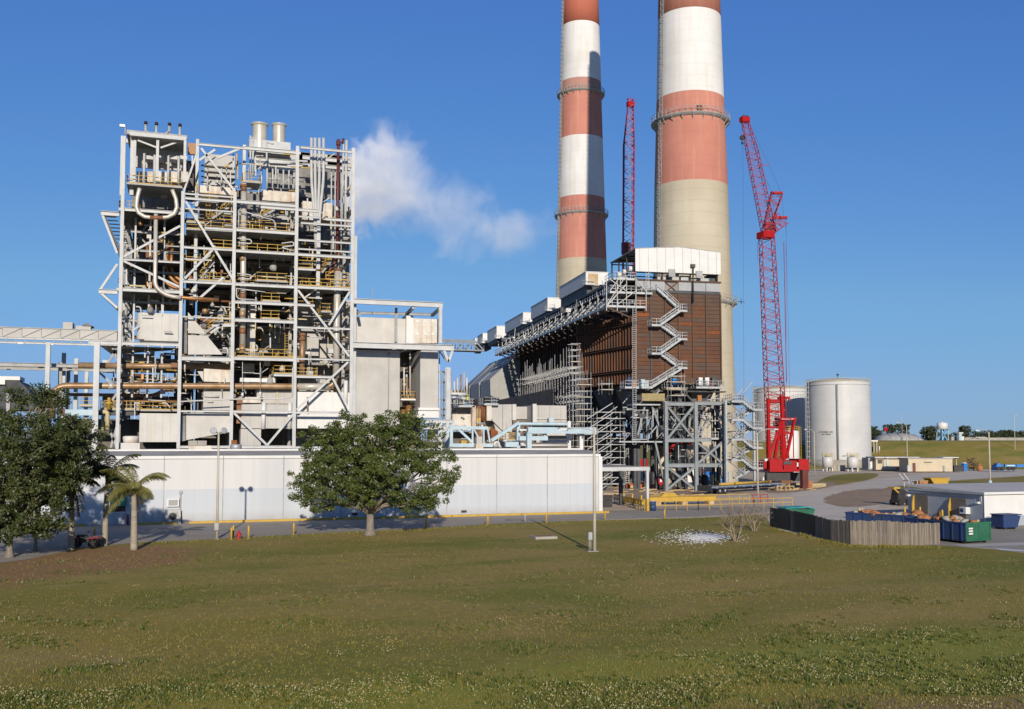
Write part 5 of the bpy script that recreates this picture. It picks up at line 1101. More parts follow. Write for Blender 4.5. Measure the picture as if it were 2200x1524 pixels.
for (a, b, v) in (((1385, 872), (1370, 935), -1), ((1400, 872), (1424, 938), -1), ((1408, 872), (1390, 935), -.5), ((1412, 875), (1412, 940), -.5), ((1390, 880), (1390, 930), 0), ((1440, 895), (1470, 942), -1.5), ((1466, 872), (1444, 905), -1), ((1460, 875), (1440, 938), 1), ((1486, 872), (1478, 935), 1), ((1515, 872), (1500, 930), -1), ((1530, 872), (1505, 935), -.5), ((1536, 872), (1552, 940), -.5), ((1540, 880), (1556, 910), -1), ((1407, 948), (1428, 1040), -3), ((1474, 965), (1492, 1045), -2), ((1530, 945), (1555, 1035), -1.5), ((1412, 870), (1424, 885), -1.2)):
    MB().bar(ev(*a, v), ev(*b, v), .3).build('brace', er.choice([M_grey, M_dgrey, M_grey]), sf)
eplat_ = lambda x0, x1, y, v0, v1, rl: eplat(x0, x1, y, v0, v1, sf, rl)
eplat_(1330, 1425, 948, -3, 2, ''); eplat_(1496, 1556, 942, -2.6, 1, 'f'); eplat_(1555, 1590, 862, -3, 1, 'f'); eplat_(1360, 1435, 868, -2, 1, '')
MB().box((ev(1375, 900, 0).x, -1, ev(1375, 862, 0).z), (ev(1424, 900, 0).x, 1, ev(1375, 846, 0).z)).build('insulation_stack', mk('straw insulation', (.42, .34, .18), (.3, .24, .13), 2, .9), sf)
for i in range(40):
    a = ev(er.uniform(1335, 1545), er.uniform(840, 945), er.uniform(-2, 3)); m_ = er.choice([M_galv, M_dgrey, M_dgrey, M_plank, M_steel2, M_blackst, M_grey])
    if er.random() < .5: MB().box(a, a + Vector((er.uniform(.3, 1.6), .5, er.uniform(.2, .8)))).build('equipment_box', m_, sf)
    else: MB().tube([a, a + Vector((er.uniform(-1, 2), 0, er.uniform(-1.5, 1.5)))], .09, 6).build('pipe', m_, sf)
for i in range(110):                                     # thin tubes, hangers and conduits tangled in the steel
    x, y, v = er.uniform(1335, 1600), er.uniform(845, 990), er.uniform(-3.4, 3); L = er.uniform(10, 40); k = er.random(); m_ = er.choice([M_galv, M_galv, M_scaf, M_grey, M_steel2])
    e = (x, y + L) if k < .4 else (x + L, y) if k < .7 else (x + L * .6, y - L * .7)
    MB().bar(ev(x, y, v), ev(*e, v), er.uniform(.07, .16)).build('conduit', m_, sf)
for x, y, m_ in ((1448, 820, M_brightb), (1456, 822, M_dgrey), (1380, 822, M_blue), (1388, 824, M_galv), (1352, 818, M_navy), (1360, 825, M_cardb), (1504, 818, M_whitep), (1518, 818, M_whitep), (1533, 818, M_dgrey), (1512, 826, M_dgrey), (1526, 827, M_oxide), (1502, 856, M_cardb)):
    a = ev(x, y, -1.0); MB().box(a - Vector((.35, .3, .8)), a + Vector((.35, .3, .5))).build('toolbox', m_, sf)

# ------------------------------------------------------------------ stair tower at the far end
tw = lthing('stair_tower', 'grey galvanised zigzag stair tower beside the red crane', 'stair tower'); place(tw, EO, -EA)
for x in (1560, 1620):
    for v in (-5.5, -3.2): u = ev(x, 950, v).x; MB().ibeam((u, v, 0), (u, v, ev(x, 862 if x < 1600 else 872, v).z), .34, .34, up=(0, 1, 0)).build('column', M_galv if v < -4 else M_dgrey, tw)
for i, y in enumerate((862, 902, 944, 988)):
    A = ev(1596, y, -6.2); B = ev(1619, y + 19, -6.2); A.y = B.y = -6.2; stair(B, A, 1.0, M_galv, M_galv, tw)
    A = ev(1619, y + 19, -5.0); B = ev(1580, y + 40, -5.0); A.y = B.y = -5.0; stair(B, A, 1.0, M_galv, M_galv, tw)
    eplat(1618, 1640, y + 18, -6.4, -3.9, tw, 'flr', M_galv, .8); eplat(1572, 1598, y, -6.4, -3.9, tw, 'flr', M_galv, .8)
    MB().bar(ev(1562, y, -5.5), ev(1600, y + 30, -5.5), .16).build('brace', M_grey, tw)

# ------------------------------------------------------------------ tube scaffolds
def scaffold(label, us, vs_, z0, z1s, lift, par_name='scaffold', planks=.35, seed=1, group='tube scaffolds on the dust collector'):
    t = lthing(par_name, label, 'scaffold', group); place(t, EO, -EA); r = random.Random(seed)
    top = {}
    for u in us:
        for v in vs_:
            z1 = z1s[0] + r.uniform(-1, 1) * z1s[1]; top[(u, v)] = z1
            MB().tube([(u, v, z0), (u, v, z1)], .055, 6).build('standard', M_scaf, t)
    zz = max(z0, .3) + lift * .4
    while zz < z1s[0]:
        mb = MB()
        for v in vs_: mb.bar((us[0] - .2, v, zz), (us[-1] + .2, v, zz), .1)
        for u in us: mb.bar((u, vs_[0] - .2, zz), (u, vs_[-1] + .2, zz), .1)
        for v in vs_: mb.bar((us[0] - .2, v, zz + 1.0), (us[-1] + .2, v, zz + 1.0), .07)
        lv = mb.build('ledger_lift', M_scaf, t)
        for a, b in zip(us[:-1], us[1:]):
            for c, d in zip(vs_[:-1], vs_[1:]):
                if r.random() < planks: MB().box((a, c, zz + .05), (b, d, zz + .1)).build('deck_board', M_plank, lv)
        zz += lift
    return t
def er_(px, v): return ev(px, 850, v).x
zz0 = ev(1240, 868, 10).z
us_ = [uw - 3.4, uw - 1.8, uw - .6]
scaffold('long tube scaffold along the shaded flank of the dust collector', us_, [11 + i * 2.0 for i in range(20)], 3, (ev(1240, 765, 14).z - 1, 2.4), 5.0, planks=.08, seed=2)
a0, a1 = er_(1227, 3), er_(1244, 3)
scaffold('slim tall scaffold tower with timber decks against the rust wall', [a0, a1], [2.5, 4.2], 0, (ev(1236, 742, 3).z, .25), 2.0, planks=.5, seed=4)
b0, b1 = er_(1236, 0), er_(1266, 0)
scaffold('scaffold bay with pale timber decks stacked below the rust wall', [b0, (b0 + b1) / 2, b1], [-1, 1.2], 0, (ev(1250, 808, 0).z, 1.2), 2.0, planks=.95, seed=5)
c0, c1_ = er_(1270, 0), er_(1327, 0)
st_ = scaffold('stair scaffold with steep light diagonal flights beside the carport', [c0, (c0 + c1_) / 2, c1_], [-3.2, -1.2], 0, (ev(1300, 890, -2).z, 1.6), 2.1, planks=.2, seed=6)
for y in range(888, 1062, 22):
    for k in range(2):
        A = ev(1262 + k * 14, y + 12 + k * 8, -3.3 + k * .8); B = ev(1316 + k * 10, y - 22 + k * 8, -3.3 + k * .8); MB().bar(A, B, .11).build('stair_stringer', M_galv, st_)
d0, d1 = er_(1290, 1), er_(1312, 1)
scaffold('small hanging scaffold with timber deck below the rust wall', [d0, d1], [.2, 1.8], ev(1300, 848, 1).z, (ev(1300, 815, 1).z, .4), 1.9, planks=1.0, seed=8)
e0, e1 = er_(1440, -3), er_(1469, -3)
scaffold('little scaffold with timber deck over the braced frame', [e0, e1], [-3.4, -2.0], ev(1450, 862, -3).z, (ev(1450, 800, -3).z, .3), 2.2, planks=.9, seed=9)
# ================================================================== lattice cranes
def lattice(name, A, B, wa, wb, side, mat, par, bays, chord=.16, lace=.07, da=None, db=None, laces=True):
    """four chord lattice boom from A to B; side = unit vector across the picture"""
    A, B = Vector(A), Vector(B); ax = (B - A).normalized(); s = side.normalized(); q = ax.cross(s).normalized(); s = q.cross(ax).normalized()
    da = da or wa; db = db or wb
    pt = lambda t, i, j: A.lerp(B, t) + s * (i * (wa + (wb - wa) * t) / 2) + q * (j * (da + (db - da) * t) / 2)
    for i, j in ((-1, -1), (1, -1), (1, 1), (-1, 1)): MB().tube([pt(0, i, j), pt(1, i, j)], chord / 2, 6).build('chord', mat, par)
    if laces:
        for (c0, c1) in (((-1, -1), (1, -1)), ((1, -1), (1, 1)), ((1, 1), (-1, 1)), ((-1, 1), (-1, -1))):
            mb = MB()
            for k in range(bays):
                a, b = (c0, c1) if k % 2 == 0 else (c1, c0)
                mb.bar(pt(k / bays, *a), pt((k + 1) / bays, *b), lace)
                if k % 3 == 0: mb.bar(pt(k / bays, *c0), pt(k / bays, *c1), lace)
            struct(mb.build('lacing', mat, par), 'stuff')
    return pt
DC = 184.0
S_ = DC / F_PX
g0 = atD(1672, 1034, DC); g0.z = 0
cr = thing('crawler_crane', 'big red lattice crawler crane with luffing jib beside the stair tower', 'crane', (g0.x, g0.y, 0), 'red lattice crawler cranes')
P = lambda x, y, dd=0: atD(x, y, DC + dd)
# tower, lower lattice and luffing jib
lattice('tower', P(1671, 985), P(1647, 512), 38 * S_, 27 * S_, _r, M_redmag, cr, 42, .2, .09, 3.0, 2.4)
lattice('jib', P(1650, 492), P(1617, 330), 26 * S_, 22 * S_, _r, M_redmag, cr, 26, .16, .065, 2.0, 1.8)
lattice('jib_head', P(1617, 330), P(1601, 262), 22 * S_, 13 * S_, _r, M_redmag, cr, 10, .16, .065, 1.8, 1.0)
q = P(1600, 258); hd = MB().box(q - Vector((.85, .6, .45)), q + Vector((.8, .6, .5))).build('jib_head_block', M_red, cr)
for dx in (-.4, .1, .5): MB().tube([q + Vector((dx, -.4, .55)), q + Vector((dx, .4, .55))], .25, 10).build('sheave', M_blackst, hd)
MB().tube([P(1595, 296) + Vector((0, -.2, 0)), P(1595, 296) + Vector((0, .2, 0))], .5, 12).build('sheave', M_blackst, cr); MB().tube([P(1595, 305), P(1595, 310)], .22, 8).build('hook_block', M_blackst, cr)
q = P(1645, 507); MB().box(q - Vector((1.25, 1.2, .5)), q + Vector((1.25, 1.2, .7))).build('tower_head', M_red, cr)
# jib struts with their cross bars
for (a, b, w0, w1, bar) in (((1647, 492), (1669, 416), 14, 23, (1656, 1681, 415)), ((1652, 500), (1681, 470), 16, 30, (1659, 1691, 468))):
    A, B = P(*a), P(*b); lattice('strut', A, B, w0 * S_, w1 * S_, _r, M_redmag, cr, 8, .2, .09, 1.2, 1.2)
    MB().bar(P(bar[0], bar[2]), P(bar[1], bar[2]), .7, .45).build('strut_head', M_red, cr)
MB().box(P(1652, 492) - Vector((.9, .4, .7)), P(1662, 480) + Vector((.5, .4, .2))).build('strut_foot', M_redmag, cr)
for pp in ([(1678, 414), (1652, 354), (1608, 262)], [(1660, 416), (1635, 365), (1606, 268)], [(1689, 470), (1689, 840)], [(1679, 416), (1684, 468)], [(1660, 416), (1664, 468)], [(1688, 472), (1697, 852)], [(1596, 312), (1599, 1000)], [(1627, 520), (1628, 560)]):
    MB().tube([P(x, y, 1.2) for x, y in pp], .022, 4).build('wire_rope', M_wire, cr)
MB().bar(P(1632, 354), P(1653, 355), .1).build('backstay_bar', M_redmag, cr)
MB().bar(P(1684, 520), P(1690, 820), .1).build('pendant', M_redmag, cr)
# superstructure
def crbox(x0, y0, x1, y1, d0, d1, mat, nm, par=cr):
    a, b = P(x0, y0, d0), P(x1, y1, d0); mb = MB(); ux = _r * (b - a).dot(_r); h = b.z - a.z; dv = _fh * (d1 - d0)
    mb.prism([a, a + ux, a + ux + Vector((0, 0, h)), a + Vector((0, 0, h))], dv); return mb.build(nm, mat, par)
for x0, x1, d in ((1654, 1682, -4.5), (1716, 1738, -4.5)): crbox(x0, 987, x1, 1013, d, 2, M_red, 'counterweight')
crbox(1682, 990, 1716, 1011, -3.8, 3, M_red, 'machinery_house'); crbox(1684, 1000, 1712, 1010, -4.6, -3.8, M_red, 'engine_cover'); crbox(1684, 991, 1700, 998, -4.0, -3.8, M_dgrey, 'radiator_grille')
crbox(1654, 1009, 1739, 1014, -4.7, 3, M_red, 'deck_edge'); crbox(1641, 990, 1652, 1007, -3, 1, M_red, 'operator_cab'); crbox(1643, 986, 1651, 991, -3.02, 0, M_whitep, 'cab_roof')
crbox(1712, 994, 1716, 1003, -4.3, -4, M_whitep, 'lamp')
for x0, x1, d in ((1650, 1692, -4), (1688, 1722, 1.5)):
    tk = crbox(x0 - 2, 1016, x1 + 6, 1034, d, d + 1.6, M_blackst, 'track_frame')
crbox(1665, 1013, 1705, 1020, -2, 2, M_dgrey, 'slewing_ring')
# red base tower and gantry
for (a, b, w_) in (((1652, 990), (1650, 856), .5), ((1684, 990), (1679, 850), .55), ((1652, 985), (1680, 900), .45), ((1664, 985), (1678, 905), .5), ((1706, 905), (1689, 986), .42), ((1710, 898), (1706, 905), .4), ((1682, 900), (1689, 980), .3), ((1678, 900), (1680, 985), .45), ((1704, 905), (1705, 985), .14), ((1655, 920), (1678, 922), .3), ((1650, 885), (1680, 886), .25)):
    for dd in (-1.4, 1.4): MB().bar(P(*a, dd), P(*b, dd), w_).build('gantry_leg', M_red, cr)
gb = crbox(1676, 898, 1709, 903, -2, 2, M_red, 'gantry_head'); crbox(1676, 927, 1697, 933, -1.6, 1.6, M_red, 'gantry_beam'); crbox(1655, 858, 1684, 866, -1.2, 1.2, M_red, 'tower_collar'); crbox(1676, 852, 1697, 857, -1, 1, M_red, 'rope_outrigger'); crbox(1683, 858, 1691, 864, -1, 1, M_dgrey, 'winch')
crbox(1695, 855, 1698, 862, -.3, .3, M_redmag, 'outrigger_tip')
tx = text_mesh('Manitowoc  999', .34, M_whitep, gb); tx.location = P(1692.5, 900.6, -2.03) - Vector((0, 0, 0)); tx.rotation_euler = (R(90), 0, -YAW)
for y in range(868, 985, 12): MB().bar(P(1652, y, -1.5), P(1681, y + 6, -1.5), .12).build('lacing_bar', M_red, cr)
crbox(1662, 905, 1675, 925, .2, .6, M_dgrey, 'drum')

# second crane, only its boom shows behind the collector
g1 = atD(1352, 990, 262); g1.z = 0
c2_ = thing('crawler_crane', 'dark red lattice crane boom rising behind the collector between the chimneys', 'crane', (g1.x, g1.y, 0), 'red lattice crawler cranes')
Q = lambda x, y: atD(x, y, 262); S2 = 262 / F_PX
M_boom2 = mk('dull boom red paint', (.30, .03, .075), (.22, .025, .06), .8, .45)
b0 = Q(1347, 948 + 30); b0.z = 2
lattice('boom', b0, Q(1351, 310), 22 * S2, 22 * S2, _r, M_boom2, c2_, 44, .3, .13, 2.6, 2.4)
lattice('boom_head', Q(1351, 310), Q(1355, 226), 22 * S2, 11 * S2, _r, M_boom2, c2_, 9, .28, .12, 2.4, 1.4)
q = Q(1355, 224); MB().box(q - Vector((1.0, .7, .7)), q + Vector((.9, .7, .6))).build('boom_head_block', M_red, c2_); MB().tube([q + Vector((.1, 0, .6)), Q(1355.5, 208)], .1, 6).build('mast_light', M_red, c2_)
for dx in (-.8, .7): MB().tube([Q(1355, 214) + Vector((dx, -.3, 0)), Q(1355, 214) + Vector((dx, .3, 0))], .25, 8).build('sheave', M_red, c2_)
MB().tube([Q(1356, 235), Q(1356, 540)], .04, 4).build('wire_rope', M_wire, c2_)
MB().box(Q(1339, 545) , Q(1358, 520) + Vector((0, 2, 0))).build('boom_splice', M_oxide, c2_)
MB().box((g1.x - 4, g1.y - 3, .4), (g1.x + 4, g1.y + 4, 3.2)).build('machinery_house', M_red, c2_)
# ================================================================== tanks
def tank(label, px, D, wpx, ytop, ybase, group, ladpx=None, letters=False, seam=None):
    c = atD(px, ybase, D); c.z = 0; r = wpx / 2 * D / F_PX; zt = atD(px, ytop, D).z; zb = atD(px, ybase, D).z
    t = thing('storage_tank', label, 'tank', (c.x, c.y, 0), group)
    MB().lathe([(r + .25, 0), (r + .25, zb)], c, 64).build('foundation', M_concr, t)
    k = 6
    for i in range(k): z0 = zb + (zt - zb) * i / k; z1 = zb + (zt - zb) * (i + 1) / k; MB().lathe([(r, z0 + .015), (r, z1 - .015)], c, 96, cap=False).build('shell_course', M_tank, t)
    MB().lathe([(r - .03, zb), (r - .03, zt)], c, 96, cap=False).build('inner_shell', M_tank, t)
    MB().lathe([(r + .18, zt - .9), (r + .18, zt - .75)], c, 96).build('wind_girder', M_tank, t)
    MB().lathe([(r + .1, zt), (r * .8, zt + .62), (r * .45, zt + 1.1), (r * .12, zt + 1.3), (.3, zt + 1.32)], c, 64).build('dome_roof', M_paley if False else mk('cream tank roof', (.60, .56, .46), (.5, .46, .37), .3, .7), t)
    MB().tube([Vector((c.x, c.y, zt + 1.3)), Vector((c.x, c.y, zt + 2.4))], .12, 6).lathe([(.2, 0), (.45, .25), (.2, .5)], (c.x, c.y, zt + 2.2), 10).build('roof_vent', M_dgrey, t)
    mb = MB(); n = 60
    for i in range(n):
        a0, a1 = 2 * math.pi * i / n, 2 * math.pi * (i + 1) / n
        p0 = Vector((c.x + r * math.cos(a0), c.y + r * math.sin(a0), zt)); p1 = Vector((c.x + r * math.cos(a1), c.y + r * math.sin(a1), zt))
        for h in (.55, 1.05): mb.bar(p0 + Vector((0, 0, h)), p1 + Vector((0, 0, h)), .06)
        mb.bar(p0, p0 + Vector((0, 0, 1.05)), .06)
    mb.build('roof_railing', M_paley, t)
    fdir = (EYE - c); fdir.z = 0; fdir.normalize(); sd = Vector((-fdir.y, fdir.x, 0))       # sd points to picture right
    if ladpx is not None:
        o = (ladpx - px) * D / F_PX; a = math.asin(max(-1, min(1, o / r))); dv = fdir * math.cos(a) + sd * math.sin(a) ; p = c + dv * (r + .45)
        if o < 0: pass
        ladder(Vector((p.x, p.y, .5)), Vector((p.x, p.y, zt + 1)), M_steel, t, .7, Vector((-dv.y, dv.x, 0)), False, 'ladder')
        mb = MB(); 
        for i in range(16):
            z = 2 + (zt - 2) * i / 16; mb.tube([p + dv * .9 * math.sin(q_) + Vector((-dv.y, dv.x, 0)) * .75 * math.cos(q_) + Vector((0, 0, z)) for q_ in [R(k_ * 20) for k_ in range(10)]], .07, 5)
        for q_ in (10, 50, 90, 130, 170): o_ = dv * .9 * math.sin(R(q_)) + Vector((-dv.y, dv.x, 0)) * .75 * math.cos(R(q_)); mb.bar(p + o_ + Vector((0, 0, 2)), p + o_ + Vector((0, 0, zt)), .09)
        mb.build('ladder_cage', M_steel, t)
    if seam is not None:
        o = (seam - px) * D / F_PX; a = math.asin(o / r); dv = fdir * math.cos(a) + sd * math.sin(a); p = c + dv * (r + .18)
        MB().tube([Vector((p.x, p.y, zb)), Vector((p.x, p.y, zt - 1.0))], .28, 10).build('downpipe', M_grey, t)
    if letters:
        for body, lx, ly, size in (('FLY  RETURNING  TANK', 1777, 928.5, .62), ('NO.2  FT.00.NO', 1778, 933.6, .62)):
            o = (lx - px) * D / F_PX; a = math.asin(o / r); dv = fdir * math.cos(a) + sd * math.sin(a); p = c + dv * (r + .06)
            tx = text_mesh(body, size, M_blackst, t); tx.parent = t; me = tx.data
            for v in me.vertices:                                   # wrap the lettering round the shell
                ang = v.co.x * .62 / r; q_ = fdir * math.cos(a + ang) + sd * math.sin(a + ang); h = v.co.y
                w_ = c + q_ * (r + .05 + v.co.z); v.co = (w_.x, w_.y, atD(lx, ly, D - r).z + h)
            tx.location = -Vector(t.location)
    return t, c, r
G_t = 'large silver storage tanks'
tank('silver storage tank with ladder and lettering, the nearer of two', 1803, 290, 131, 823, 987, G_t, 1745, True, 1801)
tank('silver storage tank half hidden by the red crane, with a dark shadow arc', 1682, 318, 121, 838, 946, G_t, 1629, False, 1684)
def small_tank(name, label, px, yb, D, wpx, yt, mat, zlegs=.0, top=None, group=None):
    c = atD(px, yb, D); c.z = 0; r = wpx / 2 * D / F_PX; zt = atD(px, yt, D).z; t = thing(name, label, 'tank', c, group)
    MB().lathe([(r, zlegs), (r, zt - r * .18), (r * .8, zt - r * .06), (.1, zt)], c, 32).build('shell', mat, t)
    if zlegs:
        for k in range(4): a = R(45 + 90 * k); q_ = c + Vector((math.cos(a), math.sin(a), 0)) * r * .85; MB().box(q_ - Vector((.12, .12, 0)), q_ + Vector((.12, .12, zlegs))).build('leg', M_whitep, t)
    if top:
        z = zt; n = 14; mb = MB()
        for i in range(n):
            a0, a1 = 2 * math.pi * i / n, 2 * math.pi * (i + 1) / n; p0 = c + Vector((r * math.cos(a0), r * math.sin(a0), z - .2)); p1 = c + Vector((r * math.cos(a1), r * math.sin(a1), z - .2))
            for h in (.55, 1.1): mb.bar(p0 + Vector((0, 0, h)), p1 + Vector((0, 0, h)), .08)
            mb.bar(p0, p0 + Vector((0, 0, 1.1)), .08)
        mb.build('top_railing', top, t); MB().lathe([(r * .35, z - .2), (r * .35, z + .5)], c, 10).build('hatch', top, t)
        ladder(c + Vector((r * .9, -r * .7, 0)), c + Vector((r * .9, -r * .7, zt + .9)), top, t, .5)
    return t
small_tank('process_tank', 'white upright tank with yellow top rail behind the red crane', 1699, 1003, 240, 36, 924, M_whitep, 0, M_yellow)
G_s = 'small grey dosing vessels below the silver tank'
small_tank('dosing_vessel', 'small grey vessel with cream railing, left of the pair under the silver tank', 1778, 1008, 262, 22, 981, M_tank, 1.0, M_paley, G_s)
small_tank('dosing_vessel', 'small grey vessel with cream railing, right of the pair under the silver tank', 1832, 1009, 258, 23, 981, M_tank, 1.0, M_paley, G_s)
def fbox(x0, y0, x1, y1, D, dpt, mat, nm, par, z0=None):
    a, b = atD(x0, y0, D), atD(x1, y1, D); z_lo = min(a.z, b.z) if z0 is None else z0; z_hi = max(a.z, b.z)
    ux = _r * (b - a).dot(_r); a = Vector((a.x, a.y, z_lo)); dv = _fh * dpt; H = Vector((0, 0, z_hi - z_lo))
    return MB().prism([a, a + ux, a + ux + H, a + H], dv).build(nm, mat, par)
for i, x in enumerate((1790, 1808)):
    p = atD(x, 1007, 262); t = tag(fbox(x - 9, 1006, x + 8, 1000, 262, 1.5, M_concr, 'concrete_block', None, 0), ['concrete block between the small vessels, nearer the lamp post', 'concrete block beside the right hand small vessel'][i], 'block', 'concrete blocks below the silver tank')

# ================================================================== embankment with the fuel farm and woods
M_rail = M_steel2
EM = [(-20, 0, 282), (-20, 8.15, 312), (-20, 8.15, 340), (-20, 0, 370)]
mb = MB(); xs_ = list(np.arange(40, 420, 3.0)); prof = [(278, 0), (284, .7), (298, 4.6), (310, 7.75), (313, 8.15), (336, 8.2), (352, 3), (362, 0)]
vv = []
for x in xs_:
    for D_, z in prof:
        k = 1 if x > 70 else max(0, (x - 40) / 30)
        p = _r * x + _fh * (D_ + 3 * math.sin(x * .021)); vv.append((p.x, p.y, z * k + (.12 * math.sin(x * .3 + D_) if .5 < z < 8 else 0)))
nn = len(prof); mb.add(vv, [(i * nn + j, (i + 1) * nn + j, (i + 1) * nn + j + 1, i * nn + j + 1) for i in range(len(xs_) - 1) for j in range(nn - 1)], True)
struct(mb.build('embankment', G_grass))
mb = MB(); vv = []
for x in xs_:
    if x < 72: continue
    for D_ in (313.6, 325):
        p = _r * x + _fh * (D_ + 3 * math.sin(x * .021)); vv.append((p.x, p.y, 8.22 + .05 * (D_ > 320)))
mb.add(vv, [(i, i + 2, i + 3, i + 1) for i in range(0, len(vv) - 2, 2)]); struct(mb.build('crest_road', G_concrete))
mb = MB(); vv = []; xr_ = [x for x in xs_ if x > 150]
for x in xr_:
    for z in (8.2, 9.15):
        p = _r * x + _fh * (327 + 3 * math.sin(x * .021)); vv.append((p.x, p.y, z))
mb.add(vv, [(i, i + 2, i + 3, i + 1) for i in range(0, len(vv) - 2, 2)]); w_ = mb.build('parapet_wall', M_concr); so = w_.modifiers.new('s', 'SOLIDIFY'); so.thickness = .4; tag(w_, 'low pale concrete wall along the top of the grass embankment', 'wall')
# long grey air supported dome
def far(x, y, D): return atD(x, y, D)
A, B = far(1893, 944, 345), far(2000, 944, 345); t = thing('fabric_dome', 'long low grey arched fabric dome on the embankment top', 'dome', (A + B) / 2)
L_ = (B - A).dot(_r); rr = .0; mb = MB(); vv = []; NS = 22
for i in range(NS + 1):
    f = i / NS; e = (1 - abs(2 * f - 1) ** 3.2) ** .5 if 0 < f < 1 else .02; x = L_ * f
    for j in range(9):
        th_ = math.pi * j / 8; p = A + _r * x + _fh * (6 - 6 * math.cos(th_) * max(.3, e)) ; vv.append((p.x, p.y, 8.1 + 2.75 * (e if f < .6 else e * (1 - .35 * (f - .6) / .4)) * math.sin(th_)))
mb.add(vv, [(i * 9 + j, (i + 1) * 9 + j, (i + 1) * 9 + j + 1, i * 9 + j + 1) for i in range(NS) for j in range(8)], True); mb.build('skin', M_steel2, t)
for k in (5, 9, 13, 17): MB().tube([Vector(vv[k * 9 + j]) + Vector((0, 0, .05)) for j in range(9)], .12, 6).build('rib', M_concr, t)
# elevated water tank
c = far(2025, 945, 338); t = thing('water_tower', 'white drum water tank on a bright blue pedestal on the embankment', 'water tower', (c.x, c.y, 8.1))
zt, zm = far(2025, 910, 338).z, far(2025, 922, 338).z
MB().lathe([(1.75, zm), (1.75, zt), (1.3, zt + .25), (.3, zt + .35), (.3, zt + .6)], (c.x, c.y, 0), 28).build('drum', M_whitep, t); MB().lathe([(2.3, zm - .15), (2.3, zm)], (c.x, c.y, 0), 28).build('walkway', M_concr, t)
MB().lathe([(.7, 8.0), (.6, zm - .2)], (c.x, c.y, 0), 16).build('pedestal', M_brightb, t)
for k in range(4): a = R(45 + 90 * k); MB().bar((c.x + 1.9 * math.cos(a), c.y + 1.9 * math.sin(a), 8), (c.x + 1.7 * math.cos(a), c.y + 1.7 * math.sin(a), zm), .2).build('leg', M_blue, t)
for s in (0, 1): MB().bar((c.x - 1.2, c.y - 1, 8.2 if s else zm - .3), (c.x + 1.0, c.y - 1, zm - .3 if s else 8.2), .35).build('brace', mk('sky blue paint', (.2, .55, .72), (.17, .48, .65), 1, .5), t)
MB().tube([(c.x + .6, c.y, zt), (c.x + .6, c.y, zt + 4)], .05, 5).build('aerial', M_steel2, t)
c = far(2061, 943, 338); t = thing('process_hut', 'small turquoise hut with white cap on the embankment', 'hut', (c.x, c.y, 8.1))
MB().box((c.x - .6, c.y - .6, 8.1), (c.x + .6, c.y + .6, 10.6)).build('body', M_blue, t); MB().box((c.x - .9, c.y - .9, 10.6), (c.x + .9, c.y + .9, 11)).build('cap', M_whitep, t)
for x, w2, h, m_, nm in ((2047, 1.2, 1.4, M_steel2, 'grey cabinet beside the blue water tower'), (2036, 1.0, 2.2, M_rust3, 'rusty upright vessel beside the blue water tower'), (2069, 1.0, 1.5, M_whitep, 'white cabinet right of the turquoise hut'), (2082, 2.6, 1.2, M_pipeb, 'brown bin on the embankment crest'), (2108, 4.5, 1.3, M_clad, 'pale low building on the embankment crest')):
    c = far(x, 943, 338); t = thing('equipment_cabinet', nm, 'cabinet', (c.x, c.y, 8.1)); MB().box((c.x - w2 / 2, c.y, 8.1), (c.x + w2 / 2, c.y + 1.5, 8.1 + h)).build('body', m_, t); MB().box((c.x - w2 / 2 - .1, c.y - .1, 8.1 + h), (c.x + w2 / 2 + .1, c.y + 1.6, 8.2 + h)).build('lid', M_concr, t)
c = far(1903, 945, 342); t = thing('round_sign', 'red round sign on a pole beside the grey dome', 'sign', (c.x, c.y, 8)); z = far(1903, 923, 342).z
MB().tube([(c.x, c.y, 8), (c.x, c.y, z)], .06, 6).build('pole', M_steel2, t); d_ = MB().lathe([(.72, 0), (.72, .06)], (0, 0, 0), 20).build('disc', M_red, t); d_.location = Vector((c.x, c.y - .1, z)) - t.location; d_.rotation_euler = (R(90), 0, 0)

# ================================================================== portable buildings, vehicles by the gravel road
DT = 250.0
t = thing('site_trailer', 'long cream site trailer with dark door beside the gravel road', 'trailer', atZ(1990, 1014))
fbox(1952, 1013, 2046, 986, DT, 6, M_cream, 'body', t, .25); fbox(1950, 986, 2047, 984.5, DT - .2, 6.4, M_steel2, 'roof', t)
for i in range(22): x = 1952 + 94 * (i + .5) / 22; fbox(x - .3, 1012, x + .3, 987, DT - .04, .04, M_cream, 'siding_rib', t)
fbox(1961, 1013, 1967, 995, DT - .1, .1, M_oxide, 'door', t); fbox(1950, 1013, 1956, 1000, DT - 1.2, 1, M_galv, 'steps', t)
fbox(2027, 1013, 2031, 1001, DT - .3, .3, M_steel2, 'meter_box', t)
fbox(1985, 994.4, 2002, 992.8, DT - .1, .06, M_dgrey, 'sign_strip', t)
t = thing('site_trailer', 'cream site trailer with window and awning behind the scrap pile', 'trailer', atZ(1895, 1006))
fbox(1866, 1006, 1882, 984, DT + 16, 5, M_steel2, 'end_wall', t, .3); fbox(1882, 1006, 1960, 985, DT + 14, 6, M_cream, 'body', t, .3); fbox(1880, 985, 1975, 982, DT + 13, 7, M_white, 'roof', t)
fbox(1886, 996, 1895, 988, DT + 13.9, .1, M_dgrey, 'window', t); fbox(1870, 1006, 1875, 985, DT + 15.9, .1, M_whitep, 'door', t); fbox(1905, 1008, 1909, 987, DT + 13.8, .1, M_blue, 'door', t)
t = thing('gantry_shelter', 'small white roofed shelter on posts right of the silver tank', 'shelter', atZ(1875, 1003)); fbox(1866, 949, 1886, 946, 300, 5, M_whitep, 'roof', t)
for x in (1869, 1878, 1884): fbox(x - .8, 1003, x + .8, 949, 300, .4, M_whitep if x < 1870 else M_concr, 'post', t, 0)
fbox(1872, 1000, 1876, 960, 301, .5, M_oxide, 'panel', t)
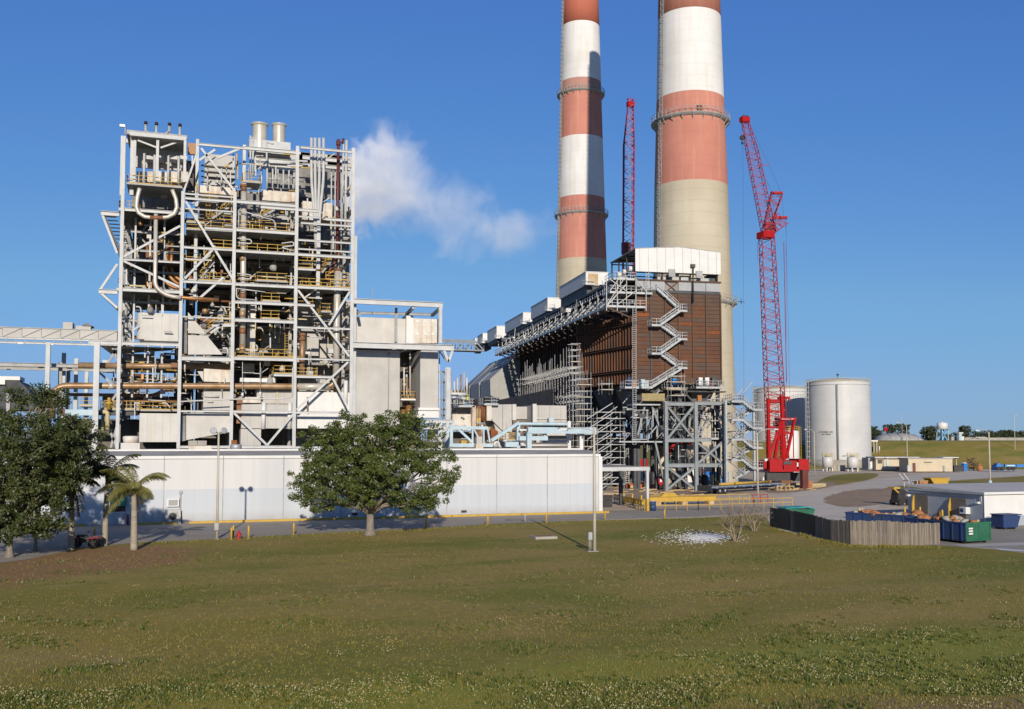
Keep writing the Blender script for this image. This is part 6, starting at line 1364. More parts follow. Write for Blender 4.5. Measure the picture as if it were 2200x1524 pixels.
c = atD(1890, 1002, 290); t = thing('marker_pole', 'white and orange banded pole before the embankment', 'pole', (c.x, c.y, 0)); zz = [0, 2, 3.5, 5, 6.5]
for k in range(4): MB().tube([(c.x, c.y, zz[k]), (c.x, c.y, zz[k + 1])], .16, 8).build('band', M_whitep if k % 2 else M_cardb, t)
t = thing('flat_canopy', 'white flat canopy roof sticking up behind the cream trailer', 'canopy', atZ(2045, 1008)); fbox(2026, 984, 2060, 982.5, DT + 8, 4, M_whitep, 'roof', t)
fbox(2029, 1010, 2030.5, 984, DT + 9, .3, M_steel2, 'post', t, 0); fbox(2054, 1010, 2055.5, 984, DT + 9, .3, M_steel2, 'post', t, 0)
# clutter heaped in front of the trailers
items = [(1893, 1010, .9, 1.2, M_dgrey), (1900, 1011, 1.0, 1.5, M_oxide), (1908, 1011, 1.0, 1.3, M_green), (1914, 1011, .9, 1.6, M_dgrey), (1919, 1010, .7, 1.9, M_blue), (1924, 1011, .7, 1.4, M_cardb), (1934, 1010, 1.0, 2.2, M_navy), (1943, 1011, 1.2, 1.5, M_blackst), (1930, 1012, .6, .9, M_cardb)]
nm = ['dark grey drum', 'oxide red gas rack', 'green toolbox', 'dark upright cabinet', 'pale blue locker', 'brown carton', 'navy upright tank', 'black generator box', 'orange brown crate']
for (x, y, w2, h, m_), n_ in zip(items, nm):
    p = atZ(x, y); t = thing('stored_equipment', n_ + ' in the clutter before the site trailers', 'equipment', p, 'clutter before the site trailers'); MB().box((p.x - w2 / 2, p.y - .4, 0), (p.x + w2 / 2, p.y + .4, h)).build('body', m_, t); MB().box((p.x - w2 / 2 - .04, p.y - .44, h), (p.x + w2 / 2 + .04, p.y + .44, h + .08)).build('lid', M_dgrey, t)
# things along the road on the right
t = thing('roll_off_bin', 'dark roll off bin right of the cream trailer', 'dumpster', atZ(2062, 1013)); fbox(2050, 1013, 2070, 1001, 252, 4, M_blackst, 'body', t, .2); fbox(2049, 1001.6, 2071, 1000.6, 251.8, 4.3, M_dgrey, 'rim', t)
p = atZ(2075, 1013); t = thing('portable_toilet', 'single blue portable toilet beside the dark bin', 'portable toilet', p); PT = (p, t)
MB().box((p.x - .55, p.y, .1), (p.x + .55, p.y + 1.1, 2.1)).build('cabin', M_brightb, t); MB().add([(p.x - .6, p.y - .05, 2.1), (p.x + .6, p.y - .05, 2.1), (p.x + .6, p.y + 1.15, 2.1), (p.x - .6, p.y + 1.15, 2.1), (p.x - .3, p.y + .3, 2.35), (p.x + .3, p.y + .3, 2.35), (p.x + .3, p.y + .8, 2.35), (p.x - .3, p.y + .8, 2.35)], [(0, 1, 5, 4), (1, 2, 6, 5), (2, 3, 7, 6), (3, 0, 4, 7), (4, 5, 6, 7)]).build('roof', M_whitep, t)
p = atZ(2104, 1012); t = thing('debris_heap', 'rusty scrap tangle standing behind the orange pot', 'scrap', p)
sr = random.Random(5); mb = MB()
for i in range(60): a = p + Vector((sr.uniform(-1.6, 1.0), 2 + sr.uniform(-1, 1), sr.uniform(0, 3.2))); mb.bar(a, a + Vector((sr.uniform(-1, 1), sr.uniform(-1, 1), sr.uniform(-.5, 1))), .14)
struct(mb.build('scrap_bars', M_rust2, t), 'stuff')
p = atZ(2105, 1012.5); t = thing('orange_vessel', 'round orange vessel with neck standing by the gravel road', 'vessel', p); MB().lathe([(.55, 0), (.75, .4), (.78, 1.1), (.5, 1.6), (.2, 1.75), (.2, 2.1), (.26, 2.12)], p, 20).build('shell', M_cardb, t)
p = atZ(2134, 1011); t = thing('orange_vessel', 'low orange pot beside the blue machine', 'vessel', p); MB().lathe([(.5, 0), (.65, .3), (.6, .8), (.3, 1.0)], p, 18).build('shell', M_cardb, t)
t = thing('boom_lift', 'blue boom lift folded down at the right edge by the road', 'boom lift', atZ(2160, 1009))
fbox(2141, 1009, 2156, 999, 252, 2.4, M_brightb, 'chassis', t, .45); fbox(2143, 999, 2150, 996, 252, 2, M_brightb, 'turret', t); fbox(2160, 1003, 2182, 998.5, 251.8, .9, mk('boom blue', (.08, .38, .75), (.06, .3, .62), 1, .45), 'boom', t); fbox(2164, 1001.6, 2180, 999.8, 251.7, .1, M_whitep, 'decal', t); fbox(2184, 1004, 2212, 998, 252, .8, M_brightb, 'jib', t)
for x in (2144, 2153, 2166, 2176):
    q_ = atD(x, 1007, 251.7); w_ = MB().lathe([(.5, 0), (.5, .4)], (0, 0, 0), 16).build('wheel', M_black, t); w_.location = q_ - t.location; w_.rotation_euler = (R(90), 0, -YAW)
# ================================================================== lamp posts
M_pole = mk('weathered concrete pole', (.56, .52, .42), (.48, .44, .36), .7, .8)
def lamp_post(label, px, yb, yt, arm_px=None, arm_y=None, head=0, r0=.13, D=None, base=None, mat=None):
    p = atZ(px, yb) if D is None else atD(px, yb, D); zb = 0 if D is None else p.z; D_ = depth(p); zt = atD(px, yt, D_).z
    t = thing('lamp_post', label, 'lamp post', (p.x, p.y, zb), 'street lamps round the plant')
    MB().tube([(p.x, p.y, zb), (p.x, p.y, zt)], r0, 10, r2=r0 * .68).build('pole', mat or M_pole, t)
    if arm_px is not None:
        e = atD(arm_px, arm_y, D_); top = Vector((p.x, p.y, zt - .3)); c = Vector((p.x, p.y, e.z)).lerp(e, .25); c.z = e.z + .1
        MB().tube(arc(top, c, e, 10), .045, 8).build('arm', M_galv, t)
        d = (e - top); d.z = 0; d.normalize()
        MB().tube([e - d * .05, e + d * .2, e + d * .55, e + d * .8], .06, 8, r2=.11).build('lamp_head', M_galv, t)
        MB().bar(e + d * .15 - Vector((0, 0, .08)), e + d * .8 - Vector((0, 0, .1)), .24, .08).build('lens', M_whitep, t)
    return t, p, zt
t, p, zt = lamp_post('tapered pole with two round floodlights left of the hydrant', 466, 1159, 928, r0=.11)
for s in (-1, 1):
    q = Vector((p.x + s * .38, p.y - .1, zt + .05)); MB().tube([(p.x, p.y, zt - .25), (p.x + s * .2, p.y, zt + .0), q], .04, 6).build('bracket', M_dgrey, t)
    f_ = MB().lathe([(.05, -.22), (.16, -.17), (.25, .04), (.27, .16), (.22, .17)], (0, 0, 0), 18).build('floodlight', M_galv, t); f_.location = q - t.location; f_.rotation_euler = (R(70), 0, R(20 * s))
MB().box((p.x - .22, p.y - .28, .75), (p.x + .1, p.y - .1, 1.35)).build('control_box', M_steel2, t); MB().box((p.x - .2, p.y - .24, .0), (p.x + .2, p.y + .2, .06)).build('footing', M_concr, t)
t, p, zt = lamp_post('tall concrete lamp post on the lawn before the white building corner', 1277.5, 1185, 918, 1222, 921, r0=.13)
MB().box((p.x - .52, p.y - .12, .85), (p.x - .22, p.y + .1, 1.4)).build('control_box', M_steel2, t)
for dx in (-.42, -.3): MB().tube([(p.x + dx, p.y, .02), (p.x + dx, p.y, .86)], .03, 6).build('conduit', M_steel2, t)
MB().box((p.x - .6, p.y - .2, 0), (p.x + .25, p.y + .2, .05)).build('footing', M_concr, t)
lamp_post('lamp post with right facing lamp beside the bare shrubs', 1628.5, 1066, 930, 1660, 922, r0=.14)
lamp_post('lamp post with left facing lamp against the silver tank', 1750.5, 1018, 928, 1735, 922.5, r0=.13)
lamp_post('lamp post with left facing lamp before the cream trailer', 1950, 1015, 916, 1932, 907, r0=.12)
t, p, zt = lamp_post('lamp post with pale blue lower sleeve behind the service building', 2128, 1062, 928, 2106, 924, r0=.14)
MB().tube([(p.x, p.y, 0), (p.x, p.y, 2.05)], .26, 12).build('sleeve', M_blue, t)
lamp_post('lamp post with right facing lamp on the embankment at the right edge', 2182, 1004, 894, 2203, 887, r0=.12)
lamp_post('thin far pole on the embankment behind the grey dome', 1938.5, 946, 888, D=345, r0=.1)

# ================================================================== wooden fence, each plank its own
M_wood = [mk('grey weathered wood %d' % i, c, tuple(v * .7 for v in c), 1.2, .9, streak=.4, streakc=(.12, .1, .08), stretch=(4, 4, .5)) for i, c in enumerate(((.215, .18, .14), (.18, .15, .12), (.24, .205, .16), (.16, .14, .12)))]
fe = thing('plank_fence', 'weathered grey wooden plank fence curving round the yard edge', 'fence', atZ(1830, 1170))
fpx = [(1654, 1131), (1700, 1141), (1752, 1153), (1785, 1163), (1828, 1170), (1900, 1171.5), (1962, 1172), (2020, 1170)]
ftop = [1091, 1097, 1108, 1117, 1119, 1119, 1124, 1123]
FPp = [atZ(*q_) for q_ in fpx]; FH = [atD(a[0], y, depth(p)).z for a, y, p in zip(fpx, ftop, FPp)]
fr = random.Random(21); M_tarp = mk('black privacy mesh', (.022, .022, .024), (.04, .04, .042), 1, .6)
for k, (a, b) in enumerate(zip(FPp[:-1], FPp[1:])):
    L = (b - a).length; n = max(2, round(L / .15)); d = (b - a).normalized(); nrm = Vector((-d.y, d.x, 0))
    for i in range(n):
        f = (i + .5) / n; c = a.lerp(b, f); h = FH[k] + (FH[k + 1] - FH[k]) * f + fr.uniform(-.05, .05); o = nrm * fr.uniform(-.012, .012); lean = d * fr.uniform(-.02, .02)
        MB().prism([c - d * .07 + o, c + d * .07 + o, c + d * .07 + o + lean + Vector((0, 0, h)), c - d * .07 + o + lean + Vector((0, 0, h))], nrm * .022).build('plank', fr.choice(M_wood), fe)
    for z in (.35, 1.2): MB().bar(a + nrm * .08 + Vector((0, 0, z)), b + nrm * .08 + Vector((0, 0, z)), .05, .09).build('rail', M_wood[3], fe)
    MB().bar(a + nrm * .1, a + nrm * .1 + Vector((0, 0, FH[k])), .1).build('post', M_wood[1], fe)
for f0, f1, seg in ((.02, .95, 0), (.15, .98, 1)):
    a, b = FPp[seg], FPp[seg + 1]; d = (b - a).normalized(); nrm = Vector((-d.y, d.x, 0)); A, B = a.lerp(b, f0) - nrm * .03, a.lerp(b, f1) - nrm * .03
    MB().prism([A + Vector((0, 0, .05)), B + Vector((0, 0, .1)), B + Vector((0, 0, FH[seg + 1] + .02)), A + Vector((0, 0, FH[seg] + .03))], -nrm * .01).build('mesh_screen', M_tarp, fe)

# ================================================================== service building with roller doors
SX = atZ(2116, 1132); SH = 2.98
sb = thing('service_building', 'low white service building with shade-tinted side wall and roller doors', 'building', (SX.x, SX.y, 0))
sY0 = SX.y; sX0 = SX.x
sY1 = atX(1951, 1070, sX0).y
MB().box((sX0 + .1, sY0, 0), (sX0 + 26, sY0 + .15, SH)).build('front_wall', M_whitep, sb)
MB().box((sX0, sY0 + .02, 0), (sX0 + .15, sY1, SH)).build('side_wall', M_shade, sb); MB().box((sX0 + .16, sY1 - .15, 0), (sX0 + 26, sY1, SH)).build('rear_wall', M_shade, sb)
MB().box((sX0 + .15, sY0 - .04, 0), (sX0 + 26, sY0 - .01, .95)).build('lower_band', M_shade, sb)
MB().add([(sX0 - .25, sY0 - .25, SH), (sX0 + 26, sY0 - .25, SH), (sX0 + 26, sY1 + .2, SH + .35), (sX0 - .25, sY1 + .2, SH + .35), (sX0 - .25, sY0 - .25, SH + .2), (sX0 + 26, sY0 - .25, SH + .2), (sX0 + 26, sY1 + .2, SH + .55), (sX0 - .25, sY1 + .2, SH + .55)],
  [(0, 1, 2, 3), (4, 5, 6, 7), (0, 1, 5, 4), (1, 2, 6, 5), (2, 3, 7, 6), (3, 0, 4, 7)]).build('roof', mk('pale roof sheeting', (.66, .61, .54), (.58, .53, .47), .4, .6), sb)
MB().box((sX0 - .28, sY0 - .30, SH + .02), (sX0 + 26, sY0 - .26, SH + .24)).build('fascia', M_whitep, sb); MB().box((sX0 - .30, sY0 - .3, SH + .0), (sX0 - .26, sY1 + .2, SH + .2)).build('gutter', M_shade, sb)
MB().box((sX0 - .03, sY0 - .03, 0), (sX0 + .2, sY0 + .001, SH - .02)).build('corner_trim', M_whitep, sb)
def spt(px, py): return atX(px, py, sX0)
M_door = mk('brown grey roller door', (.20, .17, .14), (.16, .135, .11), 1, .6)
for (xa, xb, tp) in ((1966, 1995, 1063), (2044, 2077, 1070)):
    ya, yb = spt(xa, 1080).y, spt(xb, 1080).y; zt = min(SH - .35, spt((xa + xb) / 2, tp).z); n = 13
    dr = MB().box((sX0 - .03, yb, 0), (sX0 - .005, ya, zt)).build('roller_door', M_door, sb)
    for i in range(n): z = zt * i / n; MB().box((sX0 - .07, yb + .03, z + .02), (sX0 - .035, ya - .03, z + zt / n - .02)).build('slat', M_door, dr)
    MB().prism([(sX0 - .34, ya + .02, 0), (sX0 - .02, ya + .02, 0), (sX0 - .02, ya + .02, zt), (sX0 - .16, ya + .02, zt - .2), (sX0 - .34, ya + .02, zt - .9)], (0, .12, 0)).build('door_guard', M_yellow, dr)
for k, (px, py, h) in enumerate(((1958, 1108, 1.2), (1991, 1113, 1.35), (2035, 1118, 1.1), (2039, 1119, 1.25))):
    q = spt(px, py); t = thing('bollard', ['yellow bollard left of the first roller door', 'yellow bollard right of the first roller door', 'yellow bollard left of the second roller door, outer one', 'yellow bollard left of the second roller door, inner one'][k], 'bollard', (sX0 - .8, q.y, 0), 'yellow bollards at the roller doors')
    MB().lathe([(.1, 0), (.1, h), (.05, h + .05)], (sX0 - .8, q.y, 0), 12).build('post', M_yellow, t); MB().lathe([(.15, 0), (.15, .04)], (sX0 - .8, q.y, 0), 12).build('footing', M_concr, t)
q = spt(2078, 1097); ac = MB().box((sX0 - .55, q.y - .4, q.z - .3), (sX0 - .01, q.y + .4, q.z + .35)).build('air_conditioner', M_whitep, sb); MB().box((sX0 - .57, q.y - .1, q.z - .15), (sX0 - .55, q.y + .3, q.z + .2)).build('grille', M_navy, ac)
q = spt(2105, 1080); MB().box((sX0 - .4, q.y - .15, q.z - .1), (sX0 - .02, q.y + .15, q.z + .08)).build('wall_lamp', M_whitep, sb); MB().tube([(sX0 - .1, q.y - .3, q.z), (sX0 - .1, q.y - .3, SH - .1)], .03, 6).build('conduit', M_whitep, sb)
q = spt(1952, 1064); MB().box((sX0 - .35, q.y - .3, q.z - .1), (sX0 - .02, q.y, q.z + .1)).build('wall_lamp', M_whitep, sb)
q = spt(2018, 1108); MB().box((sX0 - .15, q.y - .15, q.z - .3), (sX0 - .01, q.y + .15, q.z + .3)).build('extinguisher_box', M_oxide, sb)

# ================================================================== dumpsters and bins
def rolloff(label, c0, L, W, H, mside, mend, rot, load=True, seed=1, sticker=False):
    """open container; origin at the near end's left foot, length along local +y"""
    t = lthing('roll_off_dumpster', label, 'dumpster', 'open roll off dumpsters'); r = random.Random(seed); th = .08
    MB().box((0, 0, .22), (th, L, H)).build('side_wall', mside, t); MB().box((W - th, 0, .22), (W, L, H)).build('side_wall', mside, t)
    MB().box((th, 0, .22), (W - th, th, H)).build('end_door', mend, t); MB().box((th, L - th, .22), (W - th, L, H)).build('end_wall', mside, t); MB().box((0, 0, .2), (W, L, .3)).build('floor', M_dgrey, t)
    for (a, b) in (((-.05, -.05, H), (.1, L + .05, H + .12)), ((W - .1, -.05, H), (W + .05, L + .05, H + .12)), ((.1, -.05, H), (W - .1, .08, H + .12)), ((.1, L - .08, H), (W - .1, L + .05, H + .12))): MB().box(a, b).build('rim', mend if a[1] < 0 and a[0] > 0 else mside, t)
    for k in range(int(L / .9)): MB().box((-.06, .3 + k * .9, .25), (0, .42 + k * .9, H)).build('rib', mside, t)
    for x in (W * .52,): MB().box((x, -.04, .25), (x + .06, .0, H)).build('door_stile', mend, t)
    for x in (.02, W - .12): MB().box((x, -.05, .25), (x + .1, 0, H)).build('door_post', mend, t)
    MB().box((0, -.05, .22), (W, 0, .34)).build('door_sill', mend, t)
    for x in (.25, W - .25):
        for y in (.4, L - .4): w_ = MB().tube([(x - .08, y, .11), (x + .08, y, .11)], .11, 10).build('roller', M_black, t)
    if sticker:
        s_ = MB().box((.25, -.058, H * .45), (.75, -.05, H * .85)).build('placard', mend, t)
        for k in range(3): text_ = MB().box((.28, -.066, H * (.48 + k * .13)), (.72, -.058, H * (.56 + k * .13))).build('placard_line', M_whitep, s_)
    if load:
        for i in range(26):
            x = r.uniform(.35, W - .35); y = r.uniform(.5, L - .5); s = r.uniform(.18, .45); mb = MB(); n = 9
            prf = [(s * .9, -s * .4), (s, 0), (s * .8, s * .5), (s * .35, s * .8)]; mb.lathe([(a_ * r.uniform(.85, 1.1), z) for a_, z in prf], (0, 0, 0), n); o_ = mb.build('packing_bag' if i % 3 else 'insulation_scrap', [M_cardb, M_cardb, M_plank, M_concr, M_cardb][i % 5], t)
            o_.location = (x, y, H - .05 + r.uniform(-.1, .25)); o_.rotation_euler = (r.uniform(-.5, .5), r.uniform(-.5, .5), r.uniform(0, 3)); o_.scale = (1.2, 1, .8)
    place(t, c0, rot); return t
a = atZ(2075, 1170); b = atZ(2129, 1167); rw = math.atan2((b - a).y, (b - a).x)
rolloff('green roll off dumpster with white placards beside the plank fence', a, 6.2, (b - a).length, 1.55, M_navy, M_green, rw, True, 3, True)  # navy sides: shade of the green bin's side put into the colour
a = atZ(1950, 1152); rolloff('blue roll off dumpster heaped with orange bags behind the fence', atZ(1972, 1150), 6.6, 2.4, 1.5, M_navy, M_navy, rw + R(20), True, 8)
p = atZ(2160, 1137); t = thing('skip_bin', 'small navy tipping skip against the white service building', 'dumpster', p)
MB().prism([(p.x - .9, p.y - .7, .2), (p.x + .7, p.y - .7, .2), (p.x + 1.1, p.y - .7, 1.25), (p.x - .9, p.y - .7, 1.35)], (0, 1.4, 0)).build('body', M_navy, t); MB().box((p.x - .98, p.y - .78, 1.3), (p.x + 1.2, p.y + .78, 1.38)).build('rim', M_navy, t)
for x in (-.6, .5): MB().box((p.x + x, p.y - .6, 0), (p.x + x + .12, p.y + .6, .2)).build('skid', M_dgrey, t)
p = atZ(2015, 1044); t = thing('skip_bin', 'bright yellow self tipping skip above the service building roof', 'dumpster', p); S3 = depth(p) / F_PX
MB().prism([(p.x - 19 * S3, p.y, 16 * S3), (p.x - 8 * S3, p.y, 2 * S3), (p.x + 26 * S3, p.y, 3 * S3), (p.x + 31 * S3, p.y, 14 * S3)], (0, 1.8, 0)).build('body', M_yellow, t); MB().box((p.x - 20 * S3, p.y - .1, 15 * S3), (p.x + 32 * S3, p.y + 1.9, 17 * S3)).build('rim', M_yellow, t); MB().box((p.x - 5 * S3, p.y + .2, 0), (p.x + 22 * S3, p.y + 1.6, 2.2 * S3)).build('base', M_dgrey, t)
p = atZ(1985, 1045); t = thing('timber_crate', 'brown timber crate left of the yellow skip', 'crate', p); MB().box((p.x - .9, p.y, 0), (p.x + .9, p.y + 1.5, .9)).build('body', M_cardb, t); MB().box((p.x - .95, p.y - .05, .9), (p.x + .95, p.y + 1.55, 1.0)).build('lid', M_plank, t)
p = atZ(1962, 1047); t = thing('work_platform', 'white framed step platform on the yard behind the service building', 'platform', p)
for dx in (-.9, .9):
    for dy in (0, 1.2): MB().bar((p.x + dx, p.y + dy, 0), (p.x + dx, p.y + dy, 1.1), .09).build('leg', M_whitep, t)
MB().box((p.x - 1, p.y - .1, 1.1), (p.x + 1, p.y + 1.3, 1.2)).build('deck', M_galv, t)
for dy in (0, 1.2): MB().bar((p.x - .9, p.y + dy, 1.2), (p.x - 2.0, p.y + dy, 2.4), .1).build('ramp_rail', M_whitep, t)
p = atZ(1690 + 245, 1086); t = thing('compact_loader', 'dark compact loader with yellow arm behind the service building end', 'loader', p)
MB().prism([(p.x - 1.0, p.y - .6, .35), (p.x + 1.2, p.y - .6, .35), (p.x + 1.2, p.y - .6, 1.3), (p.x + .1, p.y - .6, 2.0), (p.x - .7, p.y - .6, 1.9)], (0, 1.3, 0)).build('body', M_blackst, t)
for dx in (-.6, .6):
    for dy in (-.75, .75): w_ = MB().tube([(p.x + dx, p.y + dy - .15, .38), (p.x + dx, p.y + dy + .15, .38)], .38, 14).build('wheel', M_black, t)
MB().bar((p.x - .9, p.y - .7, 1.6), (p.x - 1.6, p.y - .7, 2.2), .16).build('lift_arm', M_yellow, t); MB().box((p.x - 1.5, p.y - .7, 2.1), (p.x - .6, p.y + .5, 2.3)).build('bucket', M_yellow, t)
for k, (px, py) in enumerate(((1847, 1118), (1852, 1118))):
    p = atZ(px, py); t = thing('bollard', ['pale yellow bollard behind the fence, left one', 'pale yellow bollard behind the fence, right one'][k], 'bollard', p); MB().lathe([(.1, 0), (.1, 1.2), (.04, 1.25)], p, 12).build('post', M_paley, t); MB().lathe([(.15, 0), (.15, .04)], p, 12).build('footing', M_concr, t)
p = atZ(1720, 1112); t = thing('teal_dumpster', 'teal lidded dumpster standing behind the black screened fence', 'dumpster', p)
MB().prism([(p.x - 1.6, p.y, 0), (p.x + 1.5, p.y, 0), (p.x + 1.8, p.y, .8), (p.x - 1.7, p.y, .95)], (0, 1.6, 0)).build('body', M_green, t); MB().prism([(p.x - 1.8, p.y - .1, .96), (p.x + .9, p.y - .1, 1.0), (p.x + 1.9, p.y - .1, .8), (p.x + 1.9, p.y - .1, .88), (p.x + .9, p.y - .1, 1.1), (p.x - 1.8, p.y - .1, 1.05)], (0, 1.9, 0)).build('lid', mk('teal plastic', (.03, .36, .36), (.02, .3, .3), 1, .5), t)
# long dark channel beside the verge on the right
mb = MB(); A, B = atZ(2060, 1050), atZ(2290, 1075); tag(mb.prism([A, B, B + Vector((0, 0, .9)), A + Vector((0, 0, .7))], (0, .3, 0)).build('retaining_kerb', M_dgrey), 'long dark low retaining kerb behind the service building', 'kerb')

# ================================================================== carport, yellow rails, trailer, lifts in the yard
t = thing('carport', 'flat grey carport canopy on steel posts at the white building end', 'carport', atZ(1392, 1098)); cp_ = atZ(1391, 1098); rp = atZ(1334, 1086)
zc = atD(1391, 1006, depth(cp_)).z
xl = WX1 + .3
MB().box((xl, cp_.y - .2, zc - .28), (cp_.x + .25, cp_.y + .1, zc + .12)).build('front_beam', M_steel, t); MB().box((xl, cp_.y + .11, zc + .0), (cp_.x + .3, cp_.y + 14, zc + .16)).build('roof_deck', M_roofg, t)
MB().box((cp_.x + .0, cp_.y + .11, zc - .28), (cp_.x + .25, cp_.y + 14, zc - .01)).build('side_beam', M_steel, t)
MB().box((cp_.x - .15, cp_.y - .15, 1.4), (cp_.x + .15, cp_.y + .15, zc - .28)).build('post', M_steel, t); MB().box((cp_.x - .16, cp_.y - .16, 0), (cp_.x + .16, cp_.y + .16, 1.4)).build('painted_base', M_yellow, t)
MB().box((rp.x - .2, rp.y - .2, 0), (rp.x + .2, rp.y + .2, zc - .01)).build('post', M_dgrey, t); MB().box((xl + .1, cp_.y + 13, 0), (xl + .4, cp_.y + 13.3, zc)).build('post', M_dgrey, t)

def rail_thing(label, pts, h, mat, group=None, gap=1.5, name='guard_rail'):
    P_ = [atZ(*q_) for q_ in pts]; t = thing(name, label, 'railing', P_[0], group)
    for a, b in zip(P_[:-1], P_[1:]):
        n = max(1, round((b - a).length / gap))
        for z in (h, h * .55): MB().bar(a + Vector((0, 0, z)), b + Vector((0, 0, z)), .07).build('rail', mat, t)
        for i in range(n + 1): c = a.lerp(b, i / n); MB().bar(c, c + Vector((0, 0, h)), .07).build('post', mat, t)
    return t
G_r = 'yellow guard rails before the dust collector'
rail_thing('yellow guard rail in front of the lifting beam', [(1405, 1098), (1500, 1097), (1620, 1093), (1702, 1090)], 1.15, M_yellow, G_r)
rail_thing('yellow guard rail behind the lifting beam', [(1398, 1084), (1500, 1082), (1610, 1080)], 1.1, M_yellow, G_r)
rail_thing('short yellow guard rail beside the carport posts', [(1336, 1086), (1362, 1092), (1385, 1099)], 1.15, M_yellow, G_r)
rail_thing('small dark grey guard rail behind the carport', [(1320, 1080), (1331, 1084)], 1.1, M_dgrey, None)
rail_thing('orange red barrier at the yard edge behind the lamp post', [(1618, 1080), (1650, 1079)], 1.0, M_red, None)
A, B = atZ(1396, 1086), atZ(1538, 1083); A.z = B.z = .75
t = thing('lifting_beam', 'long yellow lifting beam lying behind the guard rail', 'beam', (A.x, A.y, 0)); MB().ibeam(A, B, .4, .65).build('beam', M_yellow, t)
m_ = atZ(1437, 1085); MB().prism([(m_.x - 1.2, m_.y - .2, 1.05), (m_.x + 1.2, m_.y - .2, 1.05), (m_.x + .7, m_.y - .2, 1.5), (m_.x - .7, m_.y - .2, 1.5)], (0, .4, 0)).build('lug_plate', M_yellow, t)
for f in (.1, .5, .9): c = A.lerp(B, f); MB().box((c.x - .4, c.y - .5, 0), (c.x + .4, c.y + .5, .42)).build('support_block', M_plank, t)
A, B = atZ(1340, 1083), atZ(1382, 1090); t = thing('lifting_beam', 'short yellow jacking beam beside the carport post', 'beam', (A.x, A.y, 0)); MB().bar(A + Vector((0, 0, .6)), B + Vector((0, 0, .6)), .5, .6).build('beam', M_yellow, t)
for f in (.0, .45, .9): c = A.lerp(B, f); MB().bar(c, c + Vector((0, 0, 1.4)), .2).build('upright', M_yellow, t)
p = atZ(1402, 1098); t = thing('steel_drum', 'blue steel drum at the foot of the carport post', 'drum', p); MB().lathe([(.4, 0), (.4, .35), (.43, .38), (.4, .41), (.4, .8), (.43, .83), (.4, .86), (.4, 1.1), (.36, 1.12)], p, 20).build('shell', M_navy, t); MB().lathe([(.36, 1.12), (.1, 1.16)], p, 16).build('lid', M_whitep, t)
p = atZ(1298, 1090); t = thing('pallet_cage', 'black crate stack at the white building corner', 'crate', p)
for k in range(3): MB().box((p.x - .7, p.y - .4, k * .5), (p.x + .9, p.y + .4, k * .5 + .42)).build('crate', M_blackst, t)
# flatbed trailer
A, B = atZ(1515, 1063), atZ(1665, 1053); d = (B - A); Lf = d.length; rot = math.atan2(d.y, d.x)
t = lthing('flatbed_trailer', 'long dark flatbed trailer parked before the stair tower', 'trailer'); 
MB().box((0, -1.2, 1.0), (Lf, 1.2, 1.2)).build('deck', M_grey, t); MB().box((0, -1.22, .85), (Lf, -1.1, 1.02)).build('side_rail', M_navy, t); MB().box((0, 1.1, .85), (Lf, 1.22, 1.02)).build('side_rail', M_navy, t)
for y in (-.5, .5): MB().ibeam((.3, y, .8), (Lf - .3, y, .8), .2, .4).build('chassis_beam', M_blackst, t)
for x in (2.0, 3.4):
    for y in (-1.0, .8):
        w_ = MB().lathe([(.28, 0), (.5, .02), (.52, .1), (.52, .22), (.28, .24)], (0, 0, 0), 20).build('wheel', M_black, t); w_.location = (x, y - .1, .52); w_.rotation_euler = (R(90), 0, 0)
        h_ = MB().lathe([(.26, 0), (.22, .05), (.08, .08)], (0, 0, 0), 14).build('hub', M_steel2, w_); h_.location = (0, 0, .2)
for k in range(8): MB().box((Lf * (k + .5) / 8 - .1, -1.24, .92), (Lf * (k + .5) / 8 + .1, -1.22, 1.0)).build('reflector', M_whitep, t)
MB().box((-.3, -1.2, .5), (0, 1.2, 1.4)).build('tail_frame', M_blackst, t)
place(t, A, rot)
A2, B2 = A.lerp(B, .2) + Vector((0, 0, 1.42)), A.lerp(B, .93) + Vector((0, 0, 1.42)); t = thing('steel_pipe', 'long yellow pipe lying on the flatbed trailer', 'pipe', A2); MB().tube([A2, B2], .2, 12).build('pipe', M_yellow, t); MB().tube([B2 - (B2 - A2) * .03, B2 + (B2 - A2) * .01], .24, 12).build('end_cap', M_cardb, t)
# knuckle boom lift
p = atZ(1408, 1051); t = thing('boom_lift', 'red and cream knuckle boom lift under the braced frame', 'boom lift', p); D5 = depth(p)
def K(x, y, dd=0): return atD(x, y, D5 + dd)
def kbox(x0, y0, x1, y1, d0, d1, m_, nm): return fbox(x0, y0, x1, y1, D5 + d0, d1 - d0, m_, nm, t)
kbox(1404, 1047, 1432, 1042, -1, 1.3, M_red, 'chassis'); kbox(1410, 1042, 1424, 1027, -1, 1.2, M_red, 'turntable'); kbox(1418, 1036, 1422, 1029, -1.05, -1, M_whitep, 'decal')
for x in (1412, 1428):
    w_ = MB().lathe([(.2, 0), (.55, .02), (.55, .38), (.2, .4)], (0, 0, 0), 18).build('wheel', M_black, t); w_.location = K(x, 1046, -1.1) - p; w_.rotation_euler = (R(90), 0, -YAW)
for (a, b, w_, m_) in (((1418, 1030), (1460, 1012), .45, M_cream), ((1460, 1012), (1414, 1004), .4, M_cream), ((1412, 1006), (1425, 985), .5, M_cream), ((1422, 990), (1442, 965), .4, M_cream), ((1432, 978), (1446, 958), .5, M_red), ((1444, 958), (1472, 950), .35, M_red), ((1437, 1028), (1436, 1047), .2, M_cream)): MB().bar(K(*a), K(*b), w_).build('boom_section', m_, t)
kbox(1468, 956, 1486, 947, -.6, .8, M_red, 'basket')
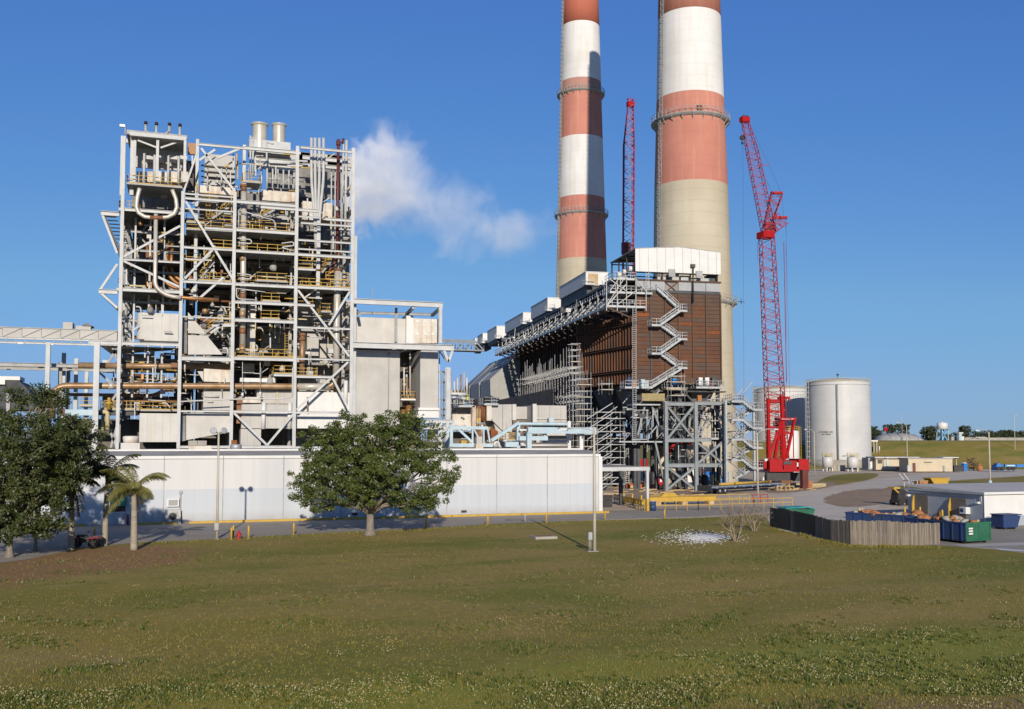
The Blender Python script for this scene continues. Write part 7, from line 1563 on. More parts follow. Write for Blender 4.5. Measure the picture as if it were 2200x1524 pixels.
# more yard items near the frame
p = atZ(1516, 1030)
for k in range(4):
    q = atD(1521 + k * 13, 1030, 180); q.z = 0; t = thing('portable_toilet', 'blue portable toilet, %s of the row behind the braced frame' % ['first from the left', 'second from the left', 'third from the left', 'rightmost'][k], 'portable toilet', q, 'row of blue portable toilets')
    MB().box((q.x - .52, q.y, .1), (q.x + .52, q.y + 1.1, 2.2)).build('cabin', M_brightb, t); MB().box((q.x - .38, q.y - .03, .2), (q.x + .38, q.y - .005, 2.0)).build('door', M_brightb, t); MB().box((q.x - .55, q.y - .05, 2.2), (q.x + .55, q.y + 1.15, 2.35)).build('roof', M_brightb, t); MB().box((q.x - .15, q.y - .05, 1.5), (q.x + .15, q.y - .031, 1.7)).build('sign', M_whitep, t)
for k, (x0, x1_, lb_) in enumerate(((1476, 1492, 'white storage box half behind the braced column'), (1497, 1516, 'white storage box beside the blue portable toilets'))):
    q = atD((x0 + x1_) / 2, 1030, 171); t = thing('storage_box', lb_, 'container', (q.x, q.y, 0)); fbox(x0, 1042, x1_, 1004, 171, 2, M_whitep, 'body', t, .15); fbox(x0, 1005, x1_, 1003.6, 170.9, 2.2, M_steel2, 'lid', t)
    if k: fbox(1511, 1018, 1513, 1008, 170.96, .03, M_red, 'red_mark', t)
q = atZ(1467, 1043); t = thing('gas_bottle_rack', 'green gas bottles under the braced frame', 'gas bottles', q); 
for k in range(2): MB().lathe([(.22, 0), (.22, 2.6), (.1, 3.0), (.08, 3.3)], (q.x + k * .5, q.y + 6, 2.0), 12).build('bottle', M_green, t)
fbox(1463, 1045, 1471, 1030, depth(q) + 5.5, 1, M_dgrey, 'stand', t, 0)
for k, (x, y, w2, h, m_, n_, lb_) in enumerate(((1512, 1047, 1.6, 2.2, M_blackst, 'welding_machine', 'black framed welding machine left of the trailer'), (1524, 1046, 1.4, 1.9, M_galv, 'gas_cage', 'galvanised bottle cage behind the trailer nose'), (1536, 1046, 1.4, 2.0, M_green, 'generator', 'dark green generator behind the trailer'), (1550, 1045, 1.6, 2.0, M_whitep, 'gas_cage', 'white framed cage behind the trailer'), (1650, 1040, 1.0, 1.5, M_green, 'gas_cylinder_stack', 'green cylinders beside the crane tracks'), (1640, 1041, .8, 1.6, M_galv, 'drum_stack', 'grey drum beside the green cylinders'), (1659, 1040, .9, 1.4, M_green, 'compressor', 'bright green compressor by the crane tracks'))):
    q = atZ(x, y); t = thing(n_, lb_, 'equipment', q)
    if m_ in (M_galv, M_whitep) and 'cage' in n_:
        for dx in (-.5, 0, .5):
            for dy in (-.4, .4): MB().bar((q.x + dx * w2, q.y + dy, 0), (q.x + dx * w2, q.y + dy, h), .08).build('bar', m_, t)
        for z in (.2, h * .6, h): MB().bar((q.x - w2 / 2, q.y - .4, z), (q.x + w2 / 2, q.y - .4, z), .08).build('bar', m_, t)
        MB().box((q.x - w2 / 2, q.y - .4, .05), (q.x + w2 / 2, q.y + .4, .15)).build('floor', M_dgrey, t)
    else:
        MB().lathe([(w2 * .5, .1), (w2 * .52, h * .5), (w2 * .48, h * .9), (w2 * .2, h)], q, 12).build('body', m_, t); MB().box((q.x - w2 / 2, q.y - .4, 0), (q.x + w2 / 2, q.y + .4, .12)).build('skid', M_dgrey, t)
# timber, pallets, plate stacks by the crane
yr = random.Random(14)
for k, (x, y, w2, h, m_, n_, lb_) in enumerate(((1752, 1046, 3.6, .6, M_paley, 'timber_stack', 'pale yellow timber stack right of the rusty column'), (1735, 1050, 1.2, 1.3, M_cardb, 'carton', 'brown carton beside the rusty column'), (1705, 1048, 2.6, .8, M_plank, 'timber_stack', 'timber stack behind the pallets'), (1670, 1048, 3.0, .7, M_grey, 'plate_stack', 'grey plate stack behind the trailer end'), (1688, 1043, 2.4, .9, M_pipeb, 'beam_stack', 'rusty beam stack below the crane'))):
    q = atZ(x, y); t = thing(n_, lb_, 'stack', q); n = 5
    for i in range(n): o_ = yr.uniform(-.1, .1); MB().box((q.x - w2 / 2 + o_, q.y - .5, h * i / n), (q.x + w2 / 2 + o_, q.y + .5, h * (i + 1) / n - .03)).build('board' if 'timber' in n_ else 'layer', m_, t)
q = atZ(1728, 1051); tag(MB().box((q.x - .55, q.y - .4, 0), (q.x + .55, q.y + .4, 3.2)).box((q.x - .7, q.y - .5, 0), (q.x + .7, q.y + .5, .12)).build('steel_column', M_oxide), 'short rusty red steel column standing beside the crane', 'column')
for k, x in enumerate((1676, 1695)):
    q = atZ(x, 1055); t = thing('pallet', ['wooden pallet frame left of the pair before the crane', 'wooden pallet frame right of the pair before the crane'][k], 'pallet', q, 'wooden pallets before the crane')
    for z in (.1, .7): MB().box((q.x - .8, q.y - .3, z), (q.x + .8, q.y + .3, z + .12)).build('slat', M_plank, t)
    for dx in (-.75, 0, .75): MB().box((q.x + dx - .06, q.y - .28, 0), (q.x + dx + .06, q.y + .28, .7)).build('block', M_plank, t)
for lo_, hi_, n_, y0_, y1_ in ((1300, 1500, 40, 1044, 1066), (1640, 1770, 30, 1043, 1054)):
    mb = MB()
    for k in range(n_):
        q = atZ(yr.uniform(lo_, hi_), yr.uniform(y0_, y1_)); w2 = yr.uniform(.3, 1.6); a_ = yr.uniform(-.5, .5); dv = Vector((math.cos(a_), math.sin(a_), yr.uniform(-.02, .06))) * w2
        mb.bar(q - dv + Vector((0, 0, .1)), q + dv + Vector((0, 0, .12)), yr.uniform(.1, .3), yr.uniform(.06, .2))
    struct(mb.build('timber_debris', M_plank), 'stuff')
q = atZ(1365, 1048); t = thing('rebar_heap', 'orange sheet barrier and timber heap behind the carport', 'barrier', q)
for k in range(7): a = q + Vector((yr.uniform(-3, 3), yr.uniform(-1, 1), 0)); MB().prism([a, a + Vector((1.4, .1, 0)), a + Vector((1.5, .1, .5)), a + Vector((.1, 0, .7))], (0, .06, 0)).build('barrier_panel', mk('orange barrier', (.62, .14, .03), (.5, .1, .03), 2, .6), t)
MB().box((q.x - 2, q.y - .8, 0), (q.x + 3, q.y - .2, .4)).build('timber', M_plank, t)
# pickup nose behind the building corner
q = atZ(1294, 1052); t = thing('pickup_truck', 'dark pickup truck nose showing past the white building corner', 'truck', q)
MB().prism([(q.x - 4, q.y, .5), (q.x + 1.1, q.y, .5), (q.x + 1.1, q.y, 1.05), (q.x - .3, q.y, 1.15), (q.x - .9, q.y, 1.75), (q.x - 2.6, q.y, 1.8), (q.x - 2.7, q.y, 1.15), (q.x - 4, q.y, 1.15)], (0, 1.8, 0)).build('body', M_dgrey, t)
for dx in (.4, -2.9):
    for dy in (0, 1.6): MB().tube([(q.x + dx, q.y + dy - .05, .4), (q.x + dx, q.y + dy + .25, .4)], .4, 16).build('wheel', M_black, t)
for dy in (.25, 1.45): MB().lathe([(.14, 0), (.14, .2)], (q.x + 1.0, q.y + dy, .7), 10).build('headlight', M_whitep, t)
# ladder tower behind carport
q = atZ(1348, 1046); t = thing('cage_ladder', 'white caged ladder tower in the dark bay behind the carport', 'ladder', q); ladder(q, q + Vector((0, 0, 6.8)), M_whitep, t, .6, Vector((1, 0, 0)), True)
MB().box((q.x - .8, q.y, 6.6), (q.x + .8, q.y + 1, 6.7)).build('landing', M_galv, t)

# ================================================================== lawn things
p = atZ(1168, 1157); t = thing('concrete_slab', 'small brown topped concrete slab lying in the lawn', 'slab', p); MB().box((p.x - .95, p.y - .7, 0), (p.x + .95, p.y + .7, .2)).build('base', M_concr, t); MB().box((p.x - .6, p.y - .5, .2), (p.x + .75, p.y + .5, .23)).build('cover', M_pipeb, t)
p = atZ(1128, 1122); t = thing('water_meter_post', 'small grey valve post at the grass edge', 'valve post', p); MB().tube([p, p + Vector((0, 0, .55))], .06, 8).build('stem', M_steel2, t); MB().lathe([(.12, .5), (.14, .6), (.1, .7)], p, 12).build('cap', M_steel2, t)
# quad bike under the palms
p = atZ(183, 1178); t = lthing('quad_bike', 'dark red quad bike parked in the shade between the palms', 'quad bike')
MQ = mk('dark red plastic', (.16, .01, .02), (.12, .01, .018), 2, .35)
for x in (-.6, .6):
    for y in (-.42, .42):
        w_ = MB().lathe([(.12, -.13), (.28, -.12), (.3, 0), (.28, .12), (.12, .13)], (0, 0, 0), 16).build('wheel', M_black, t); w_.location = (x, y, .3); w_.rotation_euler = (R(90), 0, 0); h_ = MB().lathe([(.12, -.06), (.12, .06)], (0, 0, 0), 12).build('rim', M_galv, w_)
MB().prism([(-.85, -.2, .35), (.8, -.2, .35), (.85, -.2, .6), (.35, -.2, .75), (.0, -.2, .62), (-.7, -.2, .72)], (0, .4, 0)).build('body', M_blackst, t)
for x in (-.62, .62): MB().prism([(x - .38, -.55, .6), (x - .2, -.55, .72), (x + .2, -.55, .74), (x + .38, -.55, .62)], (0, 1.1, 0)).build('mudguard', MQ, t)
MB().prism([(-.55, -.17, .72), (.15, -.17, .72), (.05, -.17, .84), (-.5, -.17, .86)], (0, .34, 0)).build('seat', M_black, t); MB().bar((.3, 0, .7), (.2, 0, 1.05), .07).bar((.2, -.38, 1.08), (.2, .38, 1.08), .045).build('handlebar', M_blackst, t)
MB().bar((-.95, -.3, .8), (-.5, -.3, .8), .03).bar((-.95, .3, .8), (-.5, .3, .8), .03).bar((-.95, -.3, .8), (-.95, .3, .8), .03).build('rear_rack', M_blackst, t)
place(t, (p.x, p.y, .02), R(-12)); t.scale = (1.15,) * 3
# ================================================================== trees and plants
def leaf_mat(name, c1, c2, scale=.9, trans=.3):
    m = bpy.data.materials.new(name); t, N, L = nodes_of(m); N.remove(N['Principled BSDF']); out = N['Material Output']
    tc = N.new('ShaderNodeTexCoord'); n = N.new('ShaderNodeTexNoise'); n.inputs['Scale'].default_value = scale; n.inputs['Detail'].default_value = 6; n.inputs['Roughness'].default_value = .75; L.new(tc.outputs['Object'], n.inputs['Vector'])
    mr = N.new('ShaderNodeMapRange'); mr.inputs['From Min'].default_value = .36; mr.inputs['From Max'].default_value = .64; L.new(n.outputs[0], mr.inputs['Value'])
    mx = N.new('ShaderNodeMix'); mx.data_type = 'RGBA'; mx.inputs['A'].default_value = (*c1, 1); mx.inputs['B'].default_value = (*c2, 1); L.new(mr.outputs[0], mx.inputs['Factor'])
    d = N.new('ShaderNodeBsdfDiffuse'); g = N.new('ShaderNodeBsdfTranslucent'); gl = N.new('ShaderNodeBsdfGlossy'); gl.inputs['Roughness'].default_value = .45
    for q in (d, g): L.new(mx.outputs['Result'], q.inputs['Color'])
    s1 = N.new('ShaderNodeMixShader'); s1.inputs[0].default_value = trans; L.new(d.outputs[0], s1.inputs[1]); L.new(g.outputs[0], s1.inputs[2])
    s2 = N.new('ShaderNodeMixShader'); s2.inputs[0].default_value = .035; L.new(s1.outputs[0], s2.inputs[1]); L.new(gl.outputs[0], s2.inputs[2]); L.new(s2.outputs[0], out.inputs['Surface'])
    return m
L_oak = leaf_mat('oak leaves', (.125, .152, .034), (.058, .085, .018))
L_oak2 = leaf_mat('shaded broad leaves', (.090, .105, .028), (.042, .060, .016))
L_far = leaf_mat('far tree leaves', (.085, .10, .042), (.05, .068, .03), .3)
L_palm = leaf_mat('palm leaflets', (.27, .25, .075), (.17, .17, .045), 1.2, .4)
L_palm2 = leaf_mat('shaded green palm leaflets', (.085, .10, .026), (.05, .068, .018), 1.2, .35)  # palm green darkened for the palms that stand in shade
L_dead = leaf_mat('dead palm frond', (.16, .115, .06), (.11, .08, .045), 1.2, .3)
M_bark = mk('grey oak bark', (.24, .21, .17), (.14, .12, .10), 2.5, .95, bump=.5, stretch=(3, 3, .6))
M_palmt = mk('palm trunk', (.33, .29, .23), (.22, .19, .15), 3, .95, bump=.4, stretch=(.3, .3, 4))
M_twig = mk('bare twig bark', (.30, .24, .18), (.20, .16, .12), 3, .9)
def leaves_mesh(name, centers, radii, n_each, size, mat, parent, rs, flat=.75):
    """leaf-sized quads scattered through many clumps"""
    C = np.repeat(centers, n_each, axis=0); Rr = np.repeat(radii, n_each)
    n = len(C); d = rs.normal(size=(n, 3)); d /= np.linalg.norm(d, axis=1)[:, None]; rr = Rr * rs.uniform(.15, 1, n) ** .55
    P = C + d * rr[:, None] * np.array([1, 1, flat])
    nrm = d * .7 + rs.normal(size=(n, 3)) * .75 + np.array([0, -.25, .45]); nrm /= np.linalg.norm(nrm, axis=1)[:, None]
    a = np.cross(nrm, rs.normal(size=(n, 3))); a /= np.linalg.norm(a, axis=1)[:, None]; b = np.cross(nrm, a)
    s = size * rs.uniform(.55, 1.35, n)[:, None]; a *= s; b *= s * .55
    V = np.stack([P - a, P + b * .9, P + a, P - b * .9], axis=1).reshape(-1, 3)
    me = bpy.data.meshes.new(name); me.vertices.add(len(V)); me.vertices.foreach_set('co', V.ravel().astype(np.float32))
    me.loops.add(n * 4); me.loops.foreach_set('vertex_index', np.arange(n * 4, dtype=np.int32)); me.polygons.add(n)
    me.polygons.foreach_set('loop_start', np.arange(0, n * 4, 4, dtype=np.int32)); me.update(); me.validate(); me.materials.append(mat)
    return link(name, me, parent)
def limb(mb, a, b, r0, r1, rs, wob=.12, n=5):
    a, b = Vector(a), Vector(b); L = (b - a).length; pts = []
    for i in range(n + 1):
        f = i / n; p = a.lerp(b, f) + Vector(rs.normal(size=3)) * wob * L * .3 * math.sin(math.pi * f); p.z += .08 * L * math.sin(math.pi * f); pts.append(p)
    mb.tube(pts, r0, 7, r2=r1)
def broad_tree(label, px, yb, lobes, n_clump, n_leaf, lsize, csize, mat, seed, thick=.8, rt=.42, fork=2.0, fill=.62, group=None, dscale=.75, lean=0):
    """crown described by lobes (px, py, half width, half height, depth offset m) in the tree's own vertical plane"""
    rs = np.random.RandomState(seed); p = atZ(px, yb); D = depth(p); t = thing('tree', label, 'tree', p, group); S = D / F_PX
    tk = MB(); top = p + Vector((lean, 0, fork)); tk.tube([p - Vector((0, 0, .1)), p + Vector((0, 0, .35)), p.lerp(top, .5), top], rt, 12, r2=rt * .72)
    tk.lathe([(rt * 1.5, -.02), (rt * 1.15, .25), (rt * .9, .5)], p, 12); tk.build('trunk', M_bark, t)
    C = []; Rad = []; br = MB(); ar = np.array([l[2] * l[3] for l in lobes], float); cnt = np.maximum(3, (ar / ar.sum() * n_clump)).astype(int)
    for (x, y, hw, hh, dd), k in zip(lobes, cnt):
        c = atD(x, y, D + dd); rx = hw * S; rz = hh * S; ry = rx * dscale
        for i in range(k):
            d = rs.normal(size=3); d /= np.linalg.norm(d); q = rs.uniform(fill, 1.0) if rs.rand() < .62 else (rs.uniform(1.0, 1.16) if rs.rand() < .4 else rs.uniform(.1, fill))
            o = d * q; w_ = c + _r * (o[0] * rx) + _fh * (o[1] * ry) + Vector((0, 0, o[2] * rz)); C.append(w_); Rad.append(csize * rs.uniform(.6, 1.25))
        mid = top.lerp(c, .55) + Vector((0, 0, -.2)); limb(br, top - Vector((0, 0, .25)), c, rt * .42, .05, rs)
        for i in range(min(7, k)):
            e = Vector(C[-1 - rs.randint(k)]); limb(br, top.lerp(c, rs.uniform(.45, .95)), e, .06, .015, rs, n=3)
    br.build('limbs', M_bark, t)
    leaves_mesh('crown', np.array([tuple(c) for c in C]), np.array(Rad), n_leaf, lsize, mat, t, rs)
    return t
OAK = [(800, 975, 110, 62, 0), (705, 955, 66, 44, -.5), (885, 950, 70, 48, .5), (748, 915, 48, 26, 1), (850, 905, 50, 22, .5), (935, 1000, 48, 46, 0), (668, 1030, 48, 36, 0), (735, 1052, 74, 30, -2), (850, 1052, 84, 30, -2), (925, 1072, 40, 26, 0), (690, 1000, 56, 34, -1), (800, 1010, 105, 40, -3), (785, 1000, 80, 50, 3.5), (650, 1060, 28, 20, 0), (962, 1030, 24, 30, 0), (795, 1050, 60, 36, 3), (690, 1078, 44, 22, -1), (880, 1084, 50, 20, -1), (815, 925, 70, 36, -1)]
broad_tree('broad dark green oak standing alone before the white building', 795, 1150, OAK, 880, 78, .108, .52, L_oak, 4, rt=.40, fork=2.0)
LOAK = [(45, 885, 70, 56, 1), (130, 930, 62, 50, 0), (95, 838, 30, 18, 1), (185, 970, 40, 36, 2), (205, 930, 24, 20, 2), (20, 965, 85, 75, 0), (90, 1010, 80, 60, -1), (0, 1060, 90, 60, 0), (120, 1070, 52, 36, 1), (110, 855, 38, 28, 1), (-60, 930, 80, 90, 0), (30, 1110, 70, 34, 0), (150, 985, 34, 50, 1), (-40, 1030, 70, 70, 2), (60, 1120, 75, 40, -1), (135, 1045, 48, 50, -1), (160, 930, 30, 34, 1), (-30, 1130, 70, 40, -1), (25, 1140, 58, 26, -.5), (95, 1128, 46, 26, 0), (70, 960, 90, 60, -2.5)]
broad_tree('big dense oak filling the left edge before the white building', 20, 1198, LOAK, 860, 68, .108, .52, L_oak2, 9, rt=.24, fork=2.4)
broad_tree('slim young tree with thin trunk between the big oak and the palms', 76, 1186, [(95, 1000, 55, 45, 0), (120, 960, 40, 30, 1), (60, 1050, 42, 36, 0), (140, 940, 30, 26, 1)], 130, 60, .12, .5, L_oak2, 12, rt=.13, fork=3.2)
# ---- palms, each frond a part
def palm(label, px, yb, ytop, n_fr, Lf, droop, mat, seed, dead=1, rt=.2, skirt=False):
    rs = np.random.RandomState(seed); p = atZ(px, yb); D = depth(p); h = atD(px, ytop, D).z; t = thing('palm_tree', label, 'palm', p, 'palms beside the white building')
    lean = rs.uniform(-.15, .15); top = p + Vector((lean, 0, h)); mb = MB(); pts = []; n = 14
    mb.tube([p + Vector((lean * (i / n) ** 2, 0, h * i / n - (.1 if i == 0 else 0))) for i in range(n + 1)], rt * 1.1, 12, r2=rt * .72)
    for i in range(1, 26): z = h * i / 26; q = p + Vector((lean * (z / h) ** 2, 0, z)); mb.lathe([(rt * (1.13 - .36 * z / h), -.03), (rt * (1.16 - .36 * z / h), 0), (rt * (1.13 - .36 * z / h), .03)], q, 10, cap=False)
    mb.build('trunk', M_palmt, t); MB().lathe([(rt * .72, -.5), (rt * 1.0, -.1), (rt * .7, .35), (.05, .7)], top, 10).build('crownshaft', L_dead if dead else mat, t)
    for k in range(n_fr):
        az = 2 * math.pi * (k / n_fr) + rs.uniform(-.25, .25); el = rs.uniform(.05, 1.2) if k % 3 else rs.uniform(-.3, .4); L = Lf * rs.uniform(.75, 1.1); m_ = mat
        if k < dead: el = -1.2; m_ = L_dead; L *= .8
        hd = Vector((math.cos(az), math.sin(az), 0)); dv = (hd * math.cos(el) + Vector((0, 0, math.sin(el)))).normalized(); P = [top + Vector((0, 0, .2))]; ns = 12; st_ = L / ns
        for i in range(ns): dv = (dv + Vector((0, 0, -droop * (.35 + i / ns)))).normalized(); P.append(P[-1] + dv * st_)
        mb = MB(); mb.tube(P, .03, 5, r2=.008)
        for i in range(1, ns + 1):
            for j in range(4):
                f = j / 4; b = P[i - 1].lerp(P[i], f); dirv = (P[i] - P[i - 1]).normalized(); sd = dirv.cross(Vector((0, 0, 1)));
                if sd.length < .05: sd = Vector((1, 0, 0))
                sd.normalize(); fr_ = (i - 1 + f) / ns; ll = .62 * Lf / 2.6 * math.sin(math.pi * min(1, .12 + fr_ * .9)) ** .6 * rs.uniform(.8, 1.1)
                for s in (-1, 1):
                    tip = b + sd * s * ll * .72 + dirv * ll * .35 + Vector((0, 0, -ll * rs.uniform(.45, .8))); mid = b.lerp(tip, .5) + Vector((0, 0, ll * .14)); wv = dirv * .028
                    mb.add([b - wv * .6, b + wv * .6, mid + wv, tip, mid - wv], [(0, 1, 2, 3, 4)])
        mb.raw('frond', m_, t)
    return t
palm('yellow green queen palm with bare grey trunk in the sun', 287.5, 1182, 1052, 15, 3.2, .17, L_palm, 5, dead=1, rt=.24)
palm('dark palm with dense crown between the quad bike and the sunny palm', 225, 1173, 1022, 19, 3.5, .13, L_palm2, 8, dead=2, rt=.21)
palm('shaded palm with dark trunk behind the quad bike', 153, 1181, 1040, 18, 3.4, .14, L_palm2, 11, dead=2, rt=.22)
# ---- bare multi-stemmed shrubs
def bare_shrub(label, px, yb, yt, spread, seed):
    rs = np.random.RandomState(seed); p = atZ(px, yb); H = atD(px, yt, depth(p)).z; t = thing('bare_shrub', label, 'shrub', p, 'leafless shrubs before the plank fence')
    def grow(mb, a, d, L, r, lv):
        pts = [a]; v = Vector(d)
        for i in range(3): v = (v + Vector(rs.normal(size=3)) * .12 + Vector((0, 0, .05))).normalized(); pts.append(pts[-1] + v * L / 3)
        mb.tube(pts, r, 4 if lv > 1 else 6, cap=False, r2=r * .6)
        if lv < 4:
            for k in range(rs.randint(3, 5) if lv else 3): grow(mb, pts[rs.randint(1, 4)] if k else pts[-1], (v + Vector(rs.normal(size=3)) * .42 + Vector((0, 0, .12))).normalized(), L * rs.uniform(.5, .72), r * .55, lv + 1)
    for k in range(6):
        az = 2 * math.pi * k / 6 + rs.uniform(-.3, .3); mb = MB(); d = Vector((math.cos(az) * spread, math.sin(az) * spread, 1)).normalized(); grow(mb, p + Vector((math.cos(az) * .12, math.sin(az) * .12, -.03)), d, H * .42, .05, 0); mb.build('stem', M_twig, t)
bare_shrub('leafless pale stemmed shrub beside the white sand patch', 1580, 1163, 1072, .42, 3)
bare_shrub('leafless pale stemmed shrub at the black screened fence end', 1621, 1141, 1062, .36, 6)
# ---- far trees beyond the embankment
def far_tree(kind, seed):
    rs = np.random.RandomState(seed); t = lthing('tree', 'x', 'tree', 'woods beyond the embankment'); MB().tube([(0, 0, 0), (.1, 0, 5), (0, 0, 9)], .3, 7, r2=.15).build('trunk', M_bark, t)
    C = []; Rd = []
    for i in range(46):
        d = rs.normal(size=3); d /= np.linalg.norm(d)
        if kind == 0: C.append((d[0] * 4.2, d[1] * 4.2, 8.6 + d[2] * 3.6)); Rd.append(rs.uniform(.9, 1.5))
        else: C.append((d[0] * 2.8 * rs.rand(), d[1] * 2.8 * rs.rand(), rs.choice([8.5, 10, 11.6, 12.8]) + d[2] * .5)); Rd.append(rs.uniform(.8, 1.2))
    leaves_mesh('crown', np.array(C), np.array(Rd), 46, .34, L_far, t, rs); return t
protos = [far_tree(0, 31), far_tree(0, 32), far_tree(1, 33)]
frs = random.Random(77); first = [True] * 3; k = 0
ORD = ['first', 'second', 'third', 'fourth', 'fifth', 'sixth', 'seventh', 'eighth', 'ninth', 'tenth', 'eleventh', 'twelfth', 'thirteenth', 'fourteenth', 'fifteenth', 'sixteenth', 'seventeenth', 'eighteenth', 'nineteenth', 'twentieth']; seen = {}
spots = [(1872, 2, 1.15), (1884, 2, 1.05), (1897, 0, .8), (1916, 2, 1.22), (1926, 0, .8), (1942, 2, 1.2), (1956, 0, .8), (1880, 0, .85), (1908, 0, .78), (1975, 0, .74), (1990, 2, 1.0), (2000, 2, 1.1), (2012, 0, .95), (2034, 0, .9), (2046, 0, .85), (2058, 0, .95), (2070, 2, 1.12), (2080, 0, 1.08), (2092, 0, .92), (2104, 0, .92), (2116, 0, .95), (2128, 0, .95), (2140, 0, 1.02), (2152, 0, 1.06), (2164, 0, 1.08), (2176, 0, 1.04), (2188, 0, 1.02), (2202, 0, 1.06), (2218, 0, 1.0), (2122, 0, 1.0), (2146, 0, 1.0), (2170, 0, 1.0), (2194, 0, 1.02), (2096, 0, .85), (2160, 0, 1.0), (1865, 0, .85), (1890, 0, .8), (1934, 0, .72)]
landm = {0: 'beside the silver tank', 1: 'left of the red round sign', 2: 'behind the grey dome', 3: 'right of the water tower', 4: 'behind the pale low crest building', 5: 'above the concrete parapet'}
spots += [(1862 + i * 8.3, 3, frs.uniform(.52, .74)) for i in range(44)]
for x, kd, s in sorted(spots):
    D = 430 + frs.uniform(-25, 60); q = atD(x, 948, D); q.z = 0; i = kd if kd == 2 else frs.choice([0, 1])
    where = landm[0 if x < 1884 else 1 if x < 1912 else 2 if x < 2008 else 3 if x < 2075 else 4 if x < 2125 else 5]
    lab = ('tall flat topped pine ' if kd == 2 else 'low bushy tree ' if kd == 3 else 'round crowned dark tree ') + where
    seen[lab] = seen.get(lab, -1) + 1; lab += ', %s from the left' % ORD[seen[lab]]
    s_ = s * D / 430 * .93
    if first[i]: first[i] = False; o_ = place(protos[i], q, frs.uniform(0, 6)); o_.scale = (s_,) * 3; o_['label'] = lab
    else: dup(protos[i], q, frs.uniform(0, 6), lab, s_)
# ---- grass blades, weeds and clover on the lawn
def blades(name, n, region, hmin, hmax, wid, mat, seed, nb=3, cond=None, z0=0.0):
    rs = np.random.RandomState(seed); P = []
    while len(P) < n:
        x = rs.uniform(-250, 2450); y = region[0] + (region[1] - region[0]) * rs.rand() ** 1.0; q = atZ(x, y)
        if cond and not cond(q.x, q.y, rs): continue
        P.append((q.x, q.y, lawn_z(q.x, q.y)))
    P = np.repeat(np.array(P), nb, axis=0); m = len(P); P[:, :2] += rs.normal(size=(m, 2)) * .05
    az = rs.uniform(0, 6.28, m); h = rs.uniform(hmin, hmax, m); dx = np.stack([np.cos(az), np.sin(az), np.zeros(m)], 1) * wid
    tip = P + np.stack([rs.normal(size=m) * .45 * h, rs.normal(size=m) * .45 * h, h], 1)
    V = np.stack([P - dx, P + dx, tip], 1).reshape(-1, 3); me = bpy.data.meshes.new(name); me.vertices.add(m * 3); me.vertices.foreach_set('co', V.ravel().astype(np.float32)); me.loops.add(m * 3); me.loops.foreach_set('vertex_index', np.arange(m * 3, dtype=np.int32)); me.polygons.add(m); me.polygons.foreach_set('loop_start', np.arange(0, m * 3, 3, dtype=np.int32)); me.update(); me.materials.append(mat)
    return struct(link(name, me), 'stuff')
def grassy(x, y, rs):
    q = Vector((x, y, 0)); D = depth(q); r_ = q.dot(_r); px_ = CX + F_PX * r_ / D; py_ = HOR + F_PX * CAMZ / D
    edge = np.interp(px_, [-300, 60, 300, 630, 1045, 1290, 1640, 1760, 2020, 2300], [1260, 1206, 1172, 1151, 1130, 1119, 1110, 1166, 1176, 1215]); return py_ > edge
vn = lambda x, y: math.sin(x * .23 + 1.7 * math.sin(y * .17)) * math.sin(y * .31 + 1.3 * math.sin(x * .13 + 2))
G_b1 = leaf_mat('grass blades', (.33, .262, .052), (.20, .195, .034), .12, .35); G_b2 = leaf_mat('straw blades', (.34, .255, .065), (.25, .19, .045), .5, .3); G_b3 = leaf_mat('weed leaves', (.14, .165, .03), (.10, .125, .024), .8, .3)
blades('grass_blades', 36000, (1115, 1560), .03, .09, .012, G_b1, 1, 3, grassy)
blades('straw_grass', 15000, (1115, 1560), .04, .10, .012, G_b2, 2, 3, lambda x, y, rs: grassy(x, y, rs) and vn(x, y) + rs.normal() * .35 > .1)
blades('lawn_weeds', 5200, (1120, 1560), .06, .16, .03, G_b3, 3, 6, lambda x, y, rs: grassy(x, y, rs) and (vn(x * 2.3, y * 2.3 + 5) + rs.normal() * .2 > .62 or (soft(x, y, CLV) > .4 and vn(x * 1.7 + 3, y * 2.1) + rs.normal() * .25 > -.05)))
def flowers(n, seed):
    rs = np.random.RandomState(seed); V = []; Fc = []; cnt = 0
    while cnt < n:
        x = rs.uniform(-150, 2350); y = rs.uniform(1180, 1540); q = atZ(x, y); c = soft(q.x, q.y, CLV, 1.0); f = vn(q.x * 1.7 + 3, q.y * 2.1) + .6 * vn(q.x * 5.1, q.y * 6.3) + rs.normal() * .22
        if not ((c > .4 and f > .12) or (c <= .4 and f > 1.0)): continue
        for _ in range(rs.randint(1, 5)):
            cx, cy, cz = q.x + rs.normal() * .16, q.y + rs.normal() * .16, lawn_z(q.x, q.y) + rs.uniform(.08, .19); r = rs.uniform(.011, .024); b = len(V)
            V += [(cx - r, cy, cz), (cx, cy - r, cz), (cx + r, cy, cz), (cx, cy + r, cz), (cx, cy, cz + r * 1.2), (cx, cy, cz - r)]; Fc += [(b, b + 1, b + 4), (b + 1, b + 2, b + 4), (b + 2, b + 3, b + 4), (b + 3, b, b + 4), (b + 1, b, b + 5), (b + 2, b + 1, b + 5), (b + 3, b + 2, b + 5), (b, b + 3, b + 5)]; cnt += 1
    me = bpy.data.meshes.new('clover_flowers'); me.from_pydata(V, [], Fc); me.materials.append(mk('cream clover heads', (.72, .64, .36), (.52, .44, .22), 3, .8)); return struct(link('clover_flowers', me), 'stuff')
flowers(2900, 5)
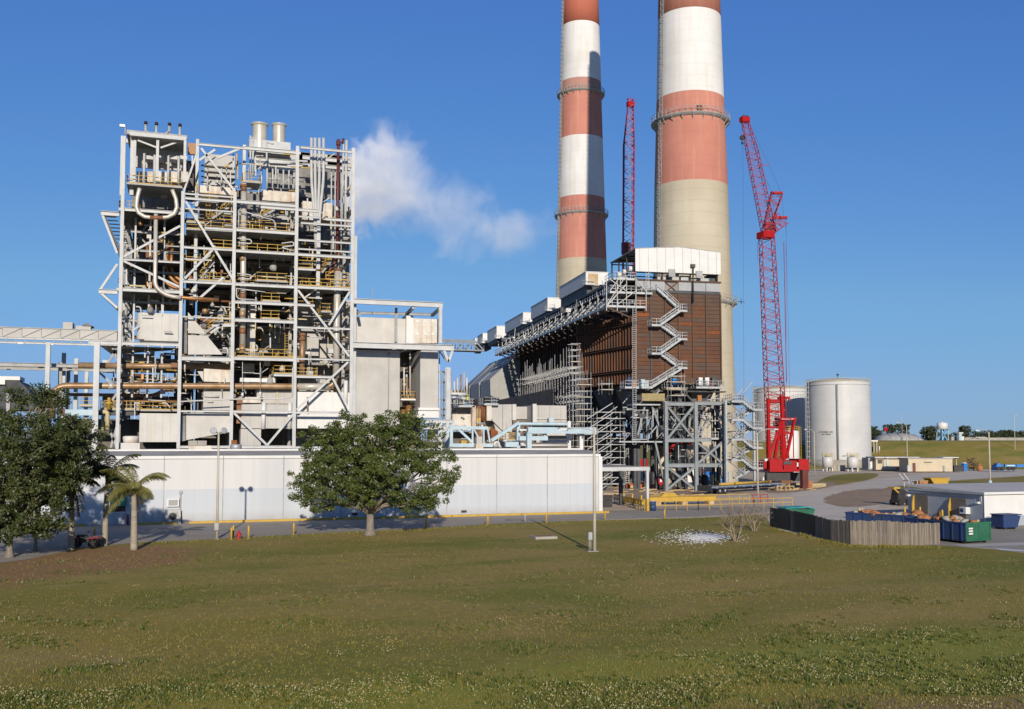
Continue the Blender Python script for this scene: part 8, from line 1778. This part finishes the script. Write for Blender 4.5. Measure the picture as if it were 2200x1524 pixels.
# tufts along the road edge and fence foot
def edge_tuft(x, y, rs): return True
for i, ed in enumerate(([(300, 1168), (630, 1151), (1045, 1130), (1290, 1119), (1500, 1113), (1640, 1109)], [(1655, 1134), (1752, 1157), (1828, 1173), (2020, 1175)])):
    rs = np.random.RandomState(40 + i); mb = MB(); xs_e = [a for a, b in ed]; ys_e = [b for a, b in ed]
    for k in range(2600):
        x = rs.uniform(xs_e[0], xs_e[-1]); q = atZ(x, np.interp(x, xs_e, ys_e) + abs(rs.normal()) * 2.0); h = rs.uniform(.05, .2) * (1.8 if math.sin(x * .11) + math.sin(x * .037) > 1 else 1); az = rs.uniform(0, 6.28)
        mb.add([q + Vector((math.cos(az) * .02, math.sin(az) * .02, 0)), q - Vector((math.cos(az) * .02, math.sin(az) * .02, 0)), q + Vector((rs.normal() * .06, rs.normal() * .06, h))], [(0, 1, 2)])
    struct(mb.raw('edge_grass', G_b1), 'stuff')
# spilled white sand: thin irregular flakes on the lawn
rs = np.random.RandomState(8); mb = MB()
for k in range(1300):
    x, y = rs.normal(1500, 40), 1157 + rs.normal() * 7
    if k < 520: x, y = rs.normal(1520, 17), 1155 + rs.normal() * 3.2
    q = atZ(x, y); r = rs.uniform(.03, .12) if k > 520 else rs.uniform(.1, .3); z = lawn_z(q.x, q.y) + .03 + rs.rand() * .03; n = 6; ph = rs.rand() * 6
    P_ = [(q.x + r * rs.uniform(.6, 1.2) * math.cos(ph + 6.283 * i / n), q.y + r * rs.uniform(.5, 1.1) * math.sin(ph + 6.283 * i / n), z) for i in range(n)]; mb.add(P_ + [(q.x, q.y, z + .03)], [(i, (i + 1) % n, n) for i in range(n)])
struct(mb.raw('spilled_sand', G_sand), 'stuff')
# ================================================================== workers
M_skin = mk('skin', (.42, .26, .18), (.36, .22, .15), 4, .6); M_jean = mk('blue jeans', (.07, .11, .19), (.05, .08, .15), 4, .9); M_hiviz = mk('hi-vis yellow', (.62, .72, .06), (.52, .62, .05), 3, .7); M_shirt = mk('dark work shirt', (.06, .05, .07), (.09, .03, .05), 4, .9)
def person(label, loc_, facing, shirt, trouser, hat, pose=0, h=1.76, par=None):
    """one skinned body; hard hat as its own child"""
    k = h / 1.76; J = [(0, 0, .95), (0, 0, 1.15), (0, .01, 1.42), (0, .0, 1.52), (0, -.02, 1.66),
      (-.09, 0, .92), (-.11, -.03 - .05 * pose, .5), (-.12, .02, .08), (-.12, -.14, .03), (.09, 0, .92), (.11, -.02, .5), (.12, .05 * pose, .08), (.12, -.12 + .05 * pose, .03),
      (-.19, .01, 1.42), (-.25, .02, 1.15), (-.24, -.12 - .1 * pose, .95), (-.24, -.17 - .1 * pose, .88), (.19, .01, 1.42), (.25, .02, 1.15), (.24, -.10, .93), (.24, -.15, .86), (0, -.03, 1.74)]
    E = [(0, 1), (1, 2), (2, 3), (3, 4), (4, 21), (0, 5), (5, 6), (6, 7), (7, 8), (0, 9), (9, 10), (10, 11), (11, 12), (2, 13), (13, 14), (14, 15), (15, 16), (2, 17), (17, 18), (18, 19), (19, 20)]
    Rr = [.15, .14, .15, .06, .10, .095, .065, .05, .04, .095, .065, .05, .04, .075, .05, .04, .04, .075, .05, .04, .04, .085]
    me = bpy.data.meshes.new('person'); me.from_pydata([tuple(c * k for c in j) for j in J], E, []); o = bpy.data.objects.new('tmp', me); COL.objects.link(o)
    md = o.modifiers.new('s', 'SKIN'); 
    for v, r_ in zip(me.skin_vertices[0].data, Rr): v.radius = (r_ * k, r_ * k * .85)
    me.skin_vertices[0].data[0].use_root = True
    o.modifiers.new('d', 'SUBSURF').levels = 1
    dg = bpy.context.evaluated_depsgraph_get(); m2 = bpy.data.meshes.new_from_object(o.evaluated_get(dg)); bpy.data.objects.remove(o)
    m2.materials.clear()
    for m_ in (trouser, shirt, M_skin, M_blackst): m2.materials.append(m_)
    for f in m2.polygons:
        z = f.center.z / k; x = abs(f.center.x) / k
        f.material_index = 3 if z < .1 else 0 if (z < .96 and x < .2) else 2 if (z > 1.5 or (x > .2 and z < .94)) else 1
        f.use_smooth = True
    b = link('person', m2); tag(b, label, 'person'); b.location = loc_; b.rotation_euler = (0, 0, facing)
    hh = MB().lathe([(.165, 0), (.135, .02), (.13, .07), (.09, .13), (.01, .15)], (0, -.03 * k, 1.72 * k), 16).build('hard_hat', hat, b)
    return b
person('worker in blue jeans and white hard hat standing under the braced frame', atZ(1474, 1052), R(150), M_shirt, M_jean, M_whitep, 1)
zp = atY(1005, 872, 148.5); person('worker in hi-vis yellow on the platform left of the hoods', Vector((zp.x, 148.5, atY(985, 872, 147).z)), R(20), M_hiviz, M_dgrey, M_hiviz, 0)
pq = EO + EU * ev(1484, 940, -2.2).x + EV * -2.2; pq.z = ev(1496, 942, -2.6).z; eplat(1470, 1495, 942, -2.6, -1.4, sf, '')
person('worker in dark red with white hard hat on the braced frame deck', pq, R(-20), mk('dark red overalls', (.10, .015, .03), (.08, .012, .02), 3, .9), M_shirt, M_whitep, 1)
zs = EO + EU * (uw - 2.6) + EV * 20; zs.z = 3 + 1.6 + 8.1
person('worker in grey climbing inside the long tube scaffold', zs, R(90), M_grey, M_jean, M_whitep, 1)

# ================================================================== steam drifting from behind the boiler tower
SY = 186.0
a = atY(742, 560, SY); b = atY(1215, 290, SY)
def steam():
    m = bpy.data.materials.new('drifting steam'); t, N, L = nodes_of(m); N.remove(N['Principled BSDF']); out = N['Material Output']
    pv = N.new('ShaderNodeVolumePrincipled'); pv.inputs['Color'].default_value = (1, 1, 1, 1); pv.inputs['Anisotropy'].default_value = -.25; L.new(pv.outputs[0], out.inputs['Volume'])
    tc = N.new('ShaderNodeTexCoord'); sx = N.new('ShaderNodeSeparateXYZ'); L.new(tc.outputs['Object'], sx.inputs[0])
    def mth(op, x, y=None, **k):
        n = N.new('ShaderNodeMath'); n.operation = op
        for i, v in enumerate((x, y)):
            if v is None: continue
            if isinstance(v, (int, float)): n.inputs[i].default_value = v
            else: L.new(v, n.inputs[i])
        n.use_clamp = k.get('clamp', False); return n.outputs[0]
    fx = mth('DIVIDE', mth('SUBTRACT', sx.outputs['X'], a.x), b.x - a.x)               # 0..1 along the drift
    fz = mth('DIVIDE', mth('SUBTRACT', sx.outputs['Z'], a.z), b.z - a.z)
    fy = mth('DIVIDE', mth('SUBTRACT', sx.outputs['Y'], SY), 9.0)
    def fc(pts):
        c = N.new('ShaderNodeFloatCurve'); cv = c.mapping.curves[0]; cv.points[0].location = pts[0]; cv.points[1].location = pts[-1]
        for p in pts[1:-1]: cv.points.new(*p)
        c.mapping.update(); L.new(fx, c.inputs['Value']); return c.outputs[0]
    zc = fc([(0, .48), (.1, .52), (.2, .56), (.33, .49), (.45, .38), (.6, .30), (.8, .26), (1, .34)])
    rd = fc([(0, .30), (.1, .35), (.2, .38), (.33, .32), (.45, .26), (.6, .22), (.8, .18), (1, .12)])
    kd = fc([(0, .36), (.1, .24), (.2, .15), (.3, .105), (.4, .085), (.6, .08), (.75, .07), (.82, .03), (1, .013)])
    dz = mth('DIVIDE', mth('SUBTRACT', fz, zc), rd); d2 = mth('SQRT', mth('ADD', mth('MULTIPLY', dz, dz), mth('MULTIPLY', fy, fy)))
    n1 = N.new('ShaderNodeTexNoise'); n1.inputs['Scale'].default_value = .12; n1.inputs['Detail'].default_value = 9; n1.inputs['Roughness'].default_value = .66; n1.inputs['Distortion'].default_value = .5; L.new(tc.outputs['Object'], n1.inputs['Vector'])
    v = mth('ADD', mth('SUBTRACT', .86, d2), mth('MULTIPLY', mth('SUBTRACT', n1.outputs[0], .5), 3.8)); v = mth('MULTIPLY', v, 1.4, clamp=True)
    L.new(mth('MULTIPLY', mth('MULTIPLY', v, kd), .72), pv.inputs['Density']); return m
st = MB().box((a.x, SY - 9, a.z), (b.x, SY + 9, b.z)).build('steam_plume', steam()); struct(st, 'stuff')
